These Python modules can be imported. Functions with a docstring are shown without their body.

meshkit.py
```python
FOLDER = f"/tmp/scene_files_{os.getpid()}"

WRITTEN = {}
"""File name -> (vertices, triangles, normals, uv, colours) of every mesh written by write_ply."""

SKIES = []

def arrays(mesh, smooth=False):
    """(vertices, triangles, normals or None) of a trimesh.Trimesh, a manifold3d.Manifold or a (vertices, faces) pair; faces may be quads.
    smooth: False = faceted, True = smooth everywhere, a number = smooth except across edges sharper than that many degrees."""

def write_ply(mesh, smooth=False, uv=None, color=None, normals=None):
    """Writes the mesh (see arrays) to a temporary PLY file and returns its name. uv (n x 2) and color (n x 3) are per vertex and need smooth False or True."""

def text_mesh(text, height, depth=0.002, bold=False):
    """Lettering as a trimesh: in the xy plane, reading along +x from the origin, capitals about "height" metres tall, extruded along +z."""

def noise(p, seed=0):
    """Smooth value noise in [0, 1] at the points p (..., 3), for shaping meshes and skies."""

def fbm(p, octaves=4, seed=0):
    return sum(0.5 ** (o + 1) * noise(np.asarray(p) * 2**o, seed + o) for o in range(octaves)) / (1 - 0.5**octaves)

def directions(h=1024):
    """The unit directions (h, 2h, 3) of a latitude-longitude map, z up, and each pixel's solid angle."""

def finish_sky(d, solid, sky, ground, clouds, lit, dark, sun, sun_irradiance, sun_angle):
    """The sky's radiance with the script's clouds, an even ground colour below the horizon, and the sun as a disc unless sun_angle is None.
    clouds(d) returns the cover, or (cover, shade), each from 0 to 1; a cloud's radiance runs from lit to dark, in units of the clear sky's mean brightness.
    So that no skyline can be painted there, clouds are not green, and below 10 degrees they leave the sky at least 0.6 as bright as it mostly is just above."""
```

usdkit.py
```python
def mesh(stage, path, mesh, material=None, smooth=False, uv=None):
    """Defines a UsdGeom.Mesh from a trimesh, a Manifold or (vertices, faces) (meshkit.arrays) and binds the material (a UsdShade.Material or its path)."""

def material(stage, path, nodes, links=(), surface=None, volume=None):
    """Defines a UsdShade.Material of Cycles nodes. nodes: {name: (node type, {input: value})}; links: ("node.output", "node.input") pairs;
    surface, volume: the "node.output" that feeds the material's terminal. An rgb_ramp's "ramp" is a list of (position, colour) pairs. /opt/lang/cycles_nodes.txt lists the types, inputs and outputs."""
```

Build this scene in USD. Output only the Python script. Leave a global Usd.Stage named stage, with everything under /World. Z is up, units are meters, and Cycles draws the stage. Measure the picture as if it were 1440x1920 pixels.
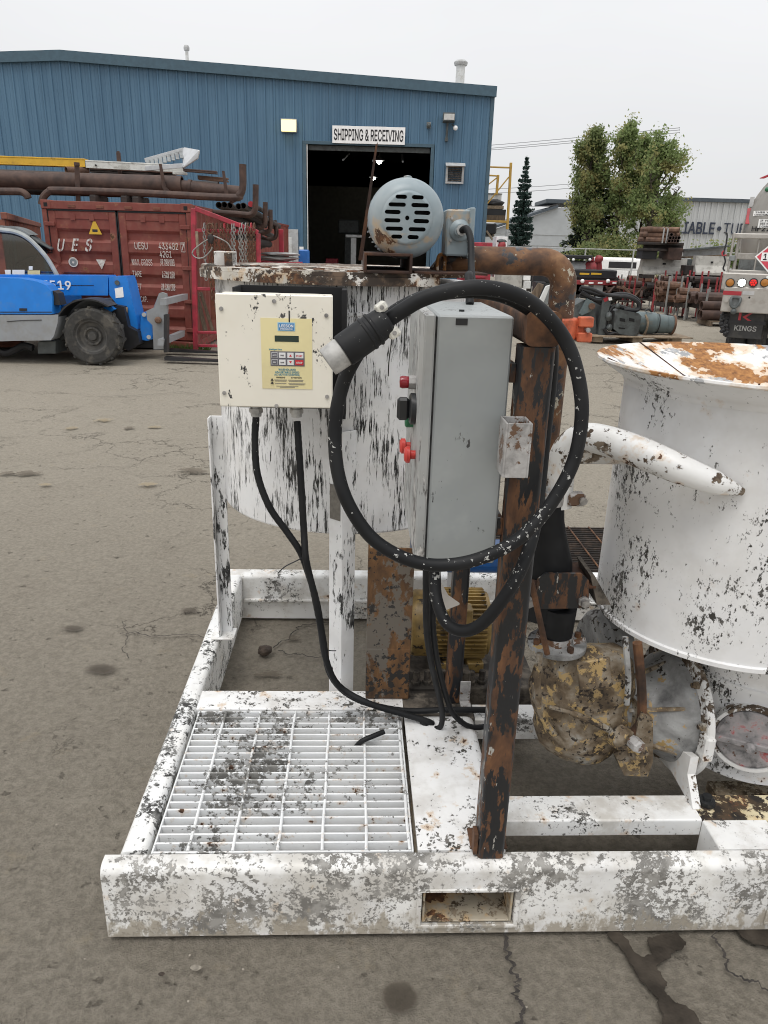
import math, random
import numpy as np, trimesh, manifold3d as m3
from manifold3d import Manifold, CrossSection
import usdkit, meshkit
from pxr import Usd, UsdGeom, UsdLux, UsdShade, Sdf, Gf

stage = Usd.Stage.CreateInMemory()
UsdGeom.SetStageUpAxis(stage, 'Z')
UsdGeom.SetStageMetersPerUnit(stage, 1.0)
UsdGeom.Xform.Define(stage, '/World')
UsdGeom.Scope.Define(stage, '/World/Looks')
PI = math.pi
rng = np.random.default_rng(7)

# ------------------------------------------------------------------ camera
EYE, PITCH, ROLL, FPX = np.array([0, 0, 1.72]), math.radians(19.7), math.radians(1.6), 1390.0
_f = np.array([0, math.cos(PITCH), -math.sin(PITCH)])
_u0, _r0 = np.array([0, math.sin(PITCH), math.cos(PITCH)]), np.array([1.0, 0, 0])
_r = _r0 * math.cos(ROLL) + _u0 * math.sin(ROLL)
_u = -_r0 * math.sin(ROLL) + _u0 * math.cos(ROLL)
cam = UsdGeom.Camera.Define(stage, '/World/camera')
cam.CreateHorizontalApertureAttr(36.0)
cam.CreateVerticalApertureAttr(48.0)
cam.CreateFocalLengthAttr(36.0 * FPX / 1440)
cam.CreateClippingRangeAttr(Gf.Vec2f(0.05, 2000))
_m = Gf.Matrix4d(*_r, 0, *_u, 0, *(-_f), 0, *EYE, 1)
cam.AddTransformOp().Set(_m)
cam.CreateExposureAttr(0.0)

# ------------------------------------------------------------------ sky and sun (overcast, thin smoke haze)
SUN_EL, SUN_AZ = math.radians(68), math.radians(-150)      # azimuth from +y towards +x
sd = np.array([math.sin(SUN_AZ) * math.cos(SUN_EL), math.cos(SUN_AZ) * math.cos(SUN_EL), math.sin(SUN_EL)])
usdkit.material(stage, '/World/Looks/sky', {
    'tc': ('texture_coordinate', {}),
    'mp': ('mapping', {'scale': (1.0, 1.0, 2.6)}),
    'n': ('noise_texture', {'scale': 1.7, 'detail': 4.0, 'roughness': 0.5}),
    'cl': ('rgb_ramp', {'ramp': [(0.3, (6.9, 6.95, 7.05)), (0.7, (7.6, 7.62, 7.68))]}),
    'sk': ('sky_texture', {'sky_type': 'single_scattering', 'sun_disc': False, 'sun_elevation': SUN_EL, 'sun_rotation': SUN_AZ, 'aerosol_density': 3.0}),
    'sp': ('separate_xyz', {}), 'up': ('map_range', {'range_type': 'linear', 'from_min': 0.0, 'from_max': 1.0, 'to_min': 0.97, 'to_max': 1.72, 'clamp': True}), 'gr': ('mix', {'mix_type': 'multiply', 'fac': 1.0}),   # an overcast sky is brighter overhead
    'mx': ('mix', {'fac': 0.93}),
    'bg': ('background_shader', {'strength': 0.11})},
    [('tc.generated', 'mp.vector'), ('mp.vector', 'n.vector'), ('n.fac', 'cl.fac'), ('sk.color', 'mx.color1'), ('cl.color', 'gr.color1'), ('tc.generated', 'sp.vector'), ('sp.z', 'up.value'), ('up.result', 'gr.color2'), ('gr.color', 'mx.color2'), ('mx.color', 'bg.color')],
    surface='bg.background')
dome = UsdLux.DomeLight.Define(stage, '/World/sky')
dome.CreateIntensityAttr(1.0)
UsdShade.MaterialBindingAPI.Apply(dome.GetPrim()).Bind(UsdShade.Material.Get(stage, '/World/Looks/sky'))
sun = UsdLux.DistantLight.Define(stage, '/World/sun')
sun.CreateIntensityAttr(0.40)
sun.CreateAngleAttr(28.0)
sun.CreateColorAttr(Gf.Vec3f(1.0, 0.97, 0.93))
sun.GetPrim().CreateAttribute('inputs:normalize', Sdf.ValueTypeNames.Bool).Set(True)
_z = sd / np.linalg.norm(sd)
_x = np.cross([0, 0, 1], _z); _x /= np.linalg.norm(_x)
_y = np.cross(_z, _x)
sun.AddTransformOp().Set(Gf.Matrix4d(*_x, 0, *_y, 0, *_z, 0, 0, 0, 30, 1))

# ------------------------------------------------------------------ coordinates
def _ray(px, py):
    return _r * (px - 720) / FPX - _u * (py - 960) / FPX + _f
def W(px, py, y=None, z=None):
    """point of the yard seen at photo position (px, py), at depth y or height z"""
    d = _ray(px, py)
    t = y / d[1] if y is not None else (z - EYE[2]) / d[2]
    return EYE + d * t
SO, SYAW = np.array([-0.689, 1.442, 0.0]), math.radians(2.6)
def S(px, py, x=None, y=None, z=None):
    """the same in the skid's own frame: origin at its front left corner, x along its front, y backwards"""
    c, s = math.cos(SYAW), math.sin(SYAW)
    def to(q): return np.array([c * q[0] + s * q[1], -s * q[0] + c * q[1], q[2]])
    a, d = to(EYE - SO), to(_ray(px, py))
    t = (x - a[0]) / d[0] if x is not None else (y - a[1]) / d[1] if y is not None else (z - a[2]) / d[2]
    return a + d * t

# ------------------------------------------------------------------ prims
_used = {}
def path_for(parent, name):
    base = f'{parent}/{name}'
    k = _used.get(base, -1) + 1
    _used[base] = k
    return base if k == 0 else f'{base}_{k:03d}'
def tag(prim, label=None, cat=None, group=None, kind=None):
    for k, v in (('label', label), ('category', cat), ('group', group), ('kind', kind)):
        if v: prim.SetCustomDataByKey(k, v)
    return prim
def thing(name, label, cat, loc=(0, 0, 0), rotz=0.0, group=None, kind=None):
    p = path_for('/World', name)
    x = UsdGeom.Xform.Define(stage, p)
    x.AddTranslateOp().Set(Gf.Vec3d(*map(float, loc)))
    if rotz: x.AddRotateZOp().Set(math.degrees(rotz))
    tag(x.GetPrim(), label, cat, group, kind)
    return p
def part(parent, name, mesh, mat, smooth=30, label=None):
    p = path_for(parent, name)
    m = usdkit.mesh(stage, p, mesh, M[mat] if isinstance(mat, str) else mat, smooth=smooth)
    if label: tag(m.GetPrim(), label)
    return p
def single(name, label, cat, mesh, mat, smooth=30, group=None, kind=None):
    p = part('/World', name, mesh, mat, smooth)
    tag(stage.GetPrimAtPath(p), label, cat, group, kind)
    return p
def copy_of(src, name, label, loc, rotz=0.0, group=None, cat=None):
    p = path_for('/World', name)
    x = UsdGeom.Xform.Define(stage, p)
    x.GetPrim().GetReferences().AddInternalReference(src)
    x.GetPrim().SetInstanceable(True)
    x.ClearXformOpOrder()
    x.AddTranslateOp(opSuffix='c').Set(Gf.Vec3d(*map(float, loc)))
    if rotz: x.AddRotateZOp(opSuffix='c').Set(math.degrees(rotz))
    tag(x.GetPrim(), label, cat, group)
    return p

# ------------------------------------------------------------------ meshes
_g = np.array([[sx * (1 - (a != 0) * .2), sy * (1 - (a != 1) * .2), sz * (1 - (a != 2) * .2)] for a in range(3) for sx in (-1, 1) for sy in (-1, 1) for sz in (-1, 1)])
_gi = np.array([[a, sx, sy, sz] for a in range(3) for sx in (-1, 1) for sy in (-1, 1) for sz in (-1, 1)])
_h = trimesh.convex.convex_hull(_g)
_ord = [int(np.argmin(((_g - v) ** 2).sum(1))) for v in _h.vertices]
_gi = _gi[_ord]; _hf = np.array(_h.faces)
def box(x0, x1, y0, y1, z0, z1, c=0.003):
    lo, hi = np.minimum([x0, y0, z0], [x1, y1, z1]), np.maximum([x0, y0, z0], [x1, y1, z1])
    c = min(c, 0.3 * float((hi - lo).min()))
    if c <= 0:
        return trimesh.creation.box(bounds=[lo, hi])
    mid, half = (lo + hi) / 2, (hi - lo) / 2
    v = np.empty((24, 3))
    for i, (a, sx, sy, sz) in enumerate(_gi):
        for k, s in enumerate((sx, sy, sz)):
            v[i, k] = mid[k] + s * (half[k] - (c if k != a else 0))
    return trimesh.Trimesh(v, _hf, process=False)
def cat_(*ms):
    ms = [m for x in ms for m in (x if isinstance(x, (list, tuple)) else [x])]
    return trimesh.util.concatenate([tm(m) for m in ms])
def tm(m):
    if isinstance(m, Manifold):
        q = m.to_mesh(); return trimesh.Trimesh(q.vert_properties[:, :3], q.tri_verts, process=False)
    return m
def man(m):
    m = trimesh.Trimesh(m.vertices, m.faces, process=True)
    return Manifold(m3.Mesh(np.asarray(m.vertices, np.float32), np.asarray(m.faces, np.uint32)))
def move(m, x=0, y=0, z=0): m = m.copy(); m.apply_translation((x, y, z)); return m
def rot(m, ang, axis, pt=(0, 0, 0)): m = m.copy(); m.apply_transform(trimesh.transformations.rotation_matrix(ang, axis, pt)); return m
def curve(pts, n=8, closed=False):
    p = np.asarray(pts, float)
    if closed: q = np.vstack([p[-1], p, p[0], p[1]])
    else: q = np.vstack([2 * p[0] - p[1], p, 2 * p[-1] - p[-2]])
    out = []
    for i in range(1, len(q) - 2):
        for t in np.linspace(0, 1, n, endpoint=False):
            a, b, c, d = q[i - 1:i + 3]
            out.append(.5 * ((2 * b) + (-a + c) * t + (2 * a - 5 * b + 4 * c - d) * t * t + (-a + 3 * b - 3 * c + d) * t ** 3))
    if not closed: out.append(p[-1])
    return np.array(out)
def tube(pts, r, seg=12, cap=True, closed=False, ripple=0.0):
    p = np.asarray(pts, float); n = len(p)
    r = np.broadcast_to(np.asarray(r, float), (n,)).copy()
    if ripple: r[::2] *= 1 - ripple
    t = np.gradient(p, axis=0) if not closed else np.roll(p, -1, 0) - np.roll(p, 1, 0)
    t /= np.maximum(np.linalg.norm(t, axis=1, keepdims=True), 1e-9)
    a = np.array([0, 0, 1.0]) if abs(t[0][2]) < .9 else np.array([1.0, 0, 0])
    N = np.cross(t[0], a); N /= np.linalg.norm(N)
    ang = np.linspace(0, 2 * PI, seg, endpoint=False); V = []
    for i in range(n):
        N = N - t[i] * (N @ t[i]); N /= max(np.linalg.norm(N), 1e-9)
        B = np.cross(t[i], N)
        V.append(p[i] + r[i] * (np.cos(ang)[:, None] * N + np.sin(ang)[:, None] * B))
    V = np.vstack(V); F = []
    for i in range(n if closed else n - 1):
        for k in range(seg):
            a0, b0 = i * seg + k, i * seg + (k + 1) % seg
            j = (i + 1) % n
            a1, b1 = j * seg + k, j * seg + (k + 1) % seg
            F += [(a0, b0, b1), (a0, b1, a1)]
    if cap and not closed:
        V = np.vstack([V, p[0], p[-1]]); m = len(V)
        for k in range(seg):
            F.append((m - 2, (k + 1) % seg, k)); F.append((m - 1, (n - 1) * seg + k, (n - 1) * seg + (k + 1) % seg))
    return trimesh.Trimesh(V, np.array(F), process=False)
def cyl(p0, p1, r, r1=None, seg=20):
    return tube([p0, p1], [r, r if r1 is None else r1], seg)
def pipe_hollow(p0, p1, r, t=.006, seg=14, back=True):
    """open pipe: outer and inner wall with end rings"""
    p0, p1 = np.asarray(p0, float), np.asarray(p1, float)
    d = (p1 - p0); L = np.linalg.norm(d); d /= L
    prof = [(r - t, min(.25, L / 3)), (r - t, 0), (r, 0), (r, L), (r - t, L), (r - t, L - min(.25, L / 3))]
    m = lathe(prof, seg)
    return orient(m, p0, d)
def lathe(prof, seg=32):
    """(r, z) profile around z"""
    prof = np.asarray(prof, float); n = len(prof)
    a = np.linspace(0, 2 * PI, seg, endpoint=False)
    V = np.array([[r * math.cos(t), r * math.sin(t), z] for r, z in prof for t in a]); F = []
    for i in range(n - 1):
        for k in range(seg):
            a0, b0, a1, b1 = i * seg + k, i * seg + (k + 1) % seg, (i + 1) * seg + k, (i + 1) * seg + (k + 1) % seg
            if prof[i][0] > 1e-6: F.append((a0, b0, b1))
            if prof[i + 1][0] > 1e-6: F.append((a0, b1, a1))
    m = trimesh.Trimesh(V, np.array(F), process=False)
    return m
def orient(m, p, d):
    """takes z to direction d and the origin to p"""
    m = m.copy(); d = np.asarray(d, float) / np.linalg.norm(d)
    m.apply_transform(trimesh.geometry.align_vectors([0, 0, 1], d)); m.apply_translation(p); return m
def prism(poly, y0, y1):
    """outline in the xz plane, drawn out along y"""
    from shapely.geometry import Polygon
    m = trimesh.creation.extrude_polygon(Polygon(poly), abs(y1 - y0), engine='earcut')
    m = rot(m, PI / 2, (1, 0, 0)); return move(m, 0, max(y0, y1), 0)
def prism_z(poly, z0, z1):
    from shapely.geometry import Polygon
    return move(trimesh.creation.extrude_polygon(Polygon(poly), z1 - z0, engine='earcut'), 0, 0, z0)
def prism_x(poly, x0, x1):
    """outline in the yz plane, drawn out along x"""
    from shapely.geometry import Polygon
    m = trimesh.creation.extrude_polygon(Polygon(poly), x1 - x0, engine='earcut')
    v = np.array(m.vertices); m.vertices = np.stack([v[:, 2] + x0, v[:, 0], v[:, 1]], 1); return m
def beam(p0, p1, w, h, c=.003, up=(0, 0, 1)):
    """square bar from p0 to p1, w across and h along up"""
    p0, p1 = np.asarray(p0, float), np.asarray(p1, float); d = p1 - p0; L = np.linalg.norm(d); d /= L
    if abs(d @ np.asarray(up)) > .98: up = (0, 1, 0)
    s = np.cross(d, up); s /= np.linalg.norm(s); u = np.cross(s, d)
    m = box(-w / 2, w / 2, 0, L, -h / 2, h / 2, c)
    T = np.eye(4); T[:3, 0], T[:3, 1], T[:3, 2], T[:3, 3] = s, d, u, p0
    m.apply_transform(T); return m
def tube_box(x0, x1, y0, y1, z0, z1, t, axis):
    """square tube open along axis"""
    b = [[x0, x1], [y0, y1], [z0, z1]]
    out = []
    a, c = [k for k in range(3) if k != axis]
    for k, o in ((a, c), (c, a)):
        for side in (0, 1):
            q = [list(v) for v in b]
            q[k] = [b[k][0], b[k][0] + t] if side == 0 else [b[k][1] - t, b[k][1]]
            if k == c: q[a] = [b[a][0] + t, b[a][1] - t]
            out.append(box(*q[0], *q[1], *q[2], c=.0015))
    return cat_(out)
def text(s, h, depth=.002, bold=True, sx=1.0, shear=0.0, at=(0, 0, 0), center=False):
    """lettering facing -y"""
    m = meshkit.text_mesh(s, h, depth, bold)
    v = np.array(m.vertices); v[:, 0] = v[:, 0] * sx + shear * v[:, 1]
    if center: v[:, 0] -= (v[:, 0].min() + v[:, 0].max()) / 2
    m.vertices = np.stack([v[:, 0] + at[0], -v[:, 2] + at[1], v[:, 1] + at[2]], 1)
    return m
def lump(c, r, seed, sq=(1, 1, 1), amp=.35, sub=2):
    m = trimesh.creation.icosphere(sub, 1.0); v = np.array(m.vertices)
    n = meshkit.fbm(v * 1.6 + seed * 3.1, 3, seed)
    m.vertices = v * (1 + amp * (n - .5) * 2)[:, None] * r * np.asarray(sq) + np.asarray(c); return m
def hull_spheres(pts, sub=1):
    v = np.vstack([trimesh.creation.icosphere(sub, r).vertices + np.asarray(p) for p, r in pts])
    return trimesh.convex.convex_hull(v)

# ------------------------------------------------------------------ materials
M = {}
class Ref(str): pass
class Graph:
    def __init__(s): s.nodes, s.links, s.k = {}, [], 0
    def __call__(s, kind, out=None, **kw):
        s.k += 1; nm = f'n{s.k}'; vals = {}
        for k, v in kw.items():
            if isinstance(v, Ref): s.links.append((str(v), f'{nm}.{k}'))
            else: vals[k] = v
        s.nodes[nm] = (kind, vals)
        return Ref(f'{nm}.{out}') if out else nm
    def math(s, op, a, b=0.0, c=0.0, clamp=False): return s('math', 'value', math_type=op, value1=a, value2=b, value3=c, use_clamp=clamp)
    def noise(s, vec, scale, detail=3.0, rough=.5, dist=0.0): return s('noise_texture', 'fac', vector=vec, scale=scale, detail=detail, roughness=rough, distortion=dist)
    def step(s, v, a, b): return s('map_range', 'result', range_type='smoothstep', value=v, from_min=a, from_max=b, to_min=0.0, to_max=1.0, clamp=True)
    def mix(s, f, a, b, t='mix'): return s('mix', 'color', mix_type=t, fac=f, color1=a, color2=b)
    def ramp(s, f, stops): return s('rgb_ramp', 'color', fac=f, ramp=stops)
    def coords(s, scale=(1, 1, 1), rotation=(0, 0, 0), loc=(0, 0, 0)):
        c = s('texture_coordinate', 'object')
        return s('mapping', 'vector', vector=c, scale=scale, rotation=rotation, location=loc)
    def bump(s, h, dist, strength=.6): return s('bump', 'normal', height=h, distance=dist, strength=strength)
    def done(s, name, color, rough=.5, normal=None, metallic=0.0, spec=.5, **kw):
        d = dict(base_color=color, roughness=rough, metallic=metallic, specular_ior_level=spec, **kw)
        if normal: d['normal'] = normal
        p = s('principled_bsdf', 'BSDF', **d)
        M[name] = usdkit.material(stage, f'/World/Looks/{name}', s.nodes, s.links, surface=str(p))
RUST = [(.25, (.018, .011, .008)), (.42, (.055, .028, .016)), (.55, (.115, .053, .025)), (.68, (.19, .09, .038)), (.82, (.30, .16, .075))]
def worn(name, paint, paint2=None, thr=.6, sc=70, msc=3.0, mk=.5, stretch=(1, 1, 1), under=((.035, .035, .036), (.17, .17, .168)), rust=.72, rsc=9.0, halo=.35, rough=.42, dirt=0.15, dirtcol=(.30, .26, .2), dirt_thr=.55, bump=.0012, metallic=0.0, loc=(0, 0, 0), soft=.02, low=None, det=9.0, hsc=5.0, rramp=None, w2=.42, rgh=.68):
    """paint with chips down to the primer, rust spots with stains round them, and grime. low: (z0, z1, colour): splashed dirt that thins out from z0 up to z1"""
    g = Graph(); c = g.coords(loc=loc); cs = g.coords(stretch, loc=loc)
    big = g.noise(g.coords(tuple(.5 + .5 * q for q in stretch), loc=loc), msc, 4.0, .6)
    fine = g.math('add', g.math('multiply', g.noise(cs, sc, det, rgh), 1 - w2), g.math('multiply', g.noise(g.coords(stretch, loc=(4.4, 2.2, 9.1)), sc * 3.1, det, rgh), w2))
    v = g.math('add', fine, g.math('multiply', g.math('subtract', big, .5), mk))
    chip = g.step(v, thr, thr + soft)
    tone = g.noise(c, hsc, 4.0, .6)
    p2 = paint2 or tuple(.9 * q for q in paint)
    col = g.mix(g.step(tone, .3, .7), paint, p2)
    dn = g.noise(g.coords(loc=(3.3, 1.1, 5.2)), 7.0, 6.0, .65)
    col = g.mix(g.math('multiply', g.step(dn, dirt_thr - .12, dirt_thr + .12), dirt), col, dirtcol)
    rn = g.noise(g.coords(loc=(7.1, 2.3, .7)), rsc, 5.0, .6)
    col = g.mix(g.math('multiply', g.step(rn, rust - .09, rust), halo), col, (.5, .31, .13))
    un = g.noise(c, 23.0, 4.0, .6)
    ucol = g.mix(g.step(un, .42, .6), under[0], under[1])
    col = g.mix(chip, col, ucol)
    rc = g.step(g.math('add', rn, g.math('multiply', g.math('subtract', fine, .5), .35)), rust + .0, rust + .015)
    col = g.mix(rc, col, g.ramp(g.noise(c, 60.0, 4.0, .6), rramp or RUST))
    if low:
        z = g('separate_xyz', 'z', vector=g.coords())
        ln = g.noise(g.coords((1, 1, .5)), 26.0, 8.0, .72)
        k = g('map_range', 'result', range_type='linear', value=z, from_min=low[0], from_max=low[1], to_min=.62, to_max=.22, clamp=True)
        col = g.mix(g.math('multiply', g.step(ln, g.math('subtract', 1.0, k), g.math('subtract', 1.1, k)), low[3]), col, low[2])
    h = g.math('subtract', g.math('multiply', g.noise(c, 40.0, 3.0), .15), chip)
    rr = g.math('add', rough, g.math('multiply', g.math('maximum', chip, rc), .3))
    g.done(name, col, rr, g.bump(h, bump, .7), metallic)
def rusty(name, stops=RUST, sc=14.0, stretch=(1, 1, 1), rough=.85, bump=.002, over=None, othr=.5, osc=9.0, ostretch=(1, 1, 1), specks=None, sthr=.68, ssc=60.0, metallic=0.0, loc=(0, 0, 0), sstretch=(1, 1, 1)):
    """rust, with the left-over paint over and specks of something else on it"""
    g = Graph(); c = g.coords(loc=loc); n = g.noise(g.coords(stretch, loc=loc), sc, 7.0, .62, .3)
    col = g.ramp(n, stops); rr = rough
    if over:
        o = g.noise(g.coords(ostretch, loc=loc), osc, 8.0, .68, .2); m = g.step(o, othr, othr + .025)
        col = g.mix(m, col, over); rr = g.math('subtract', rough, g.math('multiply', m, .4))
    if specks:
        s_ = g.noise(g.coords(sstretch, loc=(2.7, .4, 1.9)), ssc, 5.0, .6); b_ = g.noise(c, 5.0, 3.0)
        col = g.mix(g.step(g.math('add', s_, g.math('multiply', g.math('subtract', b_, .5), .45)), sthr, sthr + .02), col, specks)
    g.done(name, col, rr, g.bump(n, bump, .8), metallic)
def plain(name, color, rough=.5, metallic=0.0, var=.15, sc=6.0, bump=0.0, bsc=80.0, grime=None, gthr=.55, gsc=6.0, gk=.6, stretch=(1, 1, 1), spec=.5):
    g = Graph(); c = g.coords(stretch)
    n = g.noise(c, sc, 5.0, .6)
    col = g.mix(g.step(n, .3, .7), tuple(q * (1 - var) for q in color), tuple(min(1, q * (1 + var)) for q in color))
    if grime: col = g.mix(g.math('multiply', g.step(g.noise(g.coords(stretch, loc=(4, 2, 1)), gsc, 6.0, .65), gthr - .06, gthr + .08), gk), col, grime)
    nm = g.bump(g.noise(c, bsc, 3.0), bump, .6) if bump else None
    g.done(name, col, rough, nm, metallic, spec)
def glow(name, color, strength):
    g = Graph(); e = g('emission', 'emission', color=color, strength=strength)
    M[name] = usdkit.material(stage, f'/World/Looks/{name}', g.nodes, g.links, surface=str(e))
def pane(name, tint=(.75, .78, .78), rough=.03):
    g = Graph(); fz = g('fresnel', 'fac', IOR=1.5)
    f2 = g.math('add', fz, .06)
    a = g('transparent_bsdf', 'BSDF', color=tint); b = g('glossy_bsdf', 'BSDF', color=(1, 1, 1), roughness=rough)
    e = g('mix_closure', 'closure', fac=f2, closure1=a, closure2=b)
    M[name] = usdkit.material(stage, f'/World/Looks/{name}', g.nodes, g.links, surface=str(e))
def leafmat(name, a, b, c=None, trans=.35):
    g = Graph(); r = g('geometry', 'random_per_island')
    n = g.noise(g.coords(), .9, 3.0)
    col = g.mix(r, a, b)
    if c: col = g.mix(g.step(n, .5, .62), col, c)
    d = g('principled_bsdf', 'BSDF', base_color=col, roughness=.6, specular_ior_level=.3); t = g('translucent_bsdf', 'BSDF', color=col)
    e = g('mix_closure', 'closure', fac=trans, closure1=d, closure2=t)
    M[name] = usdkit.material(stage, f'/World/Looks/{name}', g.nodes, g.links, surface=str(e))
WHITE, WHITE2 = (.80, .80, .79), (.70, .71, .71)

# ================================================================== ground
def ground_mat():
    g = Graph(); c = g.coords()
    big = g.noise(c, .16, 5.0, .6); mid = g.noise(c, 1.3, 7.0, .66); fine = g.noise(c, 46.0, 7.0, .78); grit = g.noise(c, 210.0, 3.0, .6)
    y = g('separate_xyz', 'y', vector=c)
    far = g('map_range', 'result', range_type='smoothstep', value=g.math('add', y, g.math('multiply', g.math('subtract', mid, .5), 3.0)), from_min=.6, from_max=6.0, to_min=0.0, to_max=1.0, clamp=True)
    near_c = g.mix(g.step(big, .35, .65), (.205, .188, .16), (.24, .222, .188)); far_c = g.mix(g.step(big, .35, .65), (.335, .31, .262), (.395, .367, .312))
    col = g.mix(far, near_c, far_c)                         # base colour darker near the skid, paler further out along y
    col = g.mix(g.math('multiply', g.step(mid, .5, .68), .35), col, (.36, .335, .285))
    col = g.mix(g.math('multiply', g.step(g.noise(g.coords(loc=(5, 9, 0)), 2.1, 7.0, .68), .54, .70), .42), col, (.13, .117, .098))
    fm = g.step(fine, .33, .68)
    col = g.mix(g.math('multiply', fm, .42), g.mix(.42, col, (.085, .075, .06)), (.50, .455, .38))
    pits = g.step(g.noise(g.coords(loc=(1, 2, 0)), 20.0, 6.0, .66), .63, .70)
    col = g.mix(g.math('multiply', pits, .5), col, (.07, .062, .05))
    tan = g.step(g.noise(g.coords(loc=(9, 4, 0)), 6.0, 6.0, .7), .60, .70); col = g.mix(g.math('multiply', tan, .4), col, (.34, .29, .21))
    chips = g.step(grit, .69, .74)
    col = g.mix(g.math('multiply', chips, .5), col, (.55, .52, .46))
    w = g('vector_math', 'vector', math_type='add', vector1=c, vector2=g('vector_math', 'vector', math_type='scale', vector1=g('noise_texture', 'color', vector=c, scale=2.2, detail=6.0, roughness=.7), scale=.8))
    e = g('voronoi_texture', 'distance', feature='distance_to_edge', vector=w, scale=.55)
    e2 = g('voronoi_texture', 'distance', feature='distance_to_edge', vector=w, scale=1.7)
    wid = g.math('multiply', mid, .009)
    cr = g.math('subtract', 1.0, g.step(e, g.math('multiply', wid, .3), wid))
    cr2 = g.math('multiply', g.math('subtract', 1.0, g.step(e2, .002, .010)), g.step(g.noise(g.coords(loc=(8, 3, 0)), .5, 3.0), .56, .62))
    cr = g.math('maximum', g.math('multiply', cr, g.step(g.noise(g.coords(loc=(2, 7, 0)), .4, 3.0), .45, .58)), cr2)
    col = g.mix(g.math('multiply', cr, .7), col, (.05, .044, .037))
    h = g.math('add', g.math('add', g.math('multiply', fine, 1.0), g.math('multiply', grit, .35)), g.math('multiply', mid, 1.6))
    h = g.math('subtract', g.math('subtract', h, g.math('multiply', cr, 1.0)), g.math('multiply', pits, .5))
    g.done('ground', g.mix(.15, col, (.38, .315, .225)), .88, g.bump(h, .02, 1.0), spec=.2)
def patch_mat(name, color, hard, k=1.3, sc=1.6):
    """ragged flat stain on a unit disc: the disc's rim dissolves in noise"""
    g = Graph(); c = g.coords(); r = g('vector_math', 'value', math_type='length', vector1=c)
    rnd = g('object_info', 'location'); v = g('vector_math', 'vector', math_type='add', vector1=c, vector2=rnd)
    n = g.noise(v, sc, 8.0, .68)
    f = g.step(g.math('add', g.math('subtract', .62, r), g.math('multiply', g.math('subtract', n, .5), k)), .0, hard)
    d = g('principled_bsdf', 'BSDF', base_color=g.mix(g.noise(v, 9.0, 4.0), color, tuple(1.5 * q for q in color)), roughness=.85, specular_ior_level=.2)
    t = g('transparent_bsdf', 'BSDF', color=(1, 1, 1))
    e = g('mix_closure', 'closure', fac=g.math('multiply', f, .75), closure1=t, closure2=d)
    M[name] = usdkit.material(stage, f'/World/Looks/{name}', g.nodes, g.links, surface=str(e))
patch_mat('patch_spot', (.034, .028, .021), .22, .35, 1.6); patch_mat('patch_dark', (.085, .072, .055), .22, 2.6, 1.5); patch_mat('patch_oil', (.042, .035, .027), .34, .7, 1.6); patch_mat('patch_tan', (.2, .165, .11), .3, 2.6, 2.5)
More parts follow.
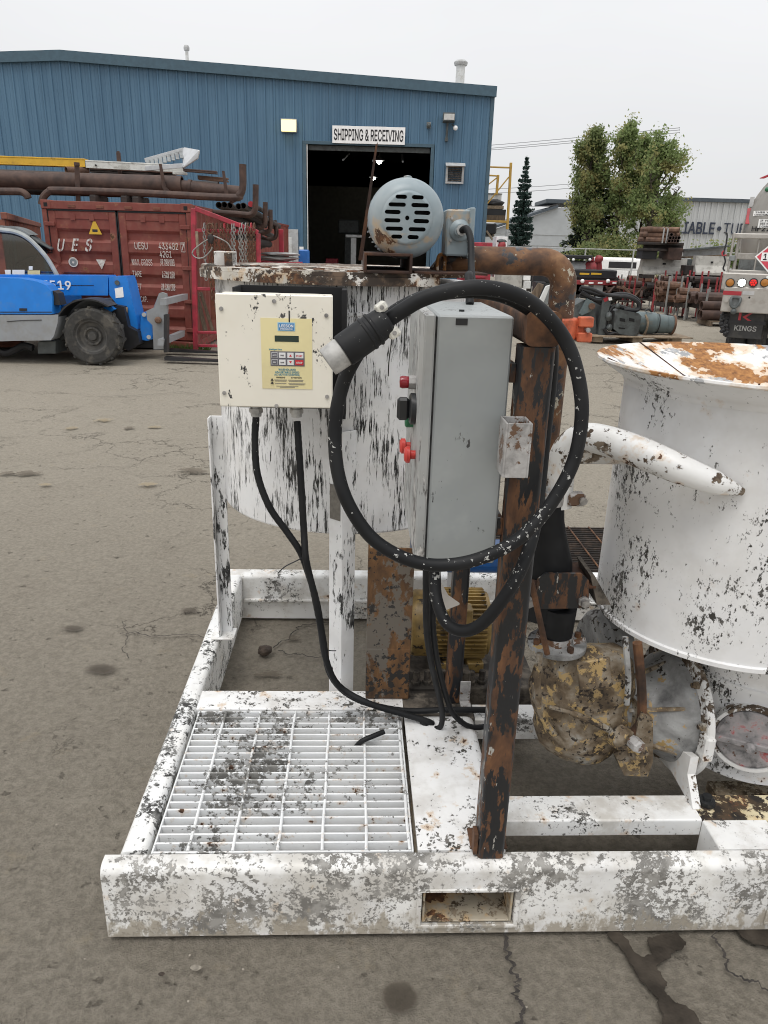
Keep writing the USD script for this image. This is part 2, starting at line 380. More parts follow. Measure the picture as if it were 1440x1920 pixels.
def patch(name, label, px, py, wpx, hpx, mat, rotz=0.0):
    a, l, r_, t_, b_ = (W(px + dx, py + dy, z=0) for dx, dy in ((0, 0), (-wpx / 2, 0), (wpx / 2, 0), (0, -hpx / 2), (0, hpx / 2)))
    rx, ry = np.linalg.norm(r_ - l) / 2 * 1.5, np.linalg.norm(t_ - b_) / 2 * 1.5
    P = path_for('/World', name); x = UsdGeom.Xform.Define(stage, P); x.AddTranslateOp().Set(Gf.Vec3d(a[0], a[1], .0032)); x.AddRotateZOp().Set(math.degrees(rotz)); x.AddScaleOp().Set(Gf.Vec3f(rx, ry, 1))
    m = trimesh.Trimesh(np.vstack([[0, 0, 0], [[math.cos(q), math.sin(q), 0] for q in np.linspace(0, 2 * PI, 24, endpoint=False)]]), [[0, k + 1, (k + 1) % 24 + 1] for k in range(24)], process=False)
    usdkit.mesh(stage, P + '/' + 'stain_film', m, M[mat]); tag(x.GetPrim(), label, 'stain', None, 'structure')
ground_mat()
def _ground():
    xs = np.unique(np.r_[np.linspace(-3.5, 3.5, 71), np.linspace(-14, 14, 57), np.linspace(-60, 60, 31), -900, -400, -200, 200, 400, 900])
    ys = np.unique(np.r_[np.linspace(-2, 6, 81), np.linspace(6, 32, 53), np.linspace(-20, 120, 36), -300, -80, 220, 420, 900, 1500])
    X, Y = np.meshgrid(xs, ys); P = np.stack([X.ravel(), Y.ravel(), np.zeros(X.size)], 1)
    P[:, 2] = -.018 * meshkit.fbm(P * .7, 4, 3) * (np.hypot(X.ravel(), Y.ravel()) < 25) - .006
    n = len(xs); i = np.arange(len(ys) - 1)[:, None] * n + np.arange(n - 1)[None]
    i = i.ravel(); F = np.vstack([np.stack([i, i + 1, i + n + 1], 1), np.stack([i, i + n + 1, i + n], 1)])
    return trimesh.Trimesh(P, F, process=False)
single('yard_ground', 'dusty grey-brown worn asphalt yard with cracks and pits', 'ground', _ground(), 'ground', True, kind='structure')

def blotch(poly_pts, z, seed, amp=.02, sub=40):
    """ragged flat patch along an outline"""
    p = curve(poly_pts, sub, closed=True)
    n1 = meshkit.fbm(np.c_[p[:, :2] * 60, np.zeros(len(p)) + seed], 5, seed) - .5
    n2 = meshkit.fbm(np.c_[p[:, :2] * 60, np.zeros(len(p)) + seed + 40], 5, seed + 9) - .5
    p = p + np.c_[n1, n2, 0 * n1] * 2 * amp
    from shapely.geometry import Polygon
    q = Polygon(p[:, :2]).buffer(0)
    gs = list(getattr(q, 'geoms', [q]))
    out = []
    for s in gs:
        if s.area > 1e-5: out.append(trimesh.creation.extrude_polygon(s, .0012, engine='earcut'))
    return move(cat_(out), 0, 0, z)
plain('wet_stain', (.040, .033, .026), .75, var=.4, sc=14.0, bump=.004, bsc=150.0, spec=.15)
plain('crack_fill', (.035, .03, .026), .9, var=.4, sc=30.0, bump=.004, bsc=120.0)
def gpts(*px): return [W(x, y, z=0.0) * [1, 1, 0] for x, y in px]
stain_lab = dict(cat='stain', kind='structure')
single('wet_stain', 'branching dark wet stain on asphalt below the skid front', 'stain', blotch(gpts((1135, 1750), (1165, 1752), (1195, 1790), (1225, 1788), (1215, 1762), (1235, 1755), (1270, 1752), (1285, 1772), (1262, 1790), (1235, 1812), (1248, 1850), (1262, 1878), (1300, 1900), (1330, 1990), (1255, 1990), (1240, 1905), (1235, 1880), (1205, 1845), (1190, 1815), (1170, 1785)), .0005, 3, .012), 'wet_stain', False, kind='structure')
single('wet_stain', 'small dark wet patch at right edge below the skid', 'stain', blotch(gpts((1385, 1745), (1450, 1738), (1500, 1760), (1480, 1790), (1440, 1775), (1405, 1765)), .0005, 5, .01), 'wet_stain', False, kind='structure')
patch('oil_spot', 'round brown-grey oil spot in front of the skid', 749, 1870, 88, 78, 'patch_spot')
for px, py, w_, h_, mt_, lab_ in ((50, 888, 62, 12, 'patch_dark', 'flat dark dirt patch furthest left on the yard'), (358, 882, 64, 13, 'patch_dark', 'long dark dirt patch left of the white leg'), (12, 888, 40, 9, 'patch_dark', 'dark dirt patch cut by the left edge'), (138, 1178, 60, 14, 'patch_oil', 'oval oil mark on the asphalt left of the skid'),
        (355, 1145, 46, 14, 'patch_oil', 'small dark mark beside the white corner leg'), (190, 1254, 90, 24, 'patch_oil', 'slanted dark smear left of the skid rail'), (505, 1264, 56, 14, 'patch_dark', 'dark blot inside the empty skid bay'), (550, 1196, 34, 10, 'patch_dark', 'dark mark right of the dirt lump in the skid bay'), (135, 803, 26, 6, 'patch_tan', 'small brown mark far out on the yard'), (240, 803, 26, 6, 'patch_dark', 'second small brown mark far out on the yard'),
        (290, 801, 28, 6, 'patch_tan', 'third small brown mark far out on the yard'), (85, 909, 30, 5, 'patch_tan', 'tan crumbs beside the flat dirt patch'), (278, 908, 38, 9, 'patch_tan', 'rust coloured crumbs on the yard before the white box'), (195, 788, 34, 7, 'patch_tan', 'orange tan crumbs far out on the yard')):
    patch('dirt_patch', lab_, px, py, w_, h_, mt_)
def crack(px, w, seed):
    p = curve(gpts(*px), 22); n = len(p)
    off = (meshkit.fbm(np.c_[np.arange(n) * .16, np.zeros(n), np.zeros(n)], 4, seed) - .5) * .045
    wd = w * (.55 + .9 * meshkit.fbm(np.c_[np.arange(n) * .22, np.ones(n) * 5, np.zeros(n)], 3, seed))
    wd[0] = wd[-1] = .0008
    t = np.gradient(p, axis=0); t /= np.linalg.norm(t, axis=1, keepdims=True); s = np.stack([-t[:, 1], t[:, 0], 0 * t[:, 0]], 1)
    a, b = p + s * (off + wd / 2)[:, None], p + s * (off - wd / 2)[:, None]
    V = np.vstack([a, b]); V[:, 2] = .0010
    F = [q for i in range(n - 1) for q in ((i, i + n, i + 1), (i + 1, i + n, i + n + 1))]
    return trimesh.Trimesh(V, np.array(F), process=False)
for k, (px, w, lab) in enumerate([
        ([(945, 1748), (952, 1785), (960, 1815), (972, 1840), (970, 1865), (978, 1900), (965, 1930), (985, 2000)], .010, 'long open crack running forward from below the fork pocket'),
        ([(1335, 1748), (1352, 1770), (1360, 1800), (1385, 1830), (1430, 1850), (1480, 1870)], .007, 'crack below the right part of the skid front'),
        ([(225, 1190), (250, 1185), (290, 1192), (345, 1190), (400, 1196)], .0045, 'thin crack leading to the left corner leg'),
        ([(226, 1165), (236, 1195), (233, 1215), (240, 1235)], .003, 'short crack left of the skid rail'),
        ([(180, 744), (240, 742), (300, 738), (340, 735), (375, 740)], .008, 'thin crack in the yard behind the white control box'),
        ([(510, 1215), (545, 1195), (560, 1175), (600, 1170), (640, 1160)], .006, 'crack inside the empty skid bay'),
        ([(520, 1220), (560, 1228), (610, 1232)], .005, 'faint crack beside the lump of dirt')]):
    single('crack', lab, 'crack', crack(px, w, 50 + k), 'crack_fill', False, kind='structure')

# ================================================================== materials of the skid
worn('frame_white', (.80, .80, .78), (.75, .755, .75), thr=.57, sc=50.0, msc=6.0, mk=.5, under=((.06, .058, .05), (.24, .235, .225)), rust=.68, rsc=12.0, halo=.5, dirt=.5, dirt_thr=.54)
worn('front_white', (.80, .80, .78), (.69, .69, .685), thr=.512, sc=44.0, msc=6.0, mk=.46, under=((.17, .163, .15), (.31, .30, .28)), rust=.70, rsc=13.0, halo=.4, dirt=.5, dirtcol=(.36, .325, .265), dirt_thr=.5, low=(.0, .21, (.33, .295, .24), .9), w2=.35, rgh=.72)
worn('rail_white', (.80, .80, .78), (.73, .74, .74), thr=.525, sc=44.0, msc=6.0, mk=.5, under=((.035, .035, .033), (.18, .18, .172)), rust=.72, rsc=12.0, halo=.35)
worn('plate_white', (.81, .81, .80), (.78, .78, .775), thr=.585, sc=40.0, msc=5.0, mk=.55, under=((.05, .048, .04), (.16, .15, .135)), rust=.66, rsc=13.0, halo=.6, dirt=.35)
worn('grate_white', (.80, .81, .81), (.72, .735, .745), thr=.548, sc=34.0, msc=4.0, mk=.62, under=((.16, .157, .147), (.26, .255, .24)), rust=.66, rsc=22.0, halo=.35, dirt=.12, loc=(.6, .2, 0))
worn('tank_white', (.79, .79, .785), (.71, .715, .72), thr=.538, sc=100.0, msc=9.0, mk=.42, stretch=(1, 1, .075), under=((.016, .016, .016), (.075, .074, .07)), rust=.80, halo=.1, dirt=.2, bump=.0008, w2=.5, loc=(.3, .4, .1))
worn('leg_white', (.80, .80, .79), (.74, .745, .75), thr=.545, sc=46.0, msc=5.0, mk=.5, stretch=(1, 1, .2), under=((.02, .02, .02), (.13, .13, .125)), rust=.74, halo=.2)
worn('hopper_white', (.78, .78, .775), (.72, .725, .73), thr=.572, sc=75.0, msc=5.5, mk=.50, stretch=(1, 1, .6), under=((.035, .033, .028), (.13, .125, .115)), rust=.72, rsc=14.0, halo=.25, dirt=.15, bump=.0008, w2=.35, loc=(.2, .7, .3))
worn('cream_box', (.80, .765, .67), (.76, .725, .63), thr=.62, sc=34.0, msc=5.0, mk=.5, stretch=(1, 1, .6), under=((.02, .02, .02), (.07, .068, .065)), rust=.85, halo=.0, dirt=.12, dirtcol=(.55, .45, .3), dirt_thr=.6, rough=.35, bump=.0005, w2=.3)
worn('cabinet_grey', (.315, .335, .335), (.285, .305, .305), thr=.612, sc=44.0, msc=4.0, mk=.5, stretch=(1, 1, .45), under=((.05, .05, .05), (.13, .13, .12)), rust=.84, halo=.05, dirt=.3, dirtcol=(.43, .44, .43), dirt_thr=.6, rough=.4, bump=.0004)
worn('cabinet_worn', (.40, .41, .405), (.30, .31, .305), thr=.55, sc=60.0, msc=5.0, mk=.5, stretch=(1, 1, .18), under=((.14, .13, .125), (.55, .54, .52)), rust=.80, halo=.15, rough=.5)
worn('lid_paint', (.74, .72, .68), (.6, .57, .5), thr=.475, sc=26.0, msc=7.0, mk=.8, under=((.04, .028, .02), (.15, .10, .065)), rust=.57, rsc=14.0, halo=.5, dirt=.45, dirt_thr=.5)
worn('rim_paint', (.84, .83, .81), (.78, .77, .75), thr=.535, sc=15.0, msc=3.0, mk=.7, under=((.28, .29, .30), (.45, .455, .46)), rust=.53, rsc=6.0, halo=.6, dirt=.2, rramp=[(.3, (.13, .05, .015)), (.5, (.30, .13, .035)), (.7, (.42, .2, .06))], loc=(.35, .1, .2), w2=.3)
worn('elbow_white', (.77, .77, .755), (.70, .70, .69), thr=.545, sc=26.0, msc=6.0, mk=.75, under=((.06, .038, .022), (.19, .15, .11)), rust=.64, rsc=13.0, halo=.4)
worn('motor_grey', (.235, .29, .315), (.20, .245, .265), thr=.68, sc=60.0, msc=5.0, mk=.6, under=((.06, .04, .03), (.2, .14, .1)), rust=.635, rsc=7.5, halo=.55, dirt=.35, dirtcol=(.38, .4, .4), dirt_thr=.55, rough=.42, bump=.0007)
rusty('rust_plain')
rusty('pipe_black', [(.3, (.012, .010, .009)), (.5, (.03, .024, .02)), (.65, (.075, .05, .036)), (.8, (.15, .12, .1))], sc=20.0)
rusty('rust_dark', [(.3, (.012, .008, .007)), (.5, (.045, .02, .012)), (.65, (.10, .042, .018)), (.8, (.16, .07, .03))])
rusty('post_black', RUST, stretch=(1, 1, .5), over=(.010, .011, .013), othr=.47, osc=30.0, ostretch=(1, 1, .30), specks=(.34, .33, .3), sthr=.665, ssc=52.0, sstretch=(1, 1, .4), rough=.8)
rusty('rust_column', [(.25, (.03, .018, .012)), (.42, (.08, .042, .02)), (.55, (.15, .075, .03)), (.72, (.24, .13, .055))], sc=15.0, stretch=(1, 1, .4), over=(.125, .108, .088), othr=.51, osc=7.0, ostretch=(1, 1, .6), specks=(.022, .02, .018), sthr=.585, ssc=42.0)
rusty('pipe_rust', [(.3, (.022, .013, .009)), (.45, (.075, .036, .018)), (.58, (.14, .066, .028)), (.75, (.24, .13, .06))], sc=16.0, over=(.024, .026, .03), othr=.54, osc=7.0, specks=(.36, .33, .26), sthr=.655, ssc=44.0, rough=.7, bump=.001)
rusty('pump_paint', [(.3, (.03, .022, .015)), (.45, (.12, .085, .05)), (.56, (.22, .18, .13)), (.68, (.33, .32, .29)), (.8, (.42, .40, .37))], sc=12.0, over=(.38, .265, .115), othr=.548, osc=22.0, specks=(.03, .021, .014), sthr=.585, ssc=62.0, rough=.75, bump=.004)
rusty('pump_pale', [(.3, (.07, .07, .07)), (.48, (.24, .24, .235)), (.62, (.38, .385, .38)), (.8, (.5, .5, .49))], sc=8.0, over=(.38, .26, .11), othr=.60, osc=16.0, specks=(.03, .024, .02), sthr=.60, ssc=52.0, rough=.7, bump=.003)
rusty('galvanised', [(.3, (.16, .155, .15)), (.5, (.33, .32, .31)), (.7, (.45, .44, .43))], sc=30.0, over=(.12, .07, .045), othr=.515, osc=22.0, rough=.6, bump=.0006)
rusty('gold_paint', [(.3, (.06, .04, .015)), (.5, (.27, .18, .06)), (.7, (.42, .29, .10))], sc=9.0, specks=(.03, .022, .015), sthr=.62, ssc=30.0, rough=.45, bump=.001)
rusty('orange_paint', [(.3, (.12, .035, .015)), (.5, (.52, .11, .045)), (.75, (.62, .16, .07))], sc=16.0, specks=(.22, .2, .17), sthr=.68, ssc=50.0, rough=.6, bump=.001)
rusty('cover_red', [(.3, (.07, .07, .072)), (.45, (.26, .25, .25)), (.58, (.36, .33, .33)), (.66, (.42, .1, .1)), (.8, (.38, .06, .07))], sc=22.0, specks=(.1, .05, .03), sthr=.62, ssc=40.0, rough=.7)
def rubber(name, thr=.68, speck=(.42, .42, .4), sc=46.0, stretch=(1, 1, 1)):
    g = Graph(); c = g.coords(stretch); n = g.noise(c, sc, 6.0, .6); b = g.noise(g.coords(), 7.0, 3.0)
    k = g.step(g.math('add', n, g.math('multiply', g.math('subtract', b, .5), .5)), thr, thr + .02)
    sm = g.step(g.noise(g.coords(loc=(3, 3, 3)), 9.0, 4.0), .45, .65)
    col = g.mix(g.math('multiply', sm, .5), (.006, .0065, .0075), (.018, .0185, .0195))
    g.done(name, g.mix(k, col, speck), g.math('add', .58, g.math('multiply', k, .3)), g.bump(n, .0006, .5), spec=.28)
rubber('cord_rubber', .672, sc=90.0)
rubber('conduit_black', .74)
rubber('boot_black', .78)
plain('black_void', (.006, .006, .007), .8, var=.3)
plain('gasket', (.012, .012, .013), .7)
plain('steel_bolt', (.32, .31, .30), .45, .6, var=.35, sc=40.0)
plain('plug_grey', (.34, .335, .32), .55, var=.3, sc=30.0, bump=.0006)
plain('plug_clamp', (.52, .51, .46), .5, var=.3, sc=60.0)
plain('gland_grey', (.42, .42, .41), .45, .3, var=.25, sc=40.0)
plain('red_plastic', (.52, .045, .035), .35, var=.15)
plain('dark_red_lens', (.22, .012, .02), .15)
plain('green_plastic', (.02, .14, .06), .35)
plain('black_plastic', (.013, .014, .015), .35)
plain('label_cream', (.74, .655, .36), .35, var=.05, grime=(.55, .46, .3), gk=.25)
plain('label_blue', (.05, .19, .40), .35)
plain('label_pale_blue', (.28, .48, .62), .35)
plain('label_grey', (.13, .13, .15), .35)
plain('label_white', (.72, .72, .72), .35)
plain('label_red', (.55, .03, .04), .35)
plain('print_black', (.02, .02, .022), .5)
plain('print_teal', (.03, .22, .32), .45)
plain('print_white', (.75, .75, .74), .5)
plain('lcd_green', (.02, .035, .028), .12)
plain('blue_paint', (.02, .13, .42), .4, grime=(.05, .06, .08))
plain('paper_tag', (.50, .47, .43), .8, var=.15)
plain('nameplate', (.19, .18, .165), .4, .5, var=.2, sc=60.0)
plain('base_grime', (.10, .085, .068), .85, var=.5, sc=18.0, bump=.006, bsc=40.0, grime=(.02, .017, .014), gsc=12.0, gthr=.5, gk=.9)
worn('yellow_stained', (.70, .62, .42), (.4, .32, .18), thr=.46, sc=16.0, msc=5.0, mk=.7, under=((.014, .010, .007), (.06, .038, .02)), rust=.60, halo=.6)
worn('pocket_dirt', (.55, .50, .40), (.36, .30, .21), thr=.5, sc=30.0, msc=5.0, mk=.5, under=((.07, .05, .03), (.25, .2, .14)), rust=.58, rsc=12.0, halo=.6, dirt=.6, dirt_thr=.45)

# ================================================================== the mixing skid (frame of reference: front left corner)
SK = thing('mixing_skid', 'chipped white steel skid carrying a mixing tank, motor, control boxes, pump and open hopper', 'mixing skid', SO, SYAW)
ZT = .232
def sp(name, mesh, mat, smooth=30, label=None, parent=SK): return part(parent, name, mesh, mat, smooth, label)
def rounded_bar(x0, x1, y0, y1, z0, z1, rf=.02, rb=.006, n=6):
    """bar along x: front top edge rounded by rf, back top edge by rb"""
    pr = [(y0, z0), (y1, z0), (y1, z1 - rb), (y1 - rb, z1)]
    pr += [(y0 + rf - rf * math.sin(a), z1 - rf + rf * math.cos(a)) for a in np.linspace(0, PI / 2, n)]
    return prism_x(pr, x0, x1)
# front rail with two fork pockets
fr = man(rounded_bar(0, 2.6, 0, .052, 0.004, ZT, .026))
for a in (.816, 1.757):
    fr = fr - man(trimesh.creation.box(bounds=[[a, -.1, .034], [a + .246, .2, .152]]))
front = sp('front_rail', fr, 'front_white', 25)
for a in (.816, 1.757):
    pk = sp('fork_pocket', tube_box(a + .004, a + .242, .004, .42, .038, .148, .006, 1), 'pocket_dirt')
    part(pk, 'pocket_back', box(a + .01, a + .236, .41, .416, .044, .142, 0), 'pocket_dirt')
    rimo = [box(a - .012, a + .258, -.006, 0, .148, .158, .002), box(a - .012, a + .258, -.006, 0, .026, .037, .002), box(a - .012, a + .0, -.006, 0, .037, .148, .002), box(a + .246, a + .258, -.006, 0, .037, .148, .002)]
    part(pk, 'pocket_rim', cat_(rimo), 'front_white')
def rail_y(x0, x1, y0, y1, z0, z1, r=.018, side=0):
    pr = [(x0, z0), (x1, z0)] + [(x1 - r + r * math.cos(a), z1 - r + r * math.sin(a)) for a in np.linspace(0, PI / 2, 5)] + [(x0 + r - r * math.sin(a), z1 - r + r * math.cos(a)) for a in np.linspace(0, PI / 2, 5)]
    return prism(pr, y0, y1)
sp('left_rail', rail_y(.034, .102, .053, 1.762, .03, ZT + .003), 'rail_white', 25)
sp('right_rail', rail_y(2.50, 2.57, .053, 1.762, .03, ZT), 'rail_white', 25)
rr_ = sp('rear_rail', cat_(rounded_bar(.03, 2.6, 1.765, 1.84, .004, ZT, .02), box(.11, 2.5, 1.745, 1.7645, .10, .112, .002)), 'frame_white', 25)
sp('cross_beam', rounded_bar(.103, .806, .688, .80, .10, ZT - .003, .004, .004), 'plate_white')
dp = [(.805, .10), (.811, .10)]
arc = [(1.012 + .032 * math.sin(a), ZT + .001 - .032 + .032 * math.cos(a)) for a in np.linspace(0, PI / 2, 7)]
pr = [(.806, ZT + .001)] + arc + [(1.044, .09), (1.036, .09), (1.036, ZT - .034)] + [(.806, ZT - .008)]
sp('deck_plate', prism(pr, .0535, .64), 'plate_white', 25)
sp('deck_plate', box(.807, 1.044, .6405, .80, .15, ZT - .004, .002), 'base_grime')
sp('inner_beam', rounded_bar(1.046, 1.614, .160, .262, .178, ZT - .002, .006, .004), 'yellow_stained' if False else 'frame_white')
sp('inner_beam', rounded_bar(1.615, 2.5, .160, .262, .178, ZT - .002, .006, .004), 'yellow_stained', label='oil-stained inner beam below the hopper')
sp('inner_beam', rounded_bar(1.046, 2.5, .63, .72, .15, ZT - .004, .006, .004), 'frame_white')
sp('short_beam', rail_y(1.615, 1.80, .0535, .159, .11, ZT - .003, .006), 'frame_white')
sp('inner_beam', rounded_bar(.103, 2.5, 1.30, 1.36, .004, .10, .004, .004), 'frame_white') if False else None
# walkway grating: banding, bearing bars, cross rods
gx0, gx1, gy0, gy1, gz = .112, .796, .058, .682, ZT - .008
gr = sp('grating', box(gx0, gx0 + .005, gy0, gy1, gz - .032, gz, .001), 'grate_white', False)
part(gr, 'end_band', box(gx1 - .005, gx1, gy0, gy1, gz - .032, gz, .001), 'grate_white', False)
nb = 21
for k in range(nb):
    y = gy0 + .004 + (gy1 - gy0 - .008) * k / (nb - 1)
    part(gr, 'bearing_bar', box(gx0 + .0055, gx1 - .0055, y - .0028, y + .0028, gz - .034, gz + .0006 * ((k * 7) % 3), .0008), 'grate_white', False)
for k in range(6):
    x = .205 + .1165 * k if k < 5 else gx1 - .011
    rod = tube([(x + .001 * math.sin(k * 3 + j), gy0 + .004 + (gy1 - gy0 - .01) * j / 14, gz + .001) for j in range(15)], .0042, 8)
    part(gr, 'cross_rod', rod, 'grate_white')
g2 = sp('rear_grating', box(1.30, 1.306, 1.86, 2.48, ZT - .035, ZT, .001), 'pipe_black', False)
part(g2, 'end_band', box(2.45, 2.456, 1.86, 2.48, ZT - .035, ZT, .001), 'pipe_black', False)
for k in range(20):
    y = 1.87 + .031 * k
    part(g2, 'bearing_bar', box(1.307, 2.449, y - .003, y + .003, ZT - .034, ZT, .0008), 'pipe_black', False)
for x in (1.5, 1.62, 1.74, 1.86, 1.98): part(g2, 'cross_rod', tube([(x, 1.87, ZT + .003), (x, 2.46, ZT + .003)], .0045, 6), 'rust_plain')

# ---- tank
TX, TY, TR = .600, 1.320, .470
tank = lathe([(0, .80), (TR - .004, .806), (TR, .812), (TR, 1.515), (TR + .004, 1.52), (TR + .004, 1.527), (TR, 1.532), (TR, 1.606), (0, 1.606)], 96)
tk = sp('tank', move(tank, TX, TY), 'tank_white', 25)
from shapely.geometry import Point as _Pt, box as _bx
lp_ = _Pt(TX, TY).buffer(.515, quad_segs=24).intersection(_bx(-1, -1, 1.0, 3)); lr_ = _Pt(TX, TY).buffer(.52, quad_segs=24).intersection(_bx(-1, -1, .88, 3)).difference(_Pt(TX, TY).buffer(.42, quad_segs=24))
lid = sp('tank_lid', move(trimesh.creation.extrude_polygon(lp_, .012, engine='earcut'), 0, 0, 1.634), 'lid_paint', 25)
part(lid, 'lid_flange', move(trimesh.creation.extrude_polygon(lr_, .025, engine='earcut'), 0, 0, 1.6085), 'lid_paint', 25)
for k in range(46):
    a = rng.uniform(PI * 1.02, PI * 1.98); r_ = rng.uniform(.30, .505)
    part(lid, 'rust_flake', lump((min(.98, TX + r_ * math.cos(a)), TY + r_ * math.sin(a), 1.647), rng.uniform(.005, .018), k, (1.2, 1, .3), .6, 1), 'rust_plain' if k % 3 else 'base_grime', False)
LGX, LGZ = (S(401, 480, y=1.16)[0], S(436, 480, y=1.16)[0]), S(415, 471, y=1.16)[2]
lug = sp('lifting_lug', cat_(tube_box(LGX[0], LGX[1], 1.16, 1.25, 1.645, LGZ, .006, 0), box(LGX[0] + .0005, LGX[0] + .004, 1.167, 1.243, 1.651, LGZ - .007, 0)), 'frame_white')
part(lug, 'lug_plate', box(LGX[0] + .035, LGX[1], 1.152, 1.1595, 1.645, LGZ - .004, .002), 'lid_paint')
# left corner leg: angle with a foot plate
ll = sp('tank_leg', cat_(box(.100, .106, 1.155, 1.205, .242, 1.125, .001), box(.1065, .148, 1.199, 1.205, .242, 1.125, .001)), 'leg_white', False)
part(ll, 'foot_plate', box(.07, .16, 1.14, 1.23, ZT + .0035, ZT + .011, .002), 'frame_white')
lx, ly = .590, .815
def angle_leg(x, y, z0, z1, w=.058, t=.006):
    a = math.radians(40); out = []
    for s in (-1, 1):
        m = box(0, s * w, 0, t, z0, z1, .001); out.append(move(rot(m, s * a, (0, 0, 1)), x, y))
    return cat_(*out)
fl = sp('tank_leg', angle_leg(lx, ly, .105, 1.165), 'leg_white', False)
sp('tank_leg', angle_leg(1.075, 1.36, .239, .95), 'leg_white', False)
npl = box(-.052, -.008, -.0030, -.0006, .865, .985, 0)
part(fl, 'nameplate', move(rot(npl, math.radians(-40), (0, 0, 1)), lx, ly), 'nameplate')
# rusty guard plate under the tank
sp('guard_plate', cat_(box(.677, .828, .748, .754, ZT, .80, .0015), box(.677, .683, .7545, .80, ZT, .80, .001), box(.822, .828, .7545, .80, ZT, .80, .001), box(.679, .826, .7445, .7478, ZT, .43, .001)), 'rust_column')

# ---- speed control box with its bracket
bx0, bx1, by0, by1, bz0, bz1 = .262, .562, .545, .665, 1.300, 1.592
VB = sp('control_box', box(bx0, bx1, by0 + .012, by1, bz0, bz1, .004), 'cream_box')
part(VB, 'box_cover', box(bx0 - .003, bx1 + .003, by0, by0 + .0115, bz0 - .003, bz1 + .003, .003), 'cream_box')
for (x, z) in ((.274, 1.556), (.412, 1.578), (.548, 1.545), (.272, 1.335), (.550, 1.330), (.412, 1.302)):
    part(VB, 'cover_screw', cyl((x, by0 - .003, z), (x, by0 - .0002, z), .0055, seg=10), 'steel_bolt')
part(VB, 'latch_mark', box(.449, .4525, by0 - .0012, by0 - .0002, 1.525, 1.555, 0), 'black_plastic')
PX0, PX1, PZ0, PZ1 = S(489, 600, y=by0)[0] - .001, S(585, 600, y=by0)[0], S(540, 729, y=by0)[2], S(540, 597, y=by0)[2]
pw, ph = PX1 - PX0, PZ1 - PZ0
yl = by0 - .0011
KP = part(VB, 'control_label', box(PX0, PX1, yl, by0 - .0002, PZ0, PZ1, 0), 'label_cream')
def lab(name, u0, u1, v0, v1, mat, lift=1):  # u across, v down, of the label
    x0, x1, z1, z0 = PX0 + u0 * pw, PX0 + u1 * pw, PZ1 - v0 * ph, PZ1 - v1 * ph
    sub(name, box(x0, x1, yl - .0007 * lift, yl - .0007 * (lift - 1) - .0001, z0, z1, 0), mat)
_li = [0]
def sub(name, m, mat):
    p = path_for('/World/mixing_skid/control_box', name); usdkit.mesh(stage, p, m, M[mat])
def ltext(s, u, v, h, mat, lift=1, sx=1.0, bold=True):
    m = text(s, h * ph, .0006, bold, sx, at=(0, yl - .0007 * (lift - 1), PZ1 - v * ph), center=True)
    sub('lettering', move(m, PX0 + u * pw), mat)
lab('badge', .33, .67, .055, .175, 'label_pale_blue'); lab('badge', .35, .65, .068, .163, 'label_blue', 2)
ltext('LEESON', .5, .122, .038, 'print_white', 3, 1.0); ltext('SPEEDMASTER', .5, .155, .018, 'print_white', 3, 1.0)
lab('display', .27, .74, .24, .325, 'lcd_green')
ltext('Intelligent Drive', .28, .445, .02, 'print_teal', 1, .9)
lab('keypad', .175, .85, .46, .67, 'label_grey')
for r0 in (0, 1):
    for k, (a, b) in enumerate(((.2, .32), (.345, .475), (.51, .635), (.665, .825))):
        v0 = .478 + .1 * r0
        key = 'label_red' if (k == 3 and r0) else ('label_grey' if k == 0 else 'label_white')
        if k == 0: lab('key_frame', a, b, v0, v0 + .075, 'label_white', 2)
        lab('key', a + .008 * (k == 0), b - .008 * (k == 0), v0 + .006 * (k == 0), v0 + .075 - .006 * (k == 0), key, 3 if k == 0 else 2)
ltext('START', .745, .533, .024, 'label_red', 3, .85); ltext('STOP', .745, .632, .026, 'print_white', 3, .9)
def tri(u, v, s, up):
    x, z = PX0 + u * pw, PZ1 - v * ph; h = s * ph
    return prism([(x - h, z - h * .8 * up), (x + h, z - h * .8 * up), (x, z + h * .8 * up)], yl - .0021, yl - .0015)
sub('key_arrow', tri(.572, .517, .02, 1), 'label_red'); sub('key_arrow', tri(.572, .612, .02, -1), 'label_red')
ltext('FWD', .41, .527, .018, 'print_black', 3, .9); ltext('REV', .26, .627, .018, 'print_white', 4, .9); ltext('AUTO', .26, .527, .018, 'print_white', 4, .8); ltext('MAN', .41, .627, .018, 'print_black', 3, .9)
ltext('WASHGUARD', .5, .735, .028, 'print_teal'); ltext('ADJUSTABLE SPEED', .5, .772, .027, 'print_teal', 1, .95); ltext('AC MOTOR CONTROL', .5, .808, .027, 'print_teal', 1, .95)
ltext('WARNING', .37, .845, .019, 'print_black'); ltext('ATTENTION', .68, .845, .019, 'print_black')
for k, (u, v, w_) in enumerate(((.37, .868, .25), (.37, .884, .22), (.67, .868, .3), (.67, .884, .28), (.37, .918, .22), (.69, .918, .34), (.69, .933, .3), (.5, .958, .44), (.5, .975, .3))):
    lab('small_print', u - w_ / 2, u + w_ / 2, v, v + .006, 'label_grey')
sub('warning_sign', tri(.2, .865, .024, 1), 'print_black'); sub('warning_sign', tri(.2, .91, .024, 1), 'print_black')
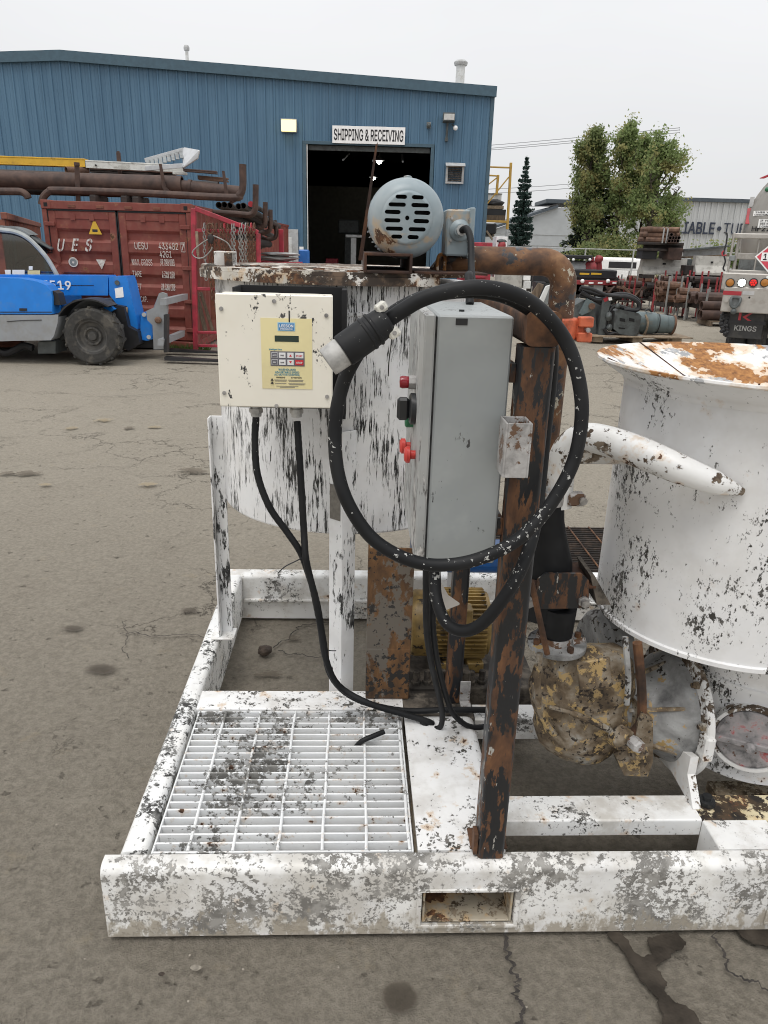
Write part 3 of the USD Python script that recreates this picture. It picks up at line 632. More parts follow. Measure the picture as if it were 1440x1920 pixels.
# backing frame of the box, open at the top
bk = cat_(box(.285, .60, .80, .806, 1.27, 1.604, .001), box(.285, .291, .668, .799, 1.27, 1.604, .001), box(.586, .60, .668, .799, 1.24, 1.604, .001), box(.292, .585, .668, .799, 1.27, 1.276, .001))
sp('box_bracket', bk, 'black_void', False)
for (gxp, gyp) in ((480, 768), (556, 770)):
    q = S(gxp, gyp, y=.60)
    gl = sp('cable_gland', move(lathe([(0, .0), (.0145, 0), (.0155, .006), (.0155, .018), (.0125, .022), (.0125, .030), (.0175, .032), (.0175, .036)], 12), q[0], .60, bz0 - .040), 'gland_grey', False)
    part(gl, 'lock_nut', move(lathe([(.0, 0), (.0185, 0), (.0195, .003), (.0195, .010), (.0185, .013), (0, .013)], 6), q[0], .60, bz0 - .030), 'gland_grey', False)

# ---- grey control cabinet hung on the post frame
cx0, cx1, cy0, cy1, cz0, cz1 = .790, .944, .055, .46, 1.052, 1.594
CB = sp('control_cabinet', box(cx0, cx1, cy0, cy1, cz0, cz1, .004), 'cabinet_grey')
part(CB, 'door_gasket', box(cx0 - .0042, cx0 - .0005, cy0 + .004, cy1 - .004, cz0 + .004, cz1 - .004, 0), 'gasket')
part(CB, 'cabinet_door', box(cx0 - .026, cx0 - .0045, cy0 - .002, cy1 + .002, cz0 - .002, cz1 + .002, .004), 'cabinet_worn')
fx = cx0 - .026
def knob(name, y, z, prof, mat, seg=18):
    return part(CB, name, orient(lathe(prof, seg), (fx - .0003, y, z), (-1, 0, 0)), mat)
def yz(px, py, y=.2): return S(px, py, y=y)[2]
knob('lamp_base', .22, yz(742, 716, .22), [(0, 0), (.016, 0), (.016, .016), (0, .016)], 'steel_bolt', 8)
knob('pilot_lamp', .22, yz(734, 716, .22), [(0, .0165), (.0135, .0165), (.0145, .03), (.0125, .036), (0, .037)], 'dark_red_lens')
sw = knob('rotary_switch', .20, yz(752, 766, .2), [(0, 0), (.036, 0), (.036, .011), (.030, .014), (0, .014)], 'black_plastic')
part(CB, 'switch_handle', box(fx - .042, fx - .0145, .19, .21, yz(752, 766, .2) - .026, yz(752, 766, .2) + .026, .006), 'black_plastic')
knob('green_button', .25, yz(745, 789, .25), [(0, 0), (.015, 0), (.015, .016), (.012, .019), (0, .02)], 'green_plastic')
knob('stop_button', .15, yz(745, 852, .15), [(0, 0), (.010, 0), (.010, .01), (.019, .013), (.019, .020), (.014, .025), (0, .026)], 'red_plastic')
knob('stop_button', .30, yz(742, 836, .3), [(0, 0), (.010, 0), (.010, .01), (.019, .013), (.019, .022), (.014, .026), (0, .027)], 'red_plastic')
part(CB, 'tape_patch', box(.826, .850, cy0 - .0008, cy0 - .0001, 1.575, 1.588, 0), 'black_plastic')
part(CB, 'roof_bolt', cyl((.85, .15, cz1), (.85, .15, cz1 + .004), .006, seg=8), 'black_plastic')
# post frame
def hss(x0, x1, y0, y1, z0, z1, r=.012, axis=2):
    d = [(x0, x1), (y0, y1), (z0, z1)]
    a, b = [k for k in range(3) if k != axis]
    from shapely.geometry import box as sb
    w, h_ = d[a][1] - d[a][0], d[b][1] - d[b][0]
    poly = sb(r, r, w - r, h_ - r).buffer(r, quad_segs=4)
    m = trimesh.creation.extrude_polygon(poly, d[axis][1] - d[axis][0], engine='earcut')
    v = np.array(m.vertices); o = np.zeros_like(v); o[:, a], o[:, b], o[:, axis] = v[:, 0] + d[a][0], v[:, 1] + d[b][0], v[:, 2] + d[axis][0]
    return trimesh.Trimesh(o, m.faces if axis != 1 else np.asarray(m.faces)[:, ::-1], process=False)
PF = sp('cabinet_post', hss(.958, 1.028, .022, .092, ZT + .002, 1.538), 'post_black')
part(PF, 'foot_plate', box(.945, 1.042, .0535, .125, ZT + .0015, ZT + .008, .001), 'rust_plain')
part(PF, 'foot_gusset', box(.947, .9575, .028, .06, ZT + .008, ZT + .075, .001), 'rust_plain')
sp('top_tube', hss(.962, 1.032, .018, .80, 1.540, 1.608, .014, 1), 'rust_plain' if False else 'post_top' if 'post_top' in M else 'rust_plain', label='rusty square tube over the cabinet')
sp('rear_post', hss(.955, 1.010, .72, .775, ZT, 1.538), 'post_black')
for z in (1.14, 1.48): sp('cabinet_mount', box(.9445, .9575, .06, .40, z - .02, z + .02, .001), 'post_black')
# socket: short open square tube on the front of the post
sk0 = S(923, 745, y=-.03); 
SKT = sp('plug_socket', tube_box(.925, .978, -.045, .0215, 1.285, 1.398, .004, 2), 'galvanised')
part(SKT, 'weld_bead', tube([(.9795, .02, 1.29 + .01 * k) for k in range(11)], [.003 + .0012 * (k % 2) for k in range(11)], 6), 'rust_plain')
part(SKT, 'socket_floor', box(.9295, .9735, -.0405, .017, 1.287, 1.291, 0), 'rust_dark')

# ---- agitator motor on its channel
MXc, MZc, MY0 = .772, 1.800, .845
prof = [(0, 0), (.066, 0), (.072, .003), (.075, .008), (.082, .010), (.094, .018), (.106, .034), (.1125, .055), (.114, .075), (.114, .17), (.1105, .176), (0, .176)]
cover = man(orient(lathe(prof, 56), (MXc, MY0, MZc), (0, 1, 0)))
inner = man(orient(lathe([(0, .010), (.066, .010), (.074, .02), (.098, .034), (.106, .06), (.106, .165), (0, .165)], 40), (MXc, MY0, MZc), (0, 1, 0)))
cover = cover - inner
k_ = .000514
for dy, segs in ((-112, ((-70, -5), (22, 90))), (-70, ((-108, -10), (20, 120))), (-30, ((-128, -38), (38, 130))), (15, ((-130, -38), (35, 125))), (60, ((-120, -22), (10, 108))), (103, ((-88, -25), (5, 70)))):
    for a, b in segs:
        q = k_ * dy * .98; r_ = 11 * k_
        slot = hull_spheres([((MXc + a * k_ + r_, MY0 - .02, MZc - q), r_), ((MXc + b * k_ - r_, MY0 - .02, MZc - q), r_), ((MXc + a * k_ + r_, MY0 + .02, MZc - q), r_), ((MXc + b * k_ - r_, MY0 + .02, MZc - q), r_)])
        cover = cover - man(slot)
cover = cover - man(cyl((MXc, MY0 - .02, MZc), (MXc, MY0 + .02, MZc), .0065, seg=12))
MO = sp('agitator_motor', cat_(orient(lathe([(0, .178), (.104, .178), (.106, .19), (.106, .44), (.085, .455), (0, .455)], 40), (MXc, MY0, MZc), (0, 1, 0)), box(MXc - .075, MXc + .075, MY0 + .17, MY0 + .42, 1.708, 1.72, .003)), 'motor_grey')
part(MO, 'fan_cover', cover, 'motor_grey', 35)
part(MO, 'fan', orient(lathe([(0, .055), (.1, .055), (.1, .07), (0, .07)], 24), (MXc, MY0, MZc), (0, 1, 0)), 'black_void')
fins = []
for k in range(40):
    a = 2 * PI * k / 40
    fins.append(move(rot(box(.104, .116, MY0 + .185, MY0 + .43, -.002, .002, 0), a, (0, 1, 0)), MXc, 0, MZc))
part(MO, 'cooling_fin', cat_(fins), 'motor_grey', False)
part(MO, 'lifting_eye', move(lathe([(0, 0), (.012, 0), (.012, .008), (0, .011)], 10), MXc + .005, MY0 + .12, MZc + .113), 'motor_grey')
tx0, tx1, tz0, tz1 = S(838, 400, y=.97)[0], S(888, 400, y=.97)[0], S(850, 480, y=.97)[2], S(850, 392, y=.97)[2]
TB = part(MO, 'terminal_box', box(tx0, tx1 - .006, .97, 1.08, tz0, tz1, .005), 'motor_grey')
TBp = '/World/mixing_skid/agitator_motor'
part(TBp, 'box_flange', box(tx1 - .012, tx1 + .004, .958, 1.09, tz0 - .008, tz1 + .006, .003), 'motor_grey')
hc = S(865, 432, y=.96)
part(TBp, 'gland_hub', orient(lathe([(0, 0), (.03, 0), (.032, -.006), (.026, -.012), (.019, -.016), (.019, -.024), (0, -.024)], 20), (hc[0] - .004, .969, hc[2]), (0, 1, 0)), 'motor_grey')
for dx in (-.026, .028):
    for dz in (-.03, .034): part(TBp, 'cover_screw', cyl((hc[0] + dx - .004, .965, hc[2] + dz), (hc[0] + dx - .004, .97, hc[2] + dz), .004, seg=8), 'steel_bolt')
part(TBp, 'conduit_nut', orient(lathe([(0, 0), (.017, 0), (.017, .014), (.013, .018), (0, .018)], 8), (hc[0] - .002, .925, hc[2]), (0, 1, 0)), 'gland_grey', False)
cpts = curve([(hc[0] - .002, .93, hc[2]), (hc[0] + .006, .88, hc[2] + .002), (hc[0] + .012, .83, hc[2] - .03), (hc[0] + .008, .76, hc[2] - .10), (hc[0] - .006, .60, hc[2] - .17), (.90, .42, 1.66), (.898, .36, 1.595)], 14)
sp('motor_conduit', tube(cpts, .0105, 12, ripple=.1), 'conduit_black')
chn = sp('motor_base', tube_box(.648, .789, .80, 1.30, 1.646, 1.702, .008, 1), 'rust_dark')
sp('base_plate', box(.80, 1.02, .85, 1.25, 1.645, 1.652, .001), 'rust_dark')
# flat bar standing beside the motor
b0, b1 = S(676, 488, y=.95), S(706, 266, y=.95)
sp('dip_bar', hull_spheres([(b0 + [-.008, 0, 0], .002), (b0 + [.016, 0, 0], .002), (b1 + [-.001, 0, 0], .002), (b1 + [.002, 0, .004], .0015)]) if False else prism([(b0[0] - .007, b0[2]), (b0[0] + .006, b0[2]), (b1[0] + .004, b1[2]), (b1[0] - .003, b1[2] - .01)], .947, .953), 'rust_dark')

# ---- discharge pipe with elbow and coupling
yp = 1.12
PXYZ = lambda px, py, y: S(px, py, y=y)
p0, p1, p2, p3, p4 = PXYZ(832, 491, yp), PXYZ(1000, 486, yp), PXYZ(1055, 545, yp), PXYZ(1052, 640, yp), PXYZ(1040, 815, yp)
zc = (p0[2] + p1[2]) / 2; xv = p2[0]
rad = .075
path = [(p0[0], yp, zc), (p0[0] + .1, yp, zc), (xv - .16, yp, zc)] + [(xv - rad + rad * math.sin(a), yp, zc - rad + rad * math.cos(a)) for a in np.linspace(0, PI / 2, 9)] + [(xv, yp, p3[2] - .02)]
sp('discharge_pipe', tube(path, .0445, 24), 'pipe_rust')
sp('pipe_mitre', hull_spheres([((p0[0] + .005, yp - .03, zc + .012), .012), ((p0[0] + .005, yp + .03, zc + .012), .012), ((p0[0] - .035, yp - .03, 1.655), .008), ((p0[0] - .035, yp + .03, 1.655), .008), ((p0[0] + .02, yp - .035, 1.655), .006), ((p0[0] + .02, yp + .035, 1.655), .006)]), 'pipe_rust')
sp('discharge_pipe', tube([(xv, yp, p3[2] - .021), (xv, yp, 1.0)], .0415, 20), 'pipe_rust')
hk = [PXYZ(a, b, yp - .075) for a, b in ((820, 512), (820, 492), (823, 480), (829, 477), (834, 481), (834, 494), (833, 511))]
sp('hook_rod', tube(curve(hk, 5), .0055, 8), 'rim_paint')
czp = PXYZ(1060, 615, yp)[2]
CP = sp('pipe_coupling', move(lathe([(.0445, -.035), (.058, -.035), (.062, -.03), (.062, .03), (.058, .035), (.0445, .035)], 28), xv, yp, czp), 'orange_paint')
for s in (1,):
    part(CP, 'bolt_lug', cat_(box(xv + .055, xv + .105, yp - .05, yp - .016, czp + .008, czp + .042, .004), box(xv + .055, xv + .105, yp - .05, yp - .016, czp - .042, czp - .01, .004), box(xv + .05, xv + .09, yp - .035, yp + .0, czp - .03, czp + .03, .004)), 'orange_paint')
    part(CP, 'lug_bolt', cyl((xv + .085, yp - .06, czp), (xv + .085, yp + .05, czp), .008, seg=8), 'steel_bolt')

# ---- hopper
HX, HY, HR = 1.765, .555, .372
hb = lathe([(0, .60), (.29, .64), (HR - .004, .686), (HR + .007, .688), (HR + .007, .700), (HR, .703), (HR, 1.40), (HR + .01, 1.412), (.475, 1.462), (.478, 1.468), (.474, 1.471), (HR + .0, 1.425), (.20, 1.285), (.12, 1.18), (0, 1.18)], 96)
HP = sp('hopper', move(lathe([(0, .655), (.29, .66), (HR - .004, .686), (HR + .007, .688), (HR + .007, .700), (HR, .703), (HR, 1.3955)], 96), HX, HY), 'hopper_white', 25)
part(HP, 'rim_flare', move(lathe([(HR + .0005, 1.372), (HR + .010, 1.392), (.452, 1.436), (.449, 1.440), (HR + .002, 1.404), (HR + .0005, 1.372)], 96), HX, HY), 'hopper_white', 35)
part(HP, 'hopper_rim', move(lathe([(.4525, 1.4365), (.458, 1.441), (.457, 1.447), (.450, 1.448), (HR + .02, 1.424), (.22, 1.352), (.12, 1.25), (.0, 1.25)], 96), HX, HY), 'rim_paint', 35)
for a in (PI * .66, PI * 1.0, PI * 1.33, PI * 1.6):
    ca, sa = math.cos(a), math.sin(a)
    part(HP, 'rim_seam', tube([(HX + r_ * ca, HY + r_ * sa, z_) for r_, z_ in ((.450, 1.4495), (.392, 1.4255), (.24, 1.360))], .0022, 6), 'rust_dark')
sp('hopper_sump', move(lathe([(0, ZT), (.225, ZT), (.225, .53), (.232, .533), (.232, .545), (.225, .548), (.26, .655), (0, .655)], 64), 1.90, .52), 'hopper_white', 25)
# round handhole with crossbar
a_h = math.radians(-116); hd = np.array([math.cos(a_h), math.sin(a_h), 0])
hc_ = np.array([1.90, .52, 0]) + hd * .212; hc_[2] = .392
HH = sp('handhole_ring', orient(lathe([(.098, 0), (.108, 0), (.108, .035), (.098, .035), (.098, 0)], 36), hc_, hd), 'elbow_white')
part(HH, 'handhole_cover', orient(lathe([(0, .0), (.094, 0), (.094, .03), (.088, .034), (0, .034)], 36), hc_ + [0, 0, -.002], hd), 'cover_red')
tb_ = np.array([-hd[1], hd[0], 0]); cc = hc_ + hd * .04 + [0, 0, -.012]
part(HH, 'cross_bar', beam(cc - tb_ * .10, cc + tb_ * .10, .016, .02), 'cover_red')
part(HH, 'clamp_knob', orient(lathe([(0, 0), (.014, 0), (.016, .01), (.01, .022), (0, .024)], 12), cc + hd * .006, hd), 'cover_red')
sp('anchor_bolt', move(lathe([(0, 0), (.024, 0), (.024, .012), (.014, .014), (.014, .026), (0, .027)], 10), 1.655, .225, ZT - .001), 'black_plastic')
# tangential inlet: riser, elbow and sloping branch into the hopper
IN = curve([S(1046, 948, y=.50), S(1050, 890, y=.50), S(1062, 845, y=.49), S(1092, 822, y=.46), S(1135, 826, y=.41), S(1200, 848, y=.33), S(1270, 878, y=.26), S(1340, 905, y=.225), S(1392, 922, y=.225)], 8)
rr2 = np.interp(np.linspace(0, 1, len(IN)), [0, .25, .45, .62, .75, .88, 1], [.040, .040, .040, .040, .037, .029, .010])
sp('inlet_pipe', tube(IN, rr2, 24), 'elbow_white')
sp('inlet_stub', cyl((1.20, .50, 1.205), (1.44, .50, 1.205), .04, seg=20), 'elbow_white')

# ---- suction boot, bracket and pump
sxp, syp = 1.205, .50
CL = sp('hose_clamp', move(lathe([(.044, -.02), (.058, -.02), (.060, -.015), (.060, .015), (.058, .02), (.044, .02)], 24), 1.165, syp, 1.07), 'galvanised')
part(CL, 'clamp_lug', box(1.222, 1.27, syp - .045, syp - .01, 1.052, 1.088, .005), 'galvanised')
part(CL, 'clamp_bolt', cyl((1.262, syp - .055, 1.07), (1.262, syp + .01, 1.07), .011, seg=8), 'steel_bolt')
sp('rubber_boot', tube([(1.168, syp, 1.05), (1.175, syp, .99), (1.185, syp, .93), (1.195, syp, .87), (1.205, syp, .70)], [.054, .054, .060, .070, .078], 24), 'boot_black')
bq0, bq1 = S(1003, 1142, y=.40), S(1110, 1076, y=.40)
BR = sp('pump_bracket', prism([(bq0[0], bq0[2]), (bq1[0] + .004, bq0[2] + .004), (bq1[0] - .006, bq1[2] - .02), (bq1[0] - .03, bq1[2]), (bq0[0] + .02, bq1[2]), (bq0[0], bq1[2] - .02)], .40, .408), 'post_black')
part(BR, 'bracket_shelf', box(bq0[0] - .01, bq1[0] + .02, .4085, .58, bq1[2] - .05, bq1[2] - .042, .001), 'rust_dark')
for px in (992, 1096):
    q = S(px, 1130, y=.39)
    part(BR, 'bracket_bolt', orient(lathe([(0, 0), (.017, 0), (.017, .008), (.012, .009), (.012, .022), (0, .022)], 6), (q[0], .3995, q[2]), (0, -1, 0)), 'steel_bolt', False)
part(BR, 'bracket_arm', prism([(bq1[0] + .0, bq1[2] - .01), (bq1[0] + .012, bq1[2] - .01), (bq1[0] + .07, bq0[2] + .01), (bq1[0] + .03, bq0[2] + .01)], .41, .55), 'base_grime')
sleeve0 = S(1046, 1165, y=.45)
sp('suction_sleeve', tube([(sleeve0[0], .45, .745), (sleeve0[0], .45, .655)], [.05, .046], 20), 'boot_black')
cz_ = S(1040, 1197, y=.45)
SC = sp('hose_clamp', move(lathe([(.046, -.014), (.053, -.014), (.055, 0), (.053, .014), (.046, .014)], 24), cz_[0], .45, cz_[2] + .0), 'galvanised')
part(SC, 'clamp_lug', cyl((cz_[0] + .045, .41, cz_[2] + .01), (cz_[0] + .075, .40, cz_[2] + .024), .008, seg=8), 'galvanised')
r0_, r1_ = S(996, 1090, y=.34), S(1026, 1226, y=.34)
sp('brace_rod', cyl(r0_, r1_, .0085, seg=10), 'rust_plain')
pc = np.array([1.33, .46, .43])
def vox(points):  # joins lumps by hull spheres into one casting
    out = None
    for grp in points:
        h_ = man(hull_spheres(grp, 2)); out = h_ if out is None else out + h_
    return out
ring = [((pc[0] - .065 + .125 * math.sin(a) * .52, pc[1] - .02 + .02 * math.cos(a), pc[2] - .01 + .115 * math.cos(a)), .085) for a in np.linspace(0, 2 * PI, 12)]
body = vox([
    [((1.265, .45, .555), .07), ((1.265, .45, .46), .095), ((1.30, .45, .34), .105), ((1.355, .45, .32), .105), ((1.40, .45, .40), .10), ((1.40, .45, .54), .075)],
    [((1.235, .45, .60), .035), ((1.235, .45, .52), .06)],
    [((1.42, .44, .56), .045), ((1.45, .44, .40), .06), ((1.44, .44, .32), .05)],
])
body = tm(body.refine_to_length(.016)); body = trimesh.Trimesh(body.vertices, body.faces, process=True)
trimesh.smoothing.filter_taubin(body, iterations=14)
vv = np.array(body.vertices); nn = np.array(body.vertex_normals)
body.vertices = vv + nn * ((meshkit.fbm(vv * 16, 4, 4) - .5) * .026)[:, None]
PU = sp('pump', body, 'pump_paint', True)
part(PU, 'suction_flange', move(lathe([(0, 0), (.082, 0), (.086, .004), (.086, .018), (.07, .022), (.05, .024), (0, .024)], 28), 1.235, .45, .612), 'pump_pale')
for a in np.linspace(.3, 2 * PI + .3, 5)[:-1]: part(PU, 'flange_bolt', cyl((1.235 + .07 * math.cos(a), .45 + .07 * math.sin(a), .63), (1.235 + .07 * math.cos(a), .45 + .07 * math.sin(a), .648), .010, seg=6), 'rust_plain', False)
vr = [S(1195, 1205, y=.345), S(1203, 1290, y=.335), S(1202, 1350, y=.335), S(1185, 1378, y=.335)]
part(PU, 'casting_rib', tube(curve(vr, 5), .014, 8), 'rust_plain')
part(PU, 'casting_rib', tube(curve([S(1030, 1325, y=.345), S(1075, 1338, y=.33), S(1130, 1362, y=.33), S(1165, 1385, y=.33)], 5), [.006] * 5 + [.010] * 11, 8), 'pump_paint')
part(PU, 'casting_rib', tube(curve([S(1172, 1195, y=.345), S(1178, 1270, y=.335), S(1175, 1320, y=.335)], 5), .009, 8), 'pump_pale')
dk = S(1166, 1385, y=.31)
part(PU, 'drain_boss', lump(dk, .038, 5, (1, .7, 1), .35, 3), 'pump_paint', True)
part(PU, 'drain_plug', orient(lathe([(0, 0), (.02, 0), (.02, .03), (.016, .036), (0, .036)], 6), dk + [.018, -.03, .015], (.3, -1, 0)), 'galvanised', False)
lb = [S(1200, 1330, y=.33), S(1222, 1345, y=.33), S(1222, 1425, y=.33), S(1212, 1452, y=.33), S(1168, 1450, y=.33), S(1150, 1408, y=.33), S(1185, 1395, y=.33)]
part(PU, 'bearing_block', prism([(q[0], q[2]) for q in lb][::-1], .32, .40), 'pump_paint')
part(PU, 'bearing_cap', lump(S(1195, 1408, y=.315), .028, 9, (1, .8, .9), .4, 3), 'pump_paint', True)
# bell and mounting disc
ax = np.array([1.0, .10, 0]); ax /= np.linalg.norm(ax)
dc = np.array([1.635, .47, .395])
part(PU, 'bell', orient(lathe([(0, -.21), (.07, -.21), (.10, -.15), (.135, -.07), (.165, -.03), (.172, 0), (0, 0)], 40), dc - ax * .013, ax), 'pump_pale', 30)
for a in np.linspace(.5, .5 + 2 * PI, 7)[:-1]:
    u = np.array([-ax[1], ax[0], 0]); w_ = np.array([0, 0, 1.0]); d_ = u * math.cos(a) + w_ * math.sin(a)
    part(PU, 'bell_web', beam(dc - ax * .19 + d_ * .085, dc - ax * .02 + d_ * .155, .012, .03, .002, up=d_), 'pump_paint')
for a in np.linspace(.35, .35 + 2 * PI, 11)[:-1]:
    u = np.array([-ax[1], ax[0], 0]); d_ = u * math.cos(a) + np.array([0, 0, 1.0]) * math.sin(a)
    part(PU, 'disc_bolt', orient(lathe([(0, 0), (.012, 0), (.012, .010), (.008, .011), (.008, .02), (0, .02)], 6), dc - ax * .0125 + d_ * .188, -ax), 'pump_paint', False)
part(PU, 'casting_rib', tube(curve([S(1012, 1225, y=.36), S(1008, 1290, y=.345), S(1020, 1350, y=.35), S(1060, 1400, y=.36)], 6), .010, 8), 'pump_paint')
part(PU, 'name_boss', hull_spheres([(S(1085, 1245, y=.345), .006), (S(1140, 1235, y=.345), .006), (S(1090, 1290, y=.335), .006), (S(1143, 1285, y=.335), .006)]), 'pump_paint')
DS = part(PU, 'mounting_disc', orient(lathe([(0, -.012), (.205, -.012), (.210, -.008), (.210, .008), (.205, .012), (0, .012)], 56), dc, ax), 'elbow_white')
part(PU, 'disc_foot', prism_x([(.32, .33), (.46, .26), (.42, .20), (.262, ZT + .0)][::-1] if False else [(.265, .36), (.265, .30), (.20, ZT - .001), (.262, ZT - .001), (.44, .24), (.44, .30)], dc[0] - .03, dc[0] - .006), 'elbow_white')
part(PU, 'disc_ear', box(dc[0] + .0, dc[0] + .03, .25, .30, .35, .43, .006), 'elbow_white')
part(PU, 'volute_back', orient(lathe([(0, -.02), (.15, -.02), (.17, .0), (.17, .06), (0, .06)], 32), (1.43, .62, .46), (1, .1, 0)), 'pump_pale')

# ---- drive motor and clutter below the tank
gmx0, gmx1, gmy, gmz, gmr = .835, 1.135, 1.02, .385, .125
GM = sp('pump_motor', orient(lathe([(0, 0), (.10, 0), (.118, .012), (.125, .03), (.125, .085), (.118, .09), (.118, .30), (0, .30)], 40), (gmx0, gmy, gmz), (1, 0, 0)), 'gold_paint', 25)
fin = []
for k in range(44):
    a = 2 * PI * k / 44
    fin.append(move(rot(box(gmx0 + .095, gmx0 + .285, .116, .134, -.0022, .0022, 0), a, (1, 0, 0)), 0, gmy, gmz))
part(GM, 'cooling_fin', cat_(fin), 'gold_paint', False)
part(GM, 'motor_foot', cat_(box(gmx0 + .1, gmx0 + .16, gmy - .12, gmy + .12, .24, .28, .003), box(gmx0 + .22, gmx0 + .28, gmy - .12, gmy + .12, .24, .28, .003)), 'gold_paint')
part(GM, 'junction_box', box(gmx0 + .12, gmx0 + .22, gmy - .16, gmy - .10, .44, .52, .004), 'gold_paint')
sp('coupling_guard', cat_(orient(lathe([(0, 0), (.07, 0), (.07, .26), (0, .26)], 24), (1.02, 1.35, .52), (1, 0, 0)), box(.86, 1.3, 1.28, 1.34, .50, .60, .004)), 'blue_paint')
sp('motor_plinth', box(.835, 1.30, .803, 1.29, .06, .238, .004), 'base_grime')
for k, (x, y) in enumerate(((.86, .83), (.90, .835), (.955, .84), (1.06, .835), (1.10, .84))):
    sp('base_bolt', move(lathe([(0, 0), (.018, 0), (.018, .012), (.012, .014), (.012, .05), (0, .052)], 6), x, y, .2385), 'base_grime', False)
sp('spacer_block', box(.99, 1.05, .80, .803 + .06, .2385, .30, .003), 'base_grime')
sp('bent_bracket', cat_(box(1.00, 1.035, .70, .7065, .25, .33, .001), box(1.00, 1.035, .66, .6995, .25, .256, .001)), 'galvanised')


# ---- conduits and cables fixed to the skid
def path3(*p): return curve([S(a, b, y=c) for a, b, c in p], 10)
sp('conduit', tube(path3((480, 782, .60), (478, 830, .595), (483, 890, .58), (505, 950, .57), (540, 1000, .56), (563, 1035, .555), (578, 1075, .57), (594, 1130, .59), (606, 1200, .61), (618, 1262, .64), (650, 1300, .655), (700, 1322, .64), (765, 1333, .64), (835, 1331, .64), (915, 1331, .66)), .0105, 12, ripple=.05), 'conduit_black')
sp('conduit', tube(path3((557, 790, .60), (561, 850, .59), (566, 930, .575), (570, 1000, .563), (574, 1050, .54), (588, 1110, .555), (600, 1170, .58), (611, 1235, .61), (635, 1285, .64), (690, 1318, .62), (760, 1340, .61), (800, 1352, .60), (812, 1358, .6)), .0105, 12, ripple=.05), 'conduit_black')
sp('conduit', tube(path3((799, 1062, .30), (799, 1110, .33), (800, 1180, .38), (808, 1240, .45), (822, 1300, .52), (829, 1335, .55), (826, 1362, .57), (808, 1366, .59), (790, 1352, .60)), .0095, 12, ripple=.05), 'conduit_black')
sp('conduit', tube(path3((812, 1062, .34), (811, 1110, .36), (812, 1180, .4), (820, 1240, .47), (835, 1300, .54), (850, 1338, .57), (880, 1362, .58), (920, 1362, .60)), .0095, 12, ripple=.05), 'conduit_black')
sp('cable_tie', tube(curve([S(574, 1042, y=.55), S(555, 1052, y=.53), S(535, 1062, y=.52), S(521, 1075, y=.52)], 5), .0018, 6), 'black_plastic')
sp('cable_tie', tube(curve([S(612, 1219, y=.60), S(622, 1220, y=.58), S(630, 1220, y=.585)], 4), .0016, 6), 'black_plastic')
def tag_mesh():
    a = [S(822, 1086, y=.5), S(820, 1120, y=.48), S(832, 1148, y=.47), S(858, 1128, y=.5), S(836, 1108, y=.52)]
    o = [(q[0], q[2]) for q in a]
    from shapely.geometry import Polygon
    return prism(list(Polygon(o).buffer(.004).exterior.coords)[:-1], .485, .4865)
sp('cloth_strip', tag_mesh(), 'paper_tag', False)
sp('ground_wire', tube(curve([S(735, 625, y=.10), S(733, 650, y=.14), S(729, 680, y=.18), S(728, 705, y=.2)], 5), .0013, 6), 'black_plastic')

# ================================================================== power cord coiled over the post
PC = thing('power_cord', 'thick black paint-flecked power cord looped round the grey cabinet, ending in a large plug', 'power cord', SO, SYAW)
cord = [(731, 598, -.052), (755, 582, -.06), (790, 562, -.065), (840, 546, -.07), (900, 539, -.065), (960, 550, -.05), (1010, 578, -.02), (1055, 630, -.005), (1080, 690, -.01), (1091, 770, -.02), (1077, 860, -.03), (1036, 940, -.04), (985, 1000, -.05), (930, 1035, -.055), (865, 1056, -.05), (800, 1058, -.045), (740, 1038, -.04), (690, 1001, -.03), (650, 938, -.02), (631, 870, -.005), (629, 790, .01), (643, 720, .012), (668, 668, .0), (702, 618, -.005), (748, 580, -.01), (805, 555, -.018), (870, 545, -.016), (935, 552, .01), (985, 574, .035), (1016, 602, .06), (1034, 648, .10),
        (1032, 720, .125), (1022, 810, .12), (1013, 900, .09), (1003, 985, .03), (980, 1060, -.02), (945, 1120, -.03), (905, 1168, -.02), (868, 1183, 0.0), (836, 1166, .03), (818, 1120, .07), (815, 1072, .10)]
part(PC, 'cord', tube(path3(*cord), .0142, 18), 'cord_rubber')
a_, b_ = S(614, 680, y=-.075), S(731, 596, y=-.055)
d_ = b_ - a_; d_ /= np.linalg.norm(d_)
part(PC, 'plug_shell', orient(lathe([(0, .004), (.0225, .004), (.024, 0), (.0262, 0), (.0275, .003), (.0285, .034), (.027, .036), (0, .036)], 32), a_, d_), 'plug_grey')
part(PC, 'plug_body', orient(lathe([(0, .0362), (.0305, .0362), (.0315, .040), (.0315, .088), (.033, .090), (.033, .094), (.0308, .096), (.0308, .102), (.033, .104), (.033, .108), (.030, .110), (.0275, .132), (.023, .138), (0, .138)], 32), a_, d_), 'cord_rubber')
s_ = np.cross(d_, [0, 1, 0]); s_ /= np.linalg.norm(s_)
for sg, o in ((1, .138), (-1, .132)):
    q = a_ + d_ * o + s_ * sg * .0255 + np.array([0, -.008, 0])
    cl_ = part(PC, 'strain_clamp', beam(q - d_ * .010, q + d_ * .013, .022, .019, .004, up=s_), 'plug_clamp')
    part(cl_, 'clamp_screw', cyl(q + np.array([0, -.010, 0]) + d_ * .003, q + np.array([0, -.0135, 0]) + d_ * .003, .0042, seg=8), 'steel_bolt')
CO = thing('cable_offcut', 'short black cable stub sticking up through the white grating', 'cable', SO, SYAW)
part(CO, 'cable', tube(curve([S(664, 1405, z=.19), S(678, 1390, z=.235), S(700, 1380, z=.248), S(720, 1372, z=.252)], 6), .0085, 10), 'conduit_black')
plain('clod', (.06, .045, .035), .9, var=.4, sc=40.0, bump=.004, bsc=60.0)
plain('stone', (.25, .225, .185), .85, var=.3, sc=30.0, bump=.003, bsc=60.0)
q = W(497, 1218, z=.02)
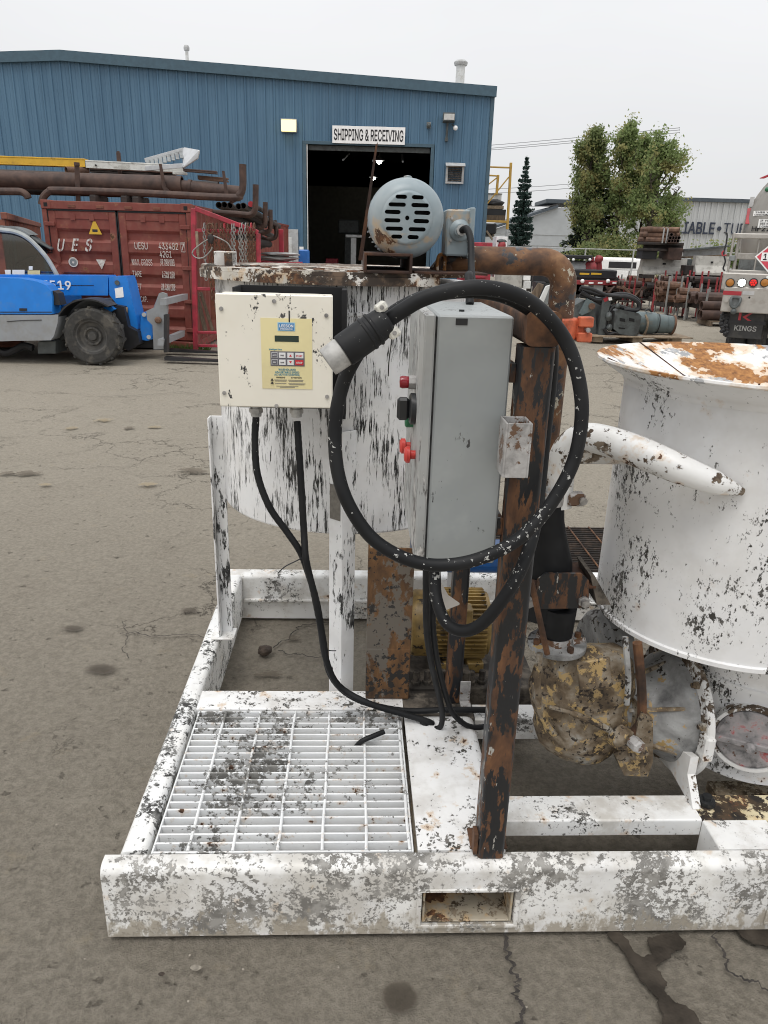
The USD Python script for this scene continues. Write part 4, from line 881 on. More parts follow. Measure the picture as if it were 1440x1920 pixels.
single('dirt_clod', 'dark lump of dirt lying inside the empty skid bay', 'dirt clod', lump((q[0], q[1], .018), .026, 3, (1.2, 1, .8), .4, 3), 'clod', True)
q = W(367, 1817, z=.0)
single('stone', 'flat pale stone chip on the asphalt before the left end of the skid', 'stone', lump((q[0], q[1], .004), .010, 4, (1.3, .8, .5), .4, 2), 'stone', False)
q = W(303, 1828, z=.0)
single('stone', 'small dark pebble left of the pale stone chip', 'stone', lump((q[0], q[1], .003), .006, 8, (1.2, .9, .6), .4, 2), 'clod', False)
# loose grit
gp = []
for k in range(900):
    x, y = rng.uniform(-2.6, 2.2), rng.uniform(.6, 6.0)
    s = rng.uniform(.0012, .0036) * (1 + .15 * y)
    m = trimesh.creation.icosphere(0, 1.0); m.vertices = m.vertices * rng.uniform(.5, 1.3, (len(m.vertices), 1)) * s * [1, 1, .6] + [x, y, .0]
    gp.append(m)
single('loose_grit', 'loose grit and pebbles scattered over the yard', 'gravel', cat_(gp), 'stone', False, kind='stuff')

# ================================================================== background: materials
def ribbed_metal(name, c1, c2, streak=.25, rough=.5, dk=None):
    g = Graph(); n = g.noise(g.coords((2.5, 2.5, .12)), 2.4, 5.0, .6); m = g.noise(g.coords(), .35, 4.0)
    col = g.mix(g.step(n, .35, .65), c1, c2)
    col = g.mix(g.math('multiply', g.step(m, .45, .62), streak), col, tuple(.72 * q for q in c1))
    g.done(name, col, rough, None, spec=.4)
ribbed_metal('blue_cladding', (.068, .143, .224), (.088, .174, .262))
plain('blue_trim', (.05, .097, .132), .5, var=.1)
ribbed_metal('grey_cladding', (.42, .43, .43), (.50, .51, .51))
plain('grey_trim', (.06, .075, .09), .6)
plain('shed_grey', (.40, .42, .43), .6, var=.06, sc=1.0)
plain('roof_metal', (.30, .31, .32), .5)
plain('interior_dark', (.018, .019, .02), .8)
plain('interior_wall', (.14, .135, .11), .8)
plain('dark_object', (.02, .02, .022), .6)
plain('concrete_floor', (.14, .135, .125), .8)
plain('sign_white', (.84, .84, .83), .5, var=.06)
plain('letter_black', (.012, .012, .014), .5)
plain('letter_navy', (.02, .028, .05), .5)
plain('white_metal', (.62, .63, .62), .45, var=.1, grime=(.4, .38, .33), gk=.4)
plain('light_grey_metal', (.42, .43, .43), .45, var=.1, grime=(.25, .23, .2), gk=.4)
plain('mid_grey_paint', (.20, .215, .215), .5, var=.15, grime=(.09, .085, .08))
plain('dark_grey_paint', (.075, .085, .085), .55, var=.2, grime=(.03, .03, .03), sc=10.0)
plain('teal_grey_paint', (.12, .155, .16), .5, var=.15, grime=(.2, .15, .1), gthr=.62)
plain('black_paint', (.014, .014, .016), .5, var=.3)
plain('tyre_rubber', (.030, .029, .027), .8, var=.3, sc=20.0, bump=.003, grime=(.10, .09, .075), gk=.7)
plain('rim_grey', (.055, .053, .05), .6, var=.3, grime=(.11, .1, .085))
worn('machine_blue', (.012, .20, .66), (.012, .175, .58), thr=.73, sc=30.0, rust=.85, halo=0., dirt=.3, dirtcol=(.12, .2, .3), dirt_thr=.62, rough=.35)
worn('fairing_grey', (.27, .285, .30), (.24, .25, .265), thr=.70, sc=16.0, stretch=(.3, .3, 1), rust=.85, halo=0., dirt=.4, dirtcol=(.2, .19, .17))
worn('container_red', (.195, .042, .029), (.16, .035, .024), thr=.70, sc=22.0, under=((.10, .03, .02), (.16, .06, .04)), rust=.70, rsc=5.0, halo=.2, dirt=.35, dirtcol=(.25, .10, .07), dirt_thr=.55, rough=.65)
plain('container_brown', (.19, .062, .035), .7, var=.2, sc=3.0, grime=(.08, .03, .02))
plain('rack_red', (.34, .026, .045), .5, var=.2, grime=(.15, .03, .03))
plain('stake_red', (.26, .03, .035), .6, var=.25, grime=(.12, .04, .03))
rusty('pipe_brown', [(.3, (.026, .014, .011)), (.5, (.058, .032, .024)), (.7, (.09, .05, .036)), (.85, (.12, .066, .045))], sc=6.0, bump=.001, rough=.7)
rusty('pipe_dark', [(.3, (.010, .008, .008)), (.5, (.024, .018, .016)), (.7, (.05, .032, .025))], sc=6.0, bump=.001, rough=.7)
rusty('pipe_tan', [(.3, (.05, .03, .022)), (.5, (.13, .07, .045)), (.7, (.22, .13, .085))], sc=4.0, bump=.001, rough=.8)
rusty('chain_rust', [(.3, (.04, .022, .014)), (.5, (.11, .055, .03)), (.7, (.18, .10, .055))], sc=20.0, rough=.7)
plain('chain_bright', (.30, .29, .27), .4, .7, var=.3, sc=30.0)
plain('beam_yellow', (.62, .37, .03), .5, var=.08, grime=(.25, .15, .03), gthr=.63)
plain('beam_white', (.60, .60, .57), .5, var=.08, grime=(.3, .28, .24))
plain('aluminium', (.50, .51, .52), .35, .6, var=.1)
plain('rack_yellow', (.50, .30, .06), .55, var=.1)
plain('wood_old', (.13, .095, .065), .85, var=.35, sc=9.0, stretch=(6, 6, .6))
plain('wood_pallet', (.26, .20, .14), .85, var=.3, sc=12.0)
plain('concrete_block', (.40, .39, .36), .85, var=.12, sc=3.0, grime=(.22, .21, .19))
plain('stainless', (.30, .285, .26), .35, .55, var=.1, sc=3.0, grime=(.2, .18, .15), gk=.35, stretch=(1, 1, .3))
plain('truck_alloy', (.42, .40, .37), .4, .4, var=.12, sc=5.0, grime=(.26, .23, .2), gk=.4)
plain('tape_red', (.36, .03, .04), .4)
plain('tape_silver', (.48, .48, .48), .35)
plain('amber_lens', (.42, .17, .03), .3)
plain('placard_red', (.55, .06, .09), .45)
plain('flap_black', (.028, .028, .028), .7, var=.25, grime=(.06, .056, .05))
plain('flap_print', (.30, .30, .29), .6)
plain('cab_dark', (.03, .032, .032), .5)
plain('cab_frame', (.38, .40, .39), .4)
plain('tarp_grey', (.24, .24, .23), .7, var=.2)
plain('bark', (.075, .06, .048), .9, var=.3, sc=8.0, bump=.01, bsc=20.0)
plain('wire_dark', (.05, .05, .055), .6)
leafmat('leaf_green', (.21, .27, .105), (.30, .36, .15), (.35, .33, .14), .45)
leafmat('leaf_dark', (.17, .21, .085), (.24, .28, .115), (.31, .29, .12), .45)
leafmat('needle_blue', (.04, .07, .06), (.065, .10, .082), None, .15)
leafmat('needle_dark', (.035, .05, .033), (.055, .072, .046), None, .15)
leafmat('weed_green', (.07, .11, .03), (.11, .14, .045))
glow('lamp_warm', (1.0, .82, .36), 2.3)
glow('lamp_bulb', (1.0, .97, .88), 9.0)
glow('lamp_reverse', (.95, 1.0, .9), 4.0)
glow('lamp_red', (1.0, .03, .02), 1.6)
pane('cab_glass', (.55, .58, .57))
M_ = M

# ================================================================== blue warehouse
BY = 27.0
RX, RZ, EX, EZ = -10.65, 7.30, 3.17, 6.63
def roof_z(x): return RZ - (RZ - EZ) / (EX - RX) * abs(x - RX)
XL = 2 * RX - EX
B = thing('blue_warehouse', 'long blue ribbed-metal warehouse with a low gable roof and a dark open loading door', 'warehouse', (0, BY, 0))
def clad(x0, x1, zb, zt, pitch=.305, d=.032, y=0.0):
    n = max(1, round((x1 - x0) / pitch)); p = (x1 - x0) / n; pts = []
    for i in range(n):
        a = x0 + i * p
        pts += [(a, 0), (a + p * .06, -d), (a + p * .20, -d), (a + p * .26, 0), (a + p * .60, 0), (a + p * .62, -.008), (a + p * .66, -.008), (a + p * .68, 0)]
    pts.append((x1, 0)); V, F = [], []
    for k, (x, dy) in enumerate(pts):
        V += [(x, y + dy, zb), (x, y + dy, zt(x) if callable(zt) else zt)]
        if k: F += [(2 * k - 2, 2 * k, 2 * k + 1), (2 * k - 2, 2 * k + 1, 2 * k - 1)]
    n0 = len(V)   # closed back, so that a sheet has thickness
    for k, (x, dy) in enumerate(pts): V += [(x, y + .012, zb), (x, y + .012, V[2 * k + 1][2])]
    for k in range(1, len(pts)):
        F += [(n0 + 2 * k - 2, n0 + 2 * k + 1, n0 + 2 * k), (n0 + 2 * k - 2, n0 + 2 * k - 1, n0 + 2 * k + 1)]
        F += [(2 * k - 1, 2 * k + 1, n0 + 2 * k + 1), (2 * k - 1, n0 + 2 * k + 1, n0 + 2 * k - 1), (2 * k - 2, n0 + 2 * k, 2 * k), (2 * k - 2, n0 + 2 * k - 2, n0 + 2 * k)]
    return trimesh.Trimesh(np.array(V), np.array(F), process=False)
DX0, DX1, DZ = -2.90, 1.21, 4.82
for a, b, zb in ((XL, DX0 - .12, .02), (DX0 - .12, DX1 + .12, DZ + .10), (DX1 + .12, EX - .10, .02)):
    n = max(1, round((b - a) / .915))
    for i in range(n):
        x0, x1 = a + (b - a) * i / n, a + (b - a) * (i + 1) / n - .004
        part(B, 'wall_panel', clad(x0, x1, zb, lambda x: roof_z(x) - .29), 'blue_cladding', False)
def fascia(x0, x1, y0, y1, dz0, dz1): return prism([(x0, roof_z(x0) + dz0), (x1, roof_z(x1) + dz0), (x1, roof_z(x1) + dz1), (x0, roof_z(x0) + dz1)], y0, y1)
part(B, 'roof_trim', cat_(fascia(RX, EX + .06, -.14, -.02, -.30, 0), fascia(XL - .06, RX, -.14, -.02, -.30, 0)), 'blue_trim')
part(B, 'corner_trim', box(EX - .098, EX + .02, -.045, .08, .02, EZ - .30, .004), 'blue_trim')
rf = part(B, 'roof', cat_(fascia(RX, EX + .06, -.019, 36, -.22, -.06), fascia(XL - .06, RX, -.019, 36, -.22, -.06)), 'roof_metal')
part(B, 'side_wall', cat_(box(EX - .06, EX, .081, 36, 0, EZ - .12, 0), box(XL, XL + .06, .02, 36, 0, EZ - .12, 0)), 'blue_trim')
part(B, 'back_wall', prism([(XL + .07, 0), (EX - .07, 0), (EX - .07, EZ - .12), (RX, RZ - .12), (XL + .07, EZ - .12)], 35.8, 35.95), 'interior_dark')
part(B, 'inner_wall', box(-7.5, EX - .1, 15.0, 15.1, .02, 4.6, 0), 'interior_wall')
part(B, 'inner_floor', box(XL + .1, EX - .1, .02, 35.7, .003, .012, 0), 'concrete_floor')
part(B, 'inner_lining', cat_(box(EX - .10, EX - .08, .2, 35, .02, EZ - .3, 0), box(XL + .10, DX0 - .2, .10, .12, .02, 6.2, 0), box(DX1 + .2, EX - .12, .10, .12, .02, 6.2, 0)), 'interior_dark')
part(B, 'door_frame', cat_(box(DX0 - .11, DX0, -.05, .09, .02, DZ, .004), box(DX1, DX1 + .11, -.05, .09, .02, DZ, .004), box(DX0 - .11, DX1 + .11, -.05, .09, DZ + .001, DZ + .10, .004)), 'blue_trim')
part(B, 'door_track', cat_(box(DX0 + .02, DX0 + .05, -.03, .0, .02, DZ, 0), ), 'white_metal')
part(B, 'door_curtain', box(DX0 + .06, DX1 - .02, .12, .18, DZ - .16, DZ - .005, .01), 'dark_grey_paint')
for k in range(3): part(B, 'door_rail', beam((.3 - 1.0 * k, .25, 4.4), (.3 - 1.0 * k, 4.0, 5.0), .05, .05), 'mid_grey_paint')
# vents on the roof
for px, py0, py1, r_, cap, yy in ((351, 112, 85, .055, .10, 29.5), (862, 158, 113, .155, .24, 29.5)):
    a, b = W(px, py0, y=yy), W(px, py1, y=yy); zz = roof_z(a[0]) - .08
    st = part(B, 'roof_vent', move(lathe([(r_, zz), (r_, b[2] - .10), (0, b[2] - .10)], 20), a[0], yy - BY), 'white_metal')
    part(st, 'vent_cap', move(lathe([(0, b[2] - .16), (cap * .9, b[2] - .16), (cap, b[2] - .10), (cap, b[2] - .06), (cap * .7, b[2]), (0, b[2] + .01)], 20), a[0], yy - BY), 'light_grey_metal')
a, b = W(835, 344, y=BY - .1), W(871, 307, y=BY - .1)
vt = part(B, 'wall_vent', cat_(*[box(a[0], b[0], -.10, -.035, *z, .004) for z in ((a[2], a[2] + .06), (b[2] - .1, b[2]))], box(a[0], a[0] + .07, -.10, -.035, a[2] + .061, b[2] - .101, .004), box(b[0] - .07, b[0], -.10, -.035, a[2] + .061, b[2] - .101, .004)), 'light_grey_metal')
part(vt, 'vent_hood', prism_x([(-.30, b[2] - .09), (-.10, b[2] - .09), (-.10, b[2] + .02)], a[0] - .02, b[0] + .02), 'light_grey_metal')
part(vt, 'louvre', cat_(*[box(a[0] + .072, b[0] - .072, -.07, -.05, z, z + .03, 0) for z in np.arange(a[2] + .09, b[2] - .12, .055)]), 'base_grime')
a, b = W(530, 500, y=BY - .1), W(553, 430, y=BY - .1)
wd = part(B, 'side_door', box(a[0], b[0] + .1, -.06, -.034, .02, b[2], .004), 'light_grey_metal')
part(wd, 'door_leaf', box(a[0] + .06, b[0] - .12, -.07, -.061, .05, b[2] - .25, .003), 'white_metal')
a = W(567, 472, y=BY - .1)
part(B, 'paper_notice', box(a[0] - .11, a[0] + .11, -.045, -.034, a[2] - .16, a[2] + .16, 0), 'sign_white')
part(B, 'dark_patch', box(W(0, 340, y=BY)[0] - 1, W(35, 340, y=BY)[0], -.036, -.0335, 1.2, W(0, 245, y=BY)[2], 0), 'blue_trim') if False else None
# sign over the door
a, b = W(623, 268, y=BY - .1), W(760, 239, y=BY - .1)
SG = thing('wall_sign', 'white SHIPPING & RECEIVING sign over the dark loading door', 'sign', (a[0], BY - .075, a[2]))
sw_, sh_ = b[0] - a[0], b[2] - a[2]
part(SG, 'board', box(0, sw_, -.03, 0, 0, sh_, .004), 'sign_white')
tmx = text('SHIPPING & RECEIVING', sh_ * .62, .004, True)
v = np.array(tmx.vertices); tmx.vertices = (v - [v[:, 0].min(), 0, 0]) * [sw_ * .955 / np.ptp(v[:, 0]), 1, 1]
part(SG, 'lettering', move(tmx, sw_ * .022, -.0305, sh_ * .19), 'letter_black', False)
a = W(541, 235, y=BY - .2)
WL = thing('wall_lamp', 'lit yellowish box lamp on the blue wall left of the sign', 'wall lamp', (a[0], BY - .04, a[2]))
part(WL, 'lamp_back', box(-.26, .26, -.10, .0, -.19, .20, .01), 'light_grey_metal')
part(WL, 'lamp_lens', prism_x([(-.101, -.17), (-.26, -.12), (-.24, .12), (-.101, .17)], -.23, .23), 'lamp_warm')
a = W(842, 220, y=BY - .3)
FL = thing('floodlight', 'dark floodlight on a short pole right of the loading door sign', 'floodlight', (a[0], BY - .04, a[2]))
part(FL, 'housing', prism_x([(-.30, -.10), (-.05, -.14), (-.05, .12), (-.26, .14)], -.19, .19), 'dark_grey_paint')
part(FL, 'lamp_face', rot(box(-.165, .165, -.32, -.306, -.075, .095, 0), .17, (1, 0, 0), (0, -.3, 0)), 'white_metal')
part(FL, 'pole', cat_(cyl((-.03, -.10, -.14), (-.04, -.10, -.62), .035), box(-.09, .01, -.13, -.0, -.68, -.56, .01)), 'dark_grey_paint')
a = W(854, 240, y=BY - .2)
SP_ = thing('spot_camera', 'small round white camera below the floodlight', 'camera', (a[0], BY - .04, a[2]))
part(SP_, 'bracket', cyl((-.10, 0, .12), (0, -.15, 0), .02), 'dark_grey_paint'); part(SP_, 'lens_ball', move(trimesh.creation.icosphere(2, .075), 0, -.16, 0), 'sign_white', True)
a = W(804, 235, y=BY - .1)
DM = thing('dome_camera', 'small grey dome camera left of the floodlight', 'camera', (a[0], BY - .04, a[2]))
part(DM, 'mount', box(-.07, .07, -.04, 0, -.08, .10, .01), 'mid_grey_paint'); part(DM, 'dome', lump((0, -.09, -.01), .07, 2, amp=.0), 'dark_grey_paint', True)
# inside the hall
for k, (px, py, yy, lab_) in enumerate(((711, 302, 33, 'upper lit lamp in the dark loading hall'), (700, 333, 40, 'lower lit lamp in the dark loading hall'))):
    a = W(px, py, y=yy)
    HL = thing('hall_lamp', lab_, 'lamp', a)
    part(HL, 'shade', lathe([(.0, .20), (.06, .20), (.10, .12), (.22, .02), (.21, .015), (.09, .1), (0, .1)], 16), 'mid_grey_paint'); part(HL, 'bulb', move(trimesh.creation.icosphere(1, .12), 0, 0, .0), 'lamp_bulb', True)
    part(HL, 'hanger', cyl((0, 0, .2), (0, 0, 1.2), .015, seg=6), 'mid_grey_paint')
a = W(654, 470, y=34)
DRL = thing('drill_press', 'dark machine standing in the shade of the loading hall', 'machine', (a[0], 34, 0))
part(DRL, 'column', box(-.18, .18, -.2, .2, .7, 2.2, .02), 'dark_grey_paint'); part(DRL, 'head', box(-.45, .45, -.3, .3, 2.2, 2.75, .05), 'dark_grey_paint'); part(DRL, 'table', box(-.8, .8, -.4, .4, .05, .72, .03), 'dark_object')
a = W(625, 470, y=32)
BN = thing('work_bench', 'low cluttered work bench inside the loading hall', 'work bench', (a[0], 32, 0))
part(BN, 'bench_top', box(-.8, .8, -.4, .4, .82, .88, .01), 'pipe_dark'); part(BN, 'bench_frame', cat_(box(-.78, -.7, -.38, .38, .02, .81, 0), box(.7, .78, -.38, .38, .02, .81, 0)), 'dark_object')
part(BN, 'tool_box', box(-.3, .2, -.2, .2, .885, 1.2, .02), 'rack_red')
a = W(663, 455, y=29.5)
WS = thing('white_stand', 'white upright stand just inside the loading door', 'stand', (a[0], 29.5, 0))
part(WS, 'upright', box(-.10, .10, -.05, .05, .02, 2.0, .01), 'light_grey_metal'); part(WS, 'top_plate', box(-.3, .42, -.12, .12, 2.005, 2.1, .02), 'light_grey_metal'); part(WS, 'rear_upright', box(.3, .38, -.05, .05, .02, 2.0, .01), 'light_grey_metal')

# ================================================================== red shipping container
CX0, CYF, CW, CH, CL_ = -5.55, 12.6, 2.36, 2.27, 12.0
C_ = thing('shipping_container', 'brick-red shipping container with white code lettering on its closed doors', 'shipping container', (CX0, CYF, 0))
def crect(x0, x1, z0, z1, y0, y1, c=.006): return box(x0, x1, y0, y1, z0, z1, c)
part(C_, 'corner_post', crect(0, .075, .02, CH - .13, 0, .14), 'container_red'); part(C_, 'corner_post', crect(CW - .075, CW, .02, CH - .13, 0, .14), 'container_red')
part(C_, 'door_header', crect(.11, CW - .11, CH - .125, CH - .005, .0, .13), 'container_red')
part(C_, 'door_sill', crect(.076, CW - .076, .02, .13, .0, .13), 'container_red')
for x in (0, CW - .15): 
    cc_ = part(C_, 'corner_casting', crect(x - .004, x + .154, CH - .128, CH + .004, -.008, .16, .008), 'container_red')
    part(cc_, 'casting_hole', crect(x + .045, x + .105, CH - .095, CH - .035, -.0095, -.0085, 0), 'black_void')
    part(C_, 'corner_casting', crect(x - .004, x + .154, .0, .12, -.008, .16, .008), 'container_red')
for k in range(4): part(C_, 'header_lug', crect(.42 + .45 * k, .54 + .45 * k, CH - .10, CH - .06, -.012, -.0005, .003), 'container_brown')
dz0, dz1 = .15, CH - .15
for lft, (x0, x1) in ((1, (.085, CW / 2 - .02)), (0, (CW / 2 + .02, CW - .085))):
    nb_ = 5; m_ = .15; zz = []
    hb = (dz1 - dz0 - 2 * m_) / nb_
    pr = [(0.03, dz0), (.03, dz0 + m_)]
    prof = [(.03, dz0 + m_ - .03)]
    for i in range(nb_):
        z = dz0 + m_ + i * hb
        prof += [(.03, z + .02), (.072, z + .07), (.072, z + hb * .52), (.03, z + hb * .52 + .05)]
    prof += [(.03, dz1 - m_ + .03), (.09, dz1 - m_ + .03), (.09, dz0 + m_ - .03)]
    dl = part(C_, 'door', prism_x(prof, x0 + .115, x1 - .115), 'container_red', 20)
    part(dl, 'door_frame', cat_(crect(x0, x0 + .114, dz0, dz1, .02, .08), crect(x1 - .114, x1, dz0, dz1, .02, .08), crect(x0 + .1145, x1 - .1145, dz0, dz0 + m_ - .031, .02, .08), crect(x0 + .1145, x1 - .1145, dz1 - m_ + .031, dz1, .02, .08)), 'container_red')
    xo = x0 if lft else x1
    part(dl, 'door_gasket', cat_(crect(x0 - .012, x0 + .0, dz0, dz1, .012, .06, 0), crect(x1, x1 + .012, dz0, dz1, .012, .06, 0), crect(x0, x1, dz1 + .0005, dz1 + .02, .012, .06, 0)), 'gasket')
    for z in (.32, .78, 1.30, 1.92):
        part(dl, 'hinge', crect((xo - .06) if lft else (xo - .10), (xo + .10) if lft else (xo + .06), z - .03, z + .03, -.014, .019, .006), 'container_red')
    for k in range(2): part(dl, 'lock_plate', crect(x0 + .35 + .3 * k, x0 + .43 + .3 * k, dz1 - .14, dz1 - .04, .012, .0195, .002), 'container_red')
# corrugated side towards the yard, roof, far end
def side_sheet(x, y0, y1, z0, z1, d, pitch=.28):
    n = int((y1 - y0) / pitch); V, F = [], []; pts = []
    for i in range(n):
        a = y0 + i * pitch; pts += [(a, 0), (a + .07, 0), (a + .12, d), (a + .21, d)]
    pts.append((y1, 0))
    for k, (y, dx) in enumerate(pts):
        V += [(x + dx, y, z0), (x + dx, y, z1)]
        if k: F += [(2 * k - 2, 2 * k, 2 * k + 1), (2 * k - 2, 2 * k + 1, 2 * k - 1)]
    return trimesh.Trimesh(np.array(V), np.array(F), process=False)
part(C_, 'side_wall', side_sheet(CW - .01, .15, CL_ - .1, .14, CH - .06, -.036), 'container_red', False)
part(C_, 'side_wall', side_sheet(.01, .15, CL_ - .1, .14, CH - .06, .036), 'container_red', False)
part(C_, 'side_rail', cat_(crect(CW - .07, CW - .004, CH - .059, CH - .002, .161, CL_), crect(.004, .07, CH - .059, CH - .002, .161, CL_), crect(CW - .07, CW - .004, .02, .139, .161, CL_), crect(.004, .07, .02, .139, .161, CL_)), 'container_red')
part(C_, 'roof_sheet', box(.071, CW - .071, .135, CL_, CH - .03, CH - .012, 0), 'container_brown')
part(C_, 'end_wall', box(.071, CW - .071, CL_ - .05, CL_, .02, CH - .061, 0), 'container_red')
def on_door(px, py): q = W(px, py, y=CYF + .02); return q[0] - CX0, q[2]
def dtext(s, px, py, hpx, sx=.62, mat='letter_cream', shear=0., bold=True, right=None):
    x, z = on_door(px, py); h_ = hpx * .00905
    m = text(s, h_, .003, bold, sx, shear, at=(0, 0, 0)); v = np.array(m.vertices)
    if right is not None:
        w_ = (right - px) * .00865; v[:, 0] *= w_ / np.ptp(v[:, 0]); v[:, 0] -= v[:, 0].min()
    m.vertices = v; part(C_, 'lettering', move(m, x, .0185, z), mat, False)
plain('letter_cream', (.62, .58, .53), .6, var=.2, sc=30.0, grime=(.3, .12, .09), gk=.5, gsc=20.0)
dtext('U', 108, 470.5, 20, right=124, shear=.25); dtext('E', 134, 470, 20, right=150, shear=.25); dtext('S', 160, 470.5, 20, right=175, shear=.25)
for px in (116, 142, 168):
    x, z = on_door(px, 461); part(C_, 'stencil_gap', prism([(x - .035, z - .09), (x - .022, z - .09), (x + .030, z + .10), (x + .017, z + .10)], .0138, .0152), 'container_red')
dtext('UESU', 253, 467, 11.5, right=277, bold=False); dtext('433482', 298, 467.5, 11.5, right=334, bold=False); dtext('7', 340.5, 469, 11, right=345.5)
x, z = on_door(343, 463.5)
part(C_, 'number_frame', cat_(box(x - .034, x - .029, .0155, .0185, z - .075, z + .075, 0), box(x + .029, x + .034, .0155, .0185, z - .075, z + .075, 0), box(x - .0285, x + .0285, .0155, .0185, z + .069, z + .075, 0), box(x - .0285, x + .0285, .0155, .0185, z - .075, z - .069, 0)), 'letter_cream', False)
dtext('42G1', 300, 482.5, 11, right=322, bold=False); dtext('MAX. GROSS', 248, 497, 10.5, right=286, bold=False)
dtext('32 500 KGS', 301, 491.5, 5, right=327); dtext('71 650 LBS', 301, 498, 6, right=328)
dtext('TARE', 249, 518.5, 10, right=266, bold=False); dtext('3 740 KGS', 304, 514.5, 5, right=328); dtext('8 245 LBS', 304, 521, 5, right=328)
dtext('NET', 252, 542.5, 10, right=266, bold=False); dtext('28 760 KGS', 303, 537.5, 5, right=329); dtext('63 405 LBS', 303, 544, 5.5, right=329)
dtext('CU.CAP.', 254, 565.5, 9.5, right=277, bold=False); dtext('76 CU.M.', 311, 561, 5, right=333); dtext('2 694 CU.FT.', 306, 567.5, 5, right=334)
x, z = on_door(178, 428)
part(C_, 'warning_sticker', prism([(x - .105, z - .09), (x + .105, z - .09), (x + .02, z + .10), (x - .02, z + .10)], .0165, .0185), 'beam_yellow'); part(C_, 'sticker_print', box(x - .045, x + .04, .0155, .0163, z - .055, z - .015, 0), 'print_black')
x, z = on_door(137.5, 491.5)
part(C_, 'emblem', orient(lathe([(0, 0), (.076, 0), (.076, .002), (0, .002)], 24), (x, .0185, z), (0, -1, 0)), 'letter_cream'); part(C_, 'emblem_print', orient(lathe([(.02, 0), (.058, 0), (.058, .001), (.02, .001)], 16), (x, .016, z), (0, -1, 0)), 'mid_grey_paint')
x, z = on_door(190, 494)
part(C_, 'triangle_mark', prism([(x - .08, z + .06), (x + .08, z + .06), (x, z - .09)][::-1], .0165, .0185), 'letter_cream')
wd_ = []
for k in range(260):
    x, y = CX0 + CW - .55 + rng.uniform(0, .75), CYF - .05 + rng.normal(0, .05)
    h_ = rng.uniform(.03, .13); a = rng.uniform(0, 6.3)
    wd_.append(trimesh.Trimesh(np.array([[x - .012, y, 0], [x + .012, y, 0], [x + .05 * math.cos(a), y + .05 * math.sin(a), h_]]), [[0, 1, 2]], process=False))
single('weeds', 'green weeds growing along the foot of the red container', 'weeds', cat_(wd_), 'weed_green', False, kind='stuff')

# second, rust-brown container to the left, seen past the cab
BC = thing('steel_bin', 'rust-brown corrugated steel bin behind the lift truck cab', 'steel bin', (-5.85, 12.0, 0), math.radians(21))
zt_ = W(0, 398, y=12.1)[2]
part(BC, 'side_wall', side_sheet(0, 0, 9, .1, zt_ - .10, -.05, .36), 'container_brown', False)
part(BC, 'top_rail', box(-.06, .03, -.02, 9, zt_ - .099, zt_, .01), 'container_brown'); part(BC, 'far_wall', side_sheet(-2.2, 0, 9, .1, zt_ - .10, .05, .36), 'container_brown', False); part(BC, 'end_wall', box(-2.2, -.01, 0, .04, .1, zt_ - .1, .004), 'container_brown'); part(BC, 'floor_plate', box(-2.2, -.06, .05, 9, .05, .099, 0), 'container_brown')

# ---- pipes, beams and rack arms stacked on the container
def wp(px, py, y): return W(px, py, y=y)
def mpx(px, y): return px * y / 1476.0      # size of px photo pixels at depth y
def line_thing(name, label, cat, pa, pb, ya, yb, r, mat, group=None, hollow=True, extra=None):
    a, b = wp(*pa, ya), wp(*pb, yb); o = (a + b) / 2
    t = thing(name, label, cat, o, 0, group)
    part(t, 'pipe_wall', pipe_hollow(a - o, b - o, r, r * .14) if hollow else cyl(a - o, b - o, r), mat)
    return t, o
t, o = line_thing('rusty_pipe', 'thickest dark brown pipe lying along the top of the pile on the container', 'pipe', (-60, 335), (342, 347), 13.5, 13.5, mpx(15.5, 13.5), 'pipe_brown')
e = wp(455, 362, 13.5) - o; s0 = wp(330, 349, 13.5) - o
part(t, 'thin_end', pipe_hollow(s0, e, mpx(11.5, 13.5), .02), 'pipe_brown'); part(t, 'joint_band', cyl(wp(353, 350, 13.5) - o, wp(359, 351, 13.5) - o, mpx(12.6, 13.5)), 'pipe_brown')
for px, py in ((307, 345), (424, 358)):
    q = wp(px, py, 13.32) - o
    part(t, 'fin', prism([(q[0] - .05, q[2] + .30), (q[0] - .01, q[2] + .30), (q[0] + .04, q[2] - .05), (q[0] + .16, q[2] - .16), (q[0] + .08, q[2] - .20), (q[0] - .02, q[2] - .06)][::-1], q[1] - .03, q[1] + .0), 'pipe_brown')
line_thing('rusty_pipe', 'dark pipe under the thickest pipe on the container', 'pipe', (-60, 352), (255, 361), 14.0, 14.0, mpx(9, 14), 'pipe_dark')
line_thing('rusty_pipe', 'dark pipe second from the back under the yellow beam', 'pipe', (-60, 326), (250, 338), 14.3, 14.3, mpx(10, 14.3), 'pipe_dark')
line_thing('rusty_pipe', 'dark pipe end poking out right of the container pile', 'pipe', (200, 346), (410, 352), 14.4, 14.4, mpx(11, 14.4), 'pipe_dark')
line_thing('rusty_pipe', 'short pipe with open end beside the rust stake', 'pipe', (124, 319), (165, 320), 13.6, 13.9, mpx(6, 13.6), 'pipe_tan')
def bent(name, label, pts, y, rpx, mat):
    P_ = np.array([wp(px, py, yy) for px, py, yy in pts]); o = P_.mean(0)
    t = thing(name, label, 'pipe rack', o)
    part(t, 'bent_tube', tube(curve(P_ - o, 6), mpx(rpx, y), 12), mat); return t
bent('pipe_rack', 'long bent rack tube on the red container, its right end turned up', [(78, 384, 13.2), (82, 369, 13.2), (93, 359, 13.2), (110, 357, 13.2), (250, 361.5, 13.2), (430, 370.5, 13.2), (448, 366, 13.2), (455, 352, 13.2), (455, 308, 13.2)], 13.2, 6.5, 'pipe_brown')
bent('pipe_rack', 'bent rack tube cut by the left edge, its end turned down', [(-60, 359, 13.2), (20, 359, 13.2), (40, 360, 13.2), (50, 366, 13.2), (53, 372, 13.2)], 13.2, 6.5, 'pipe_brown')
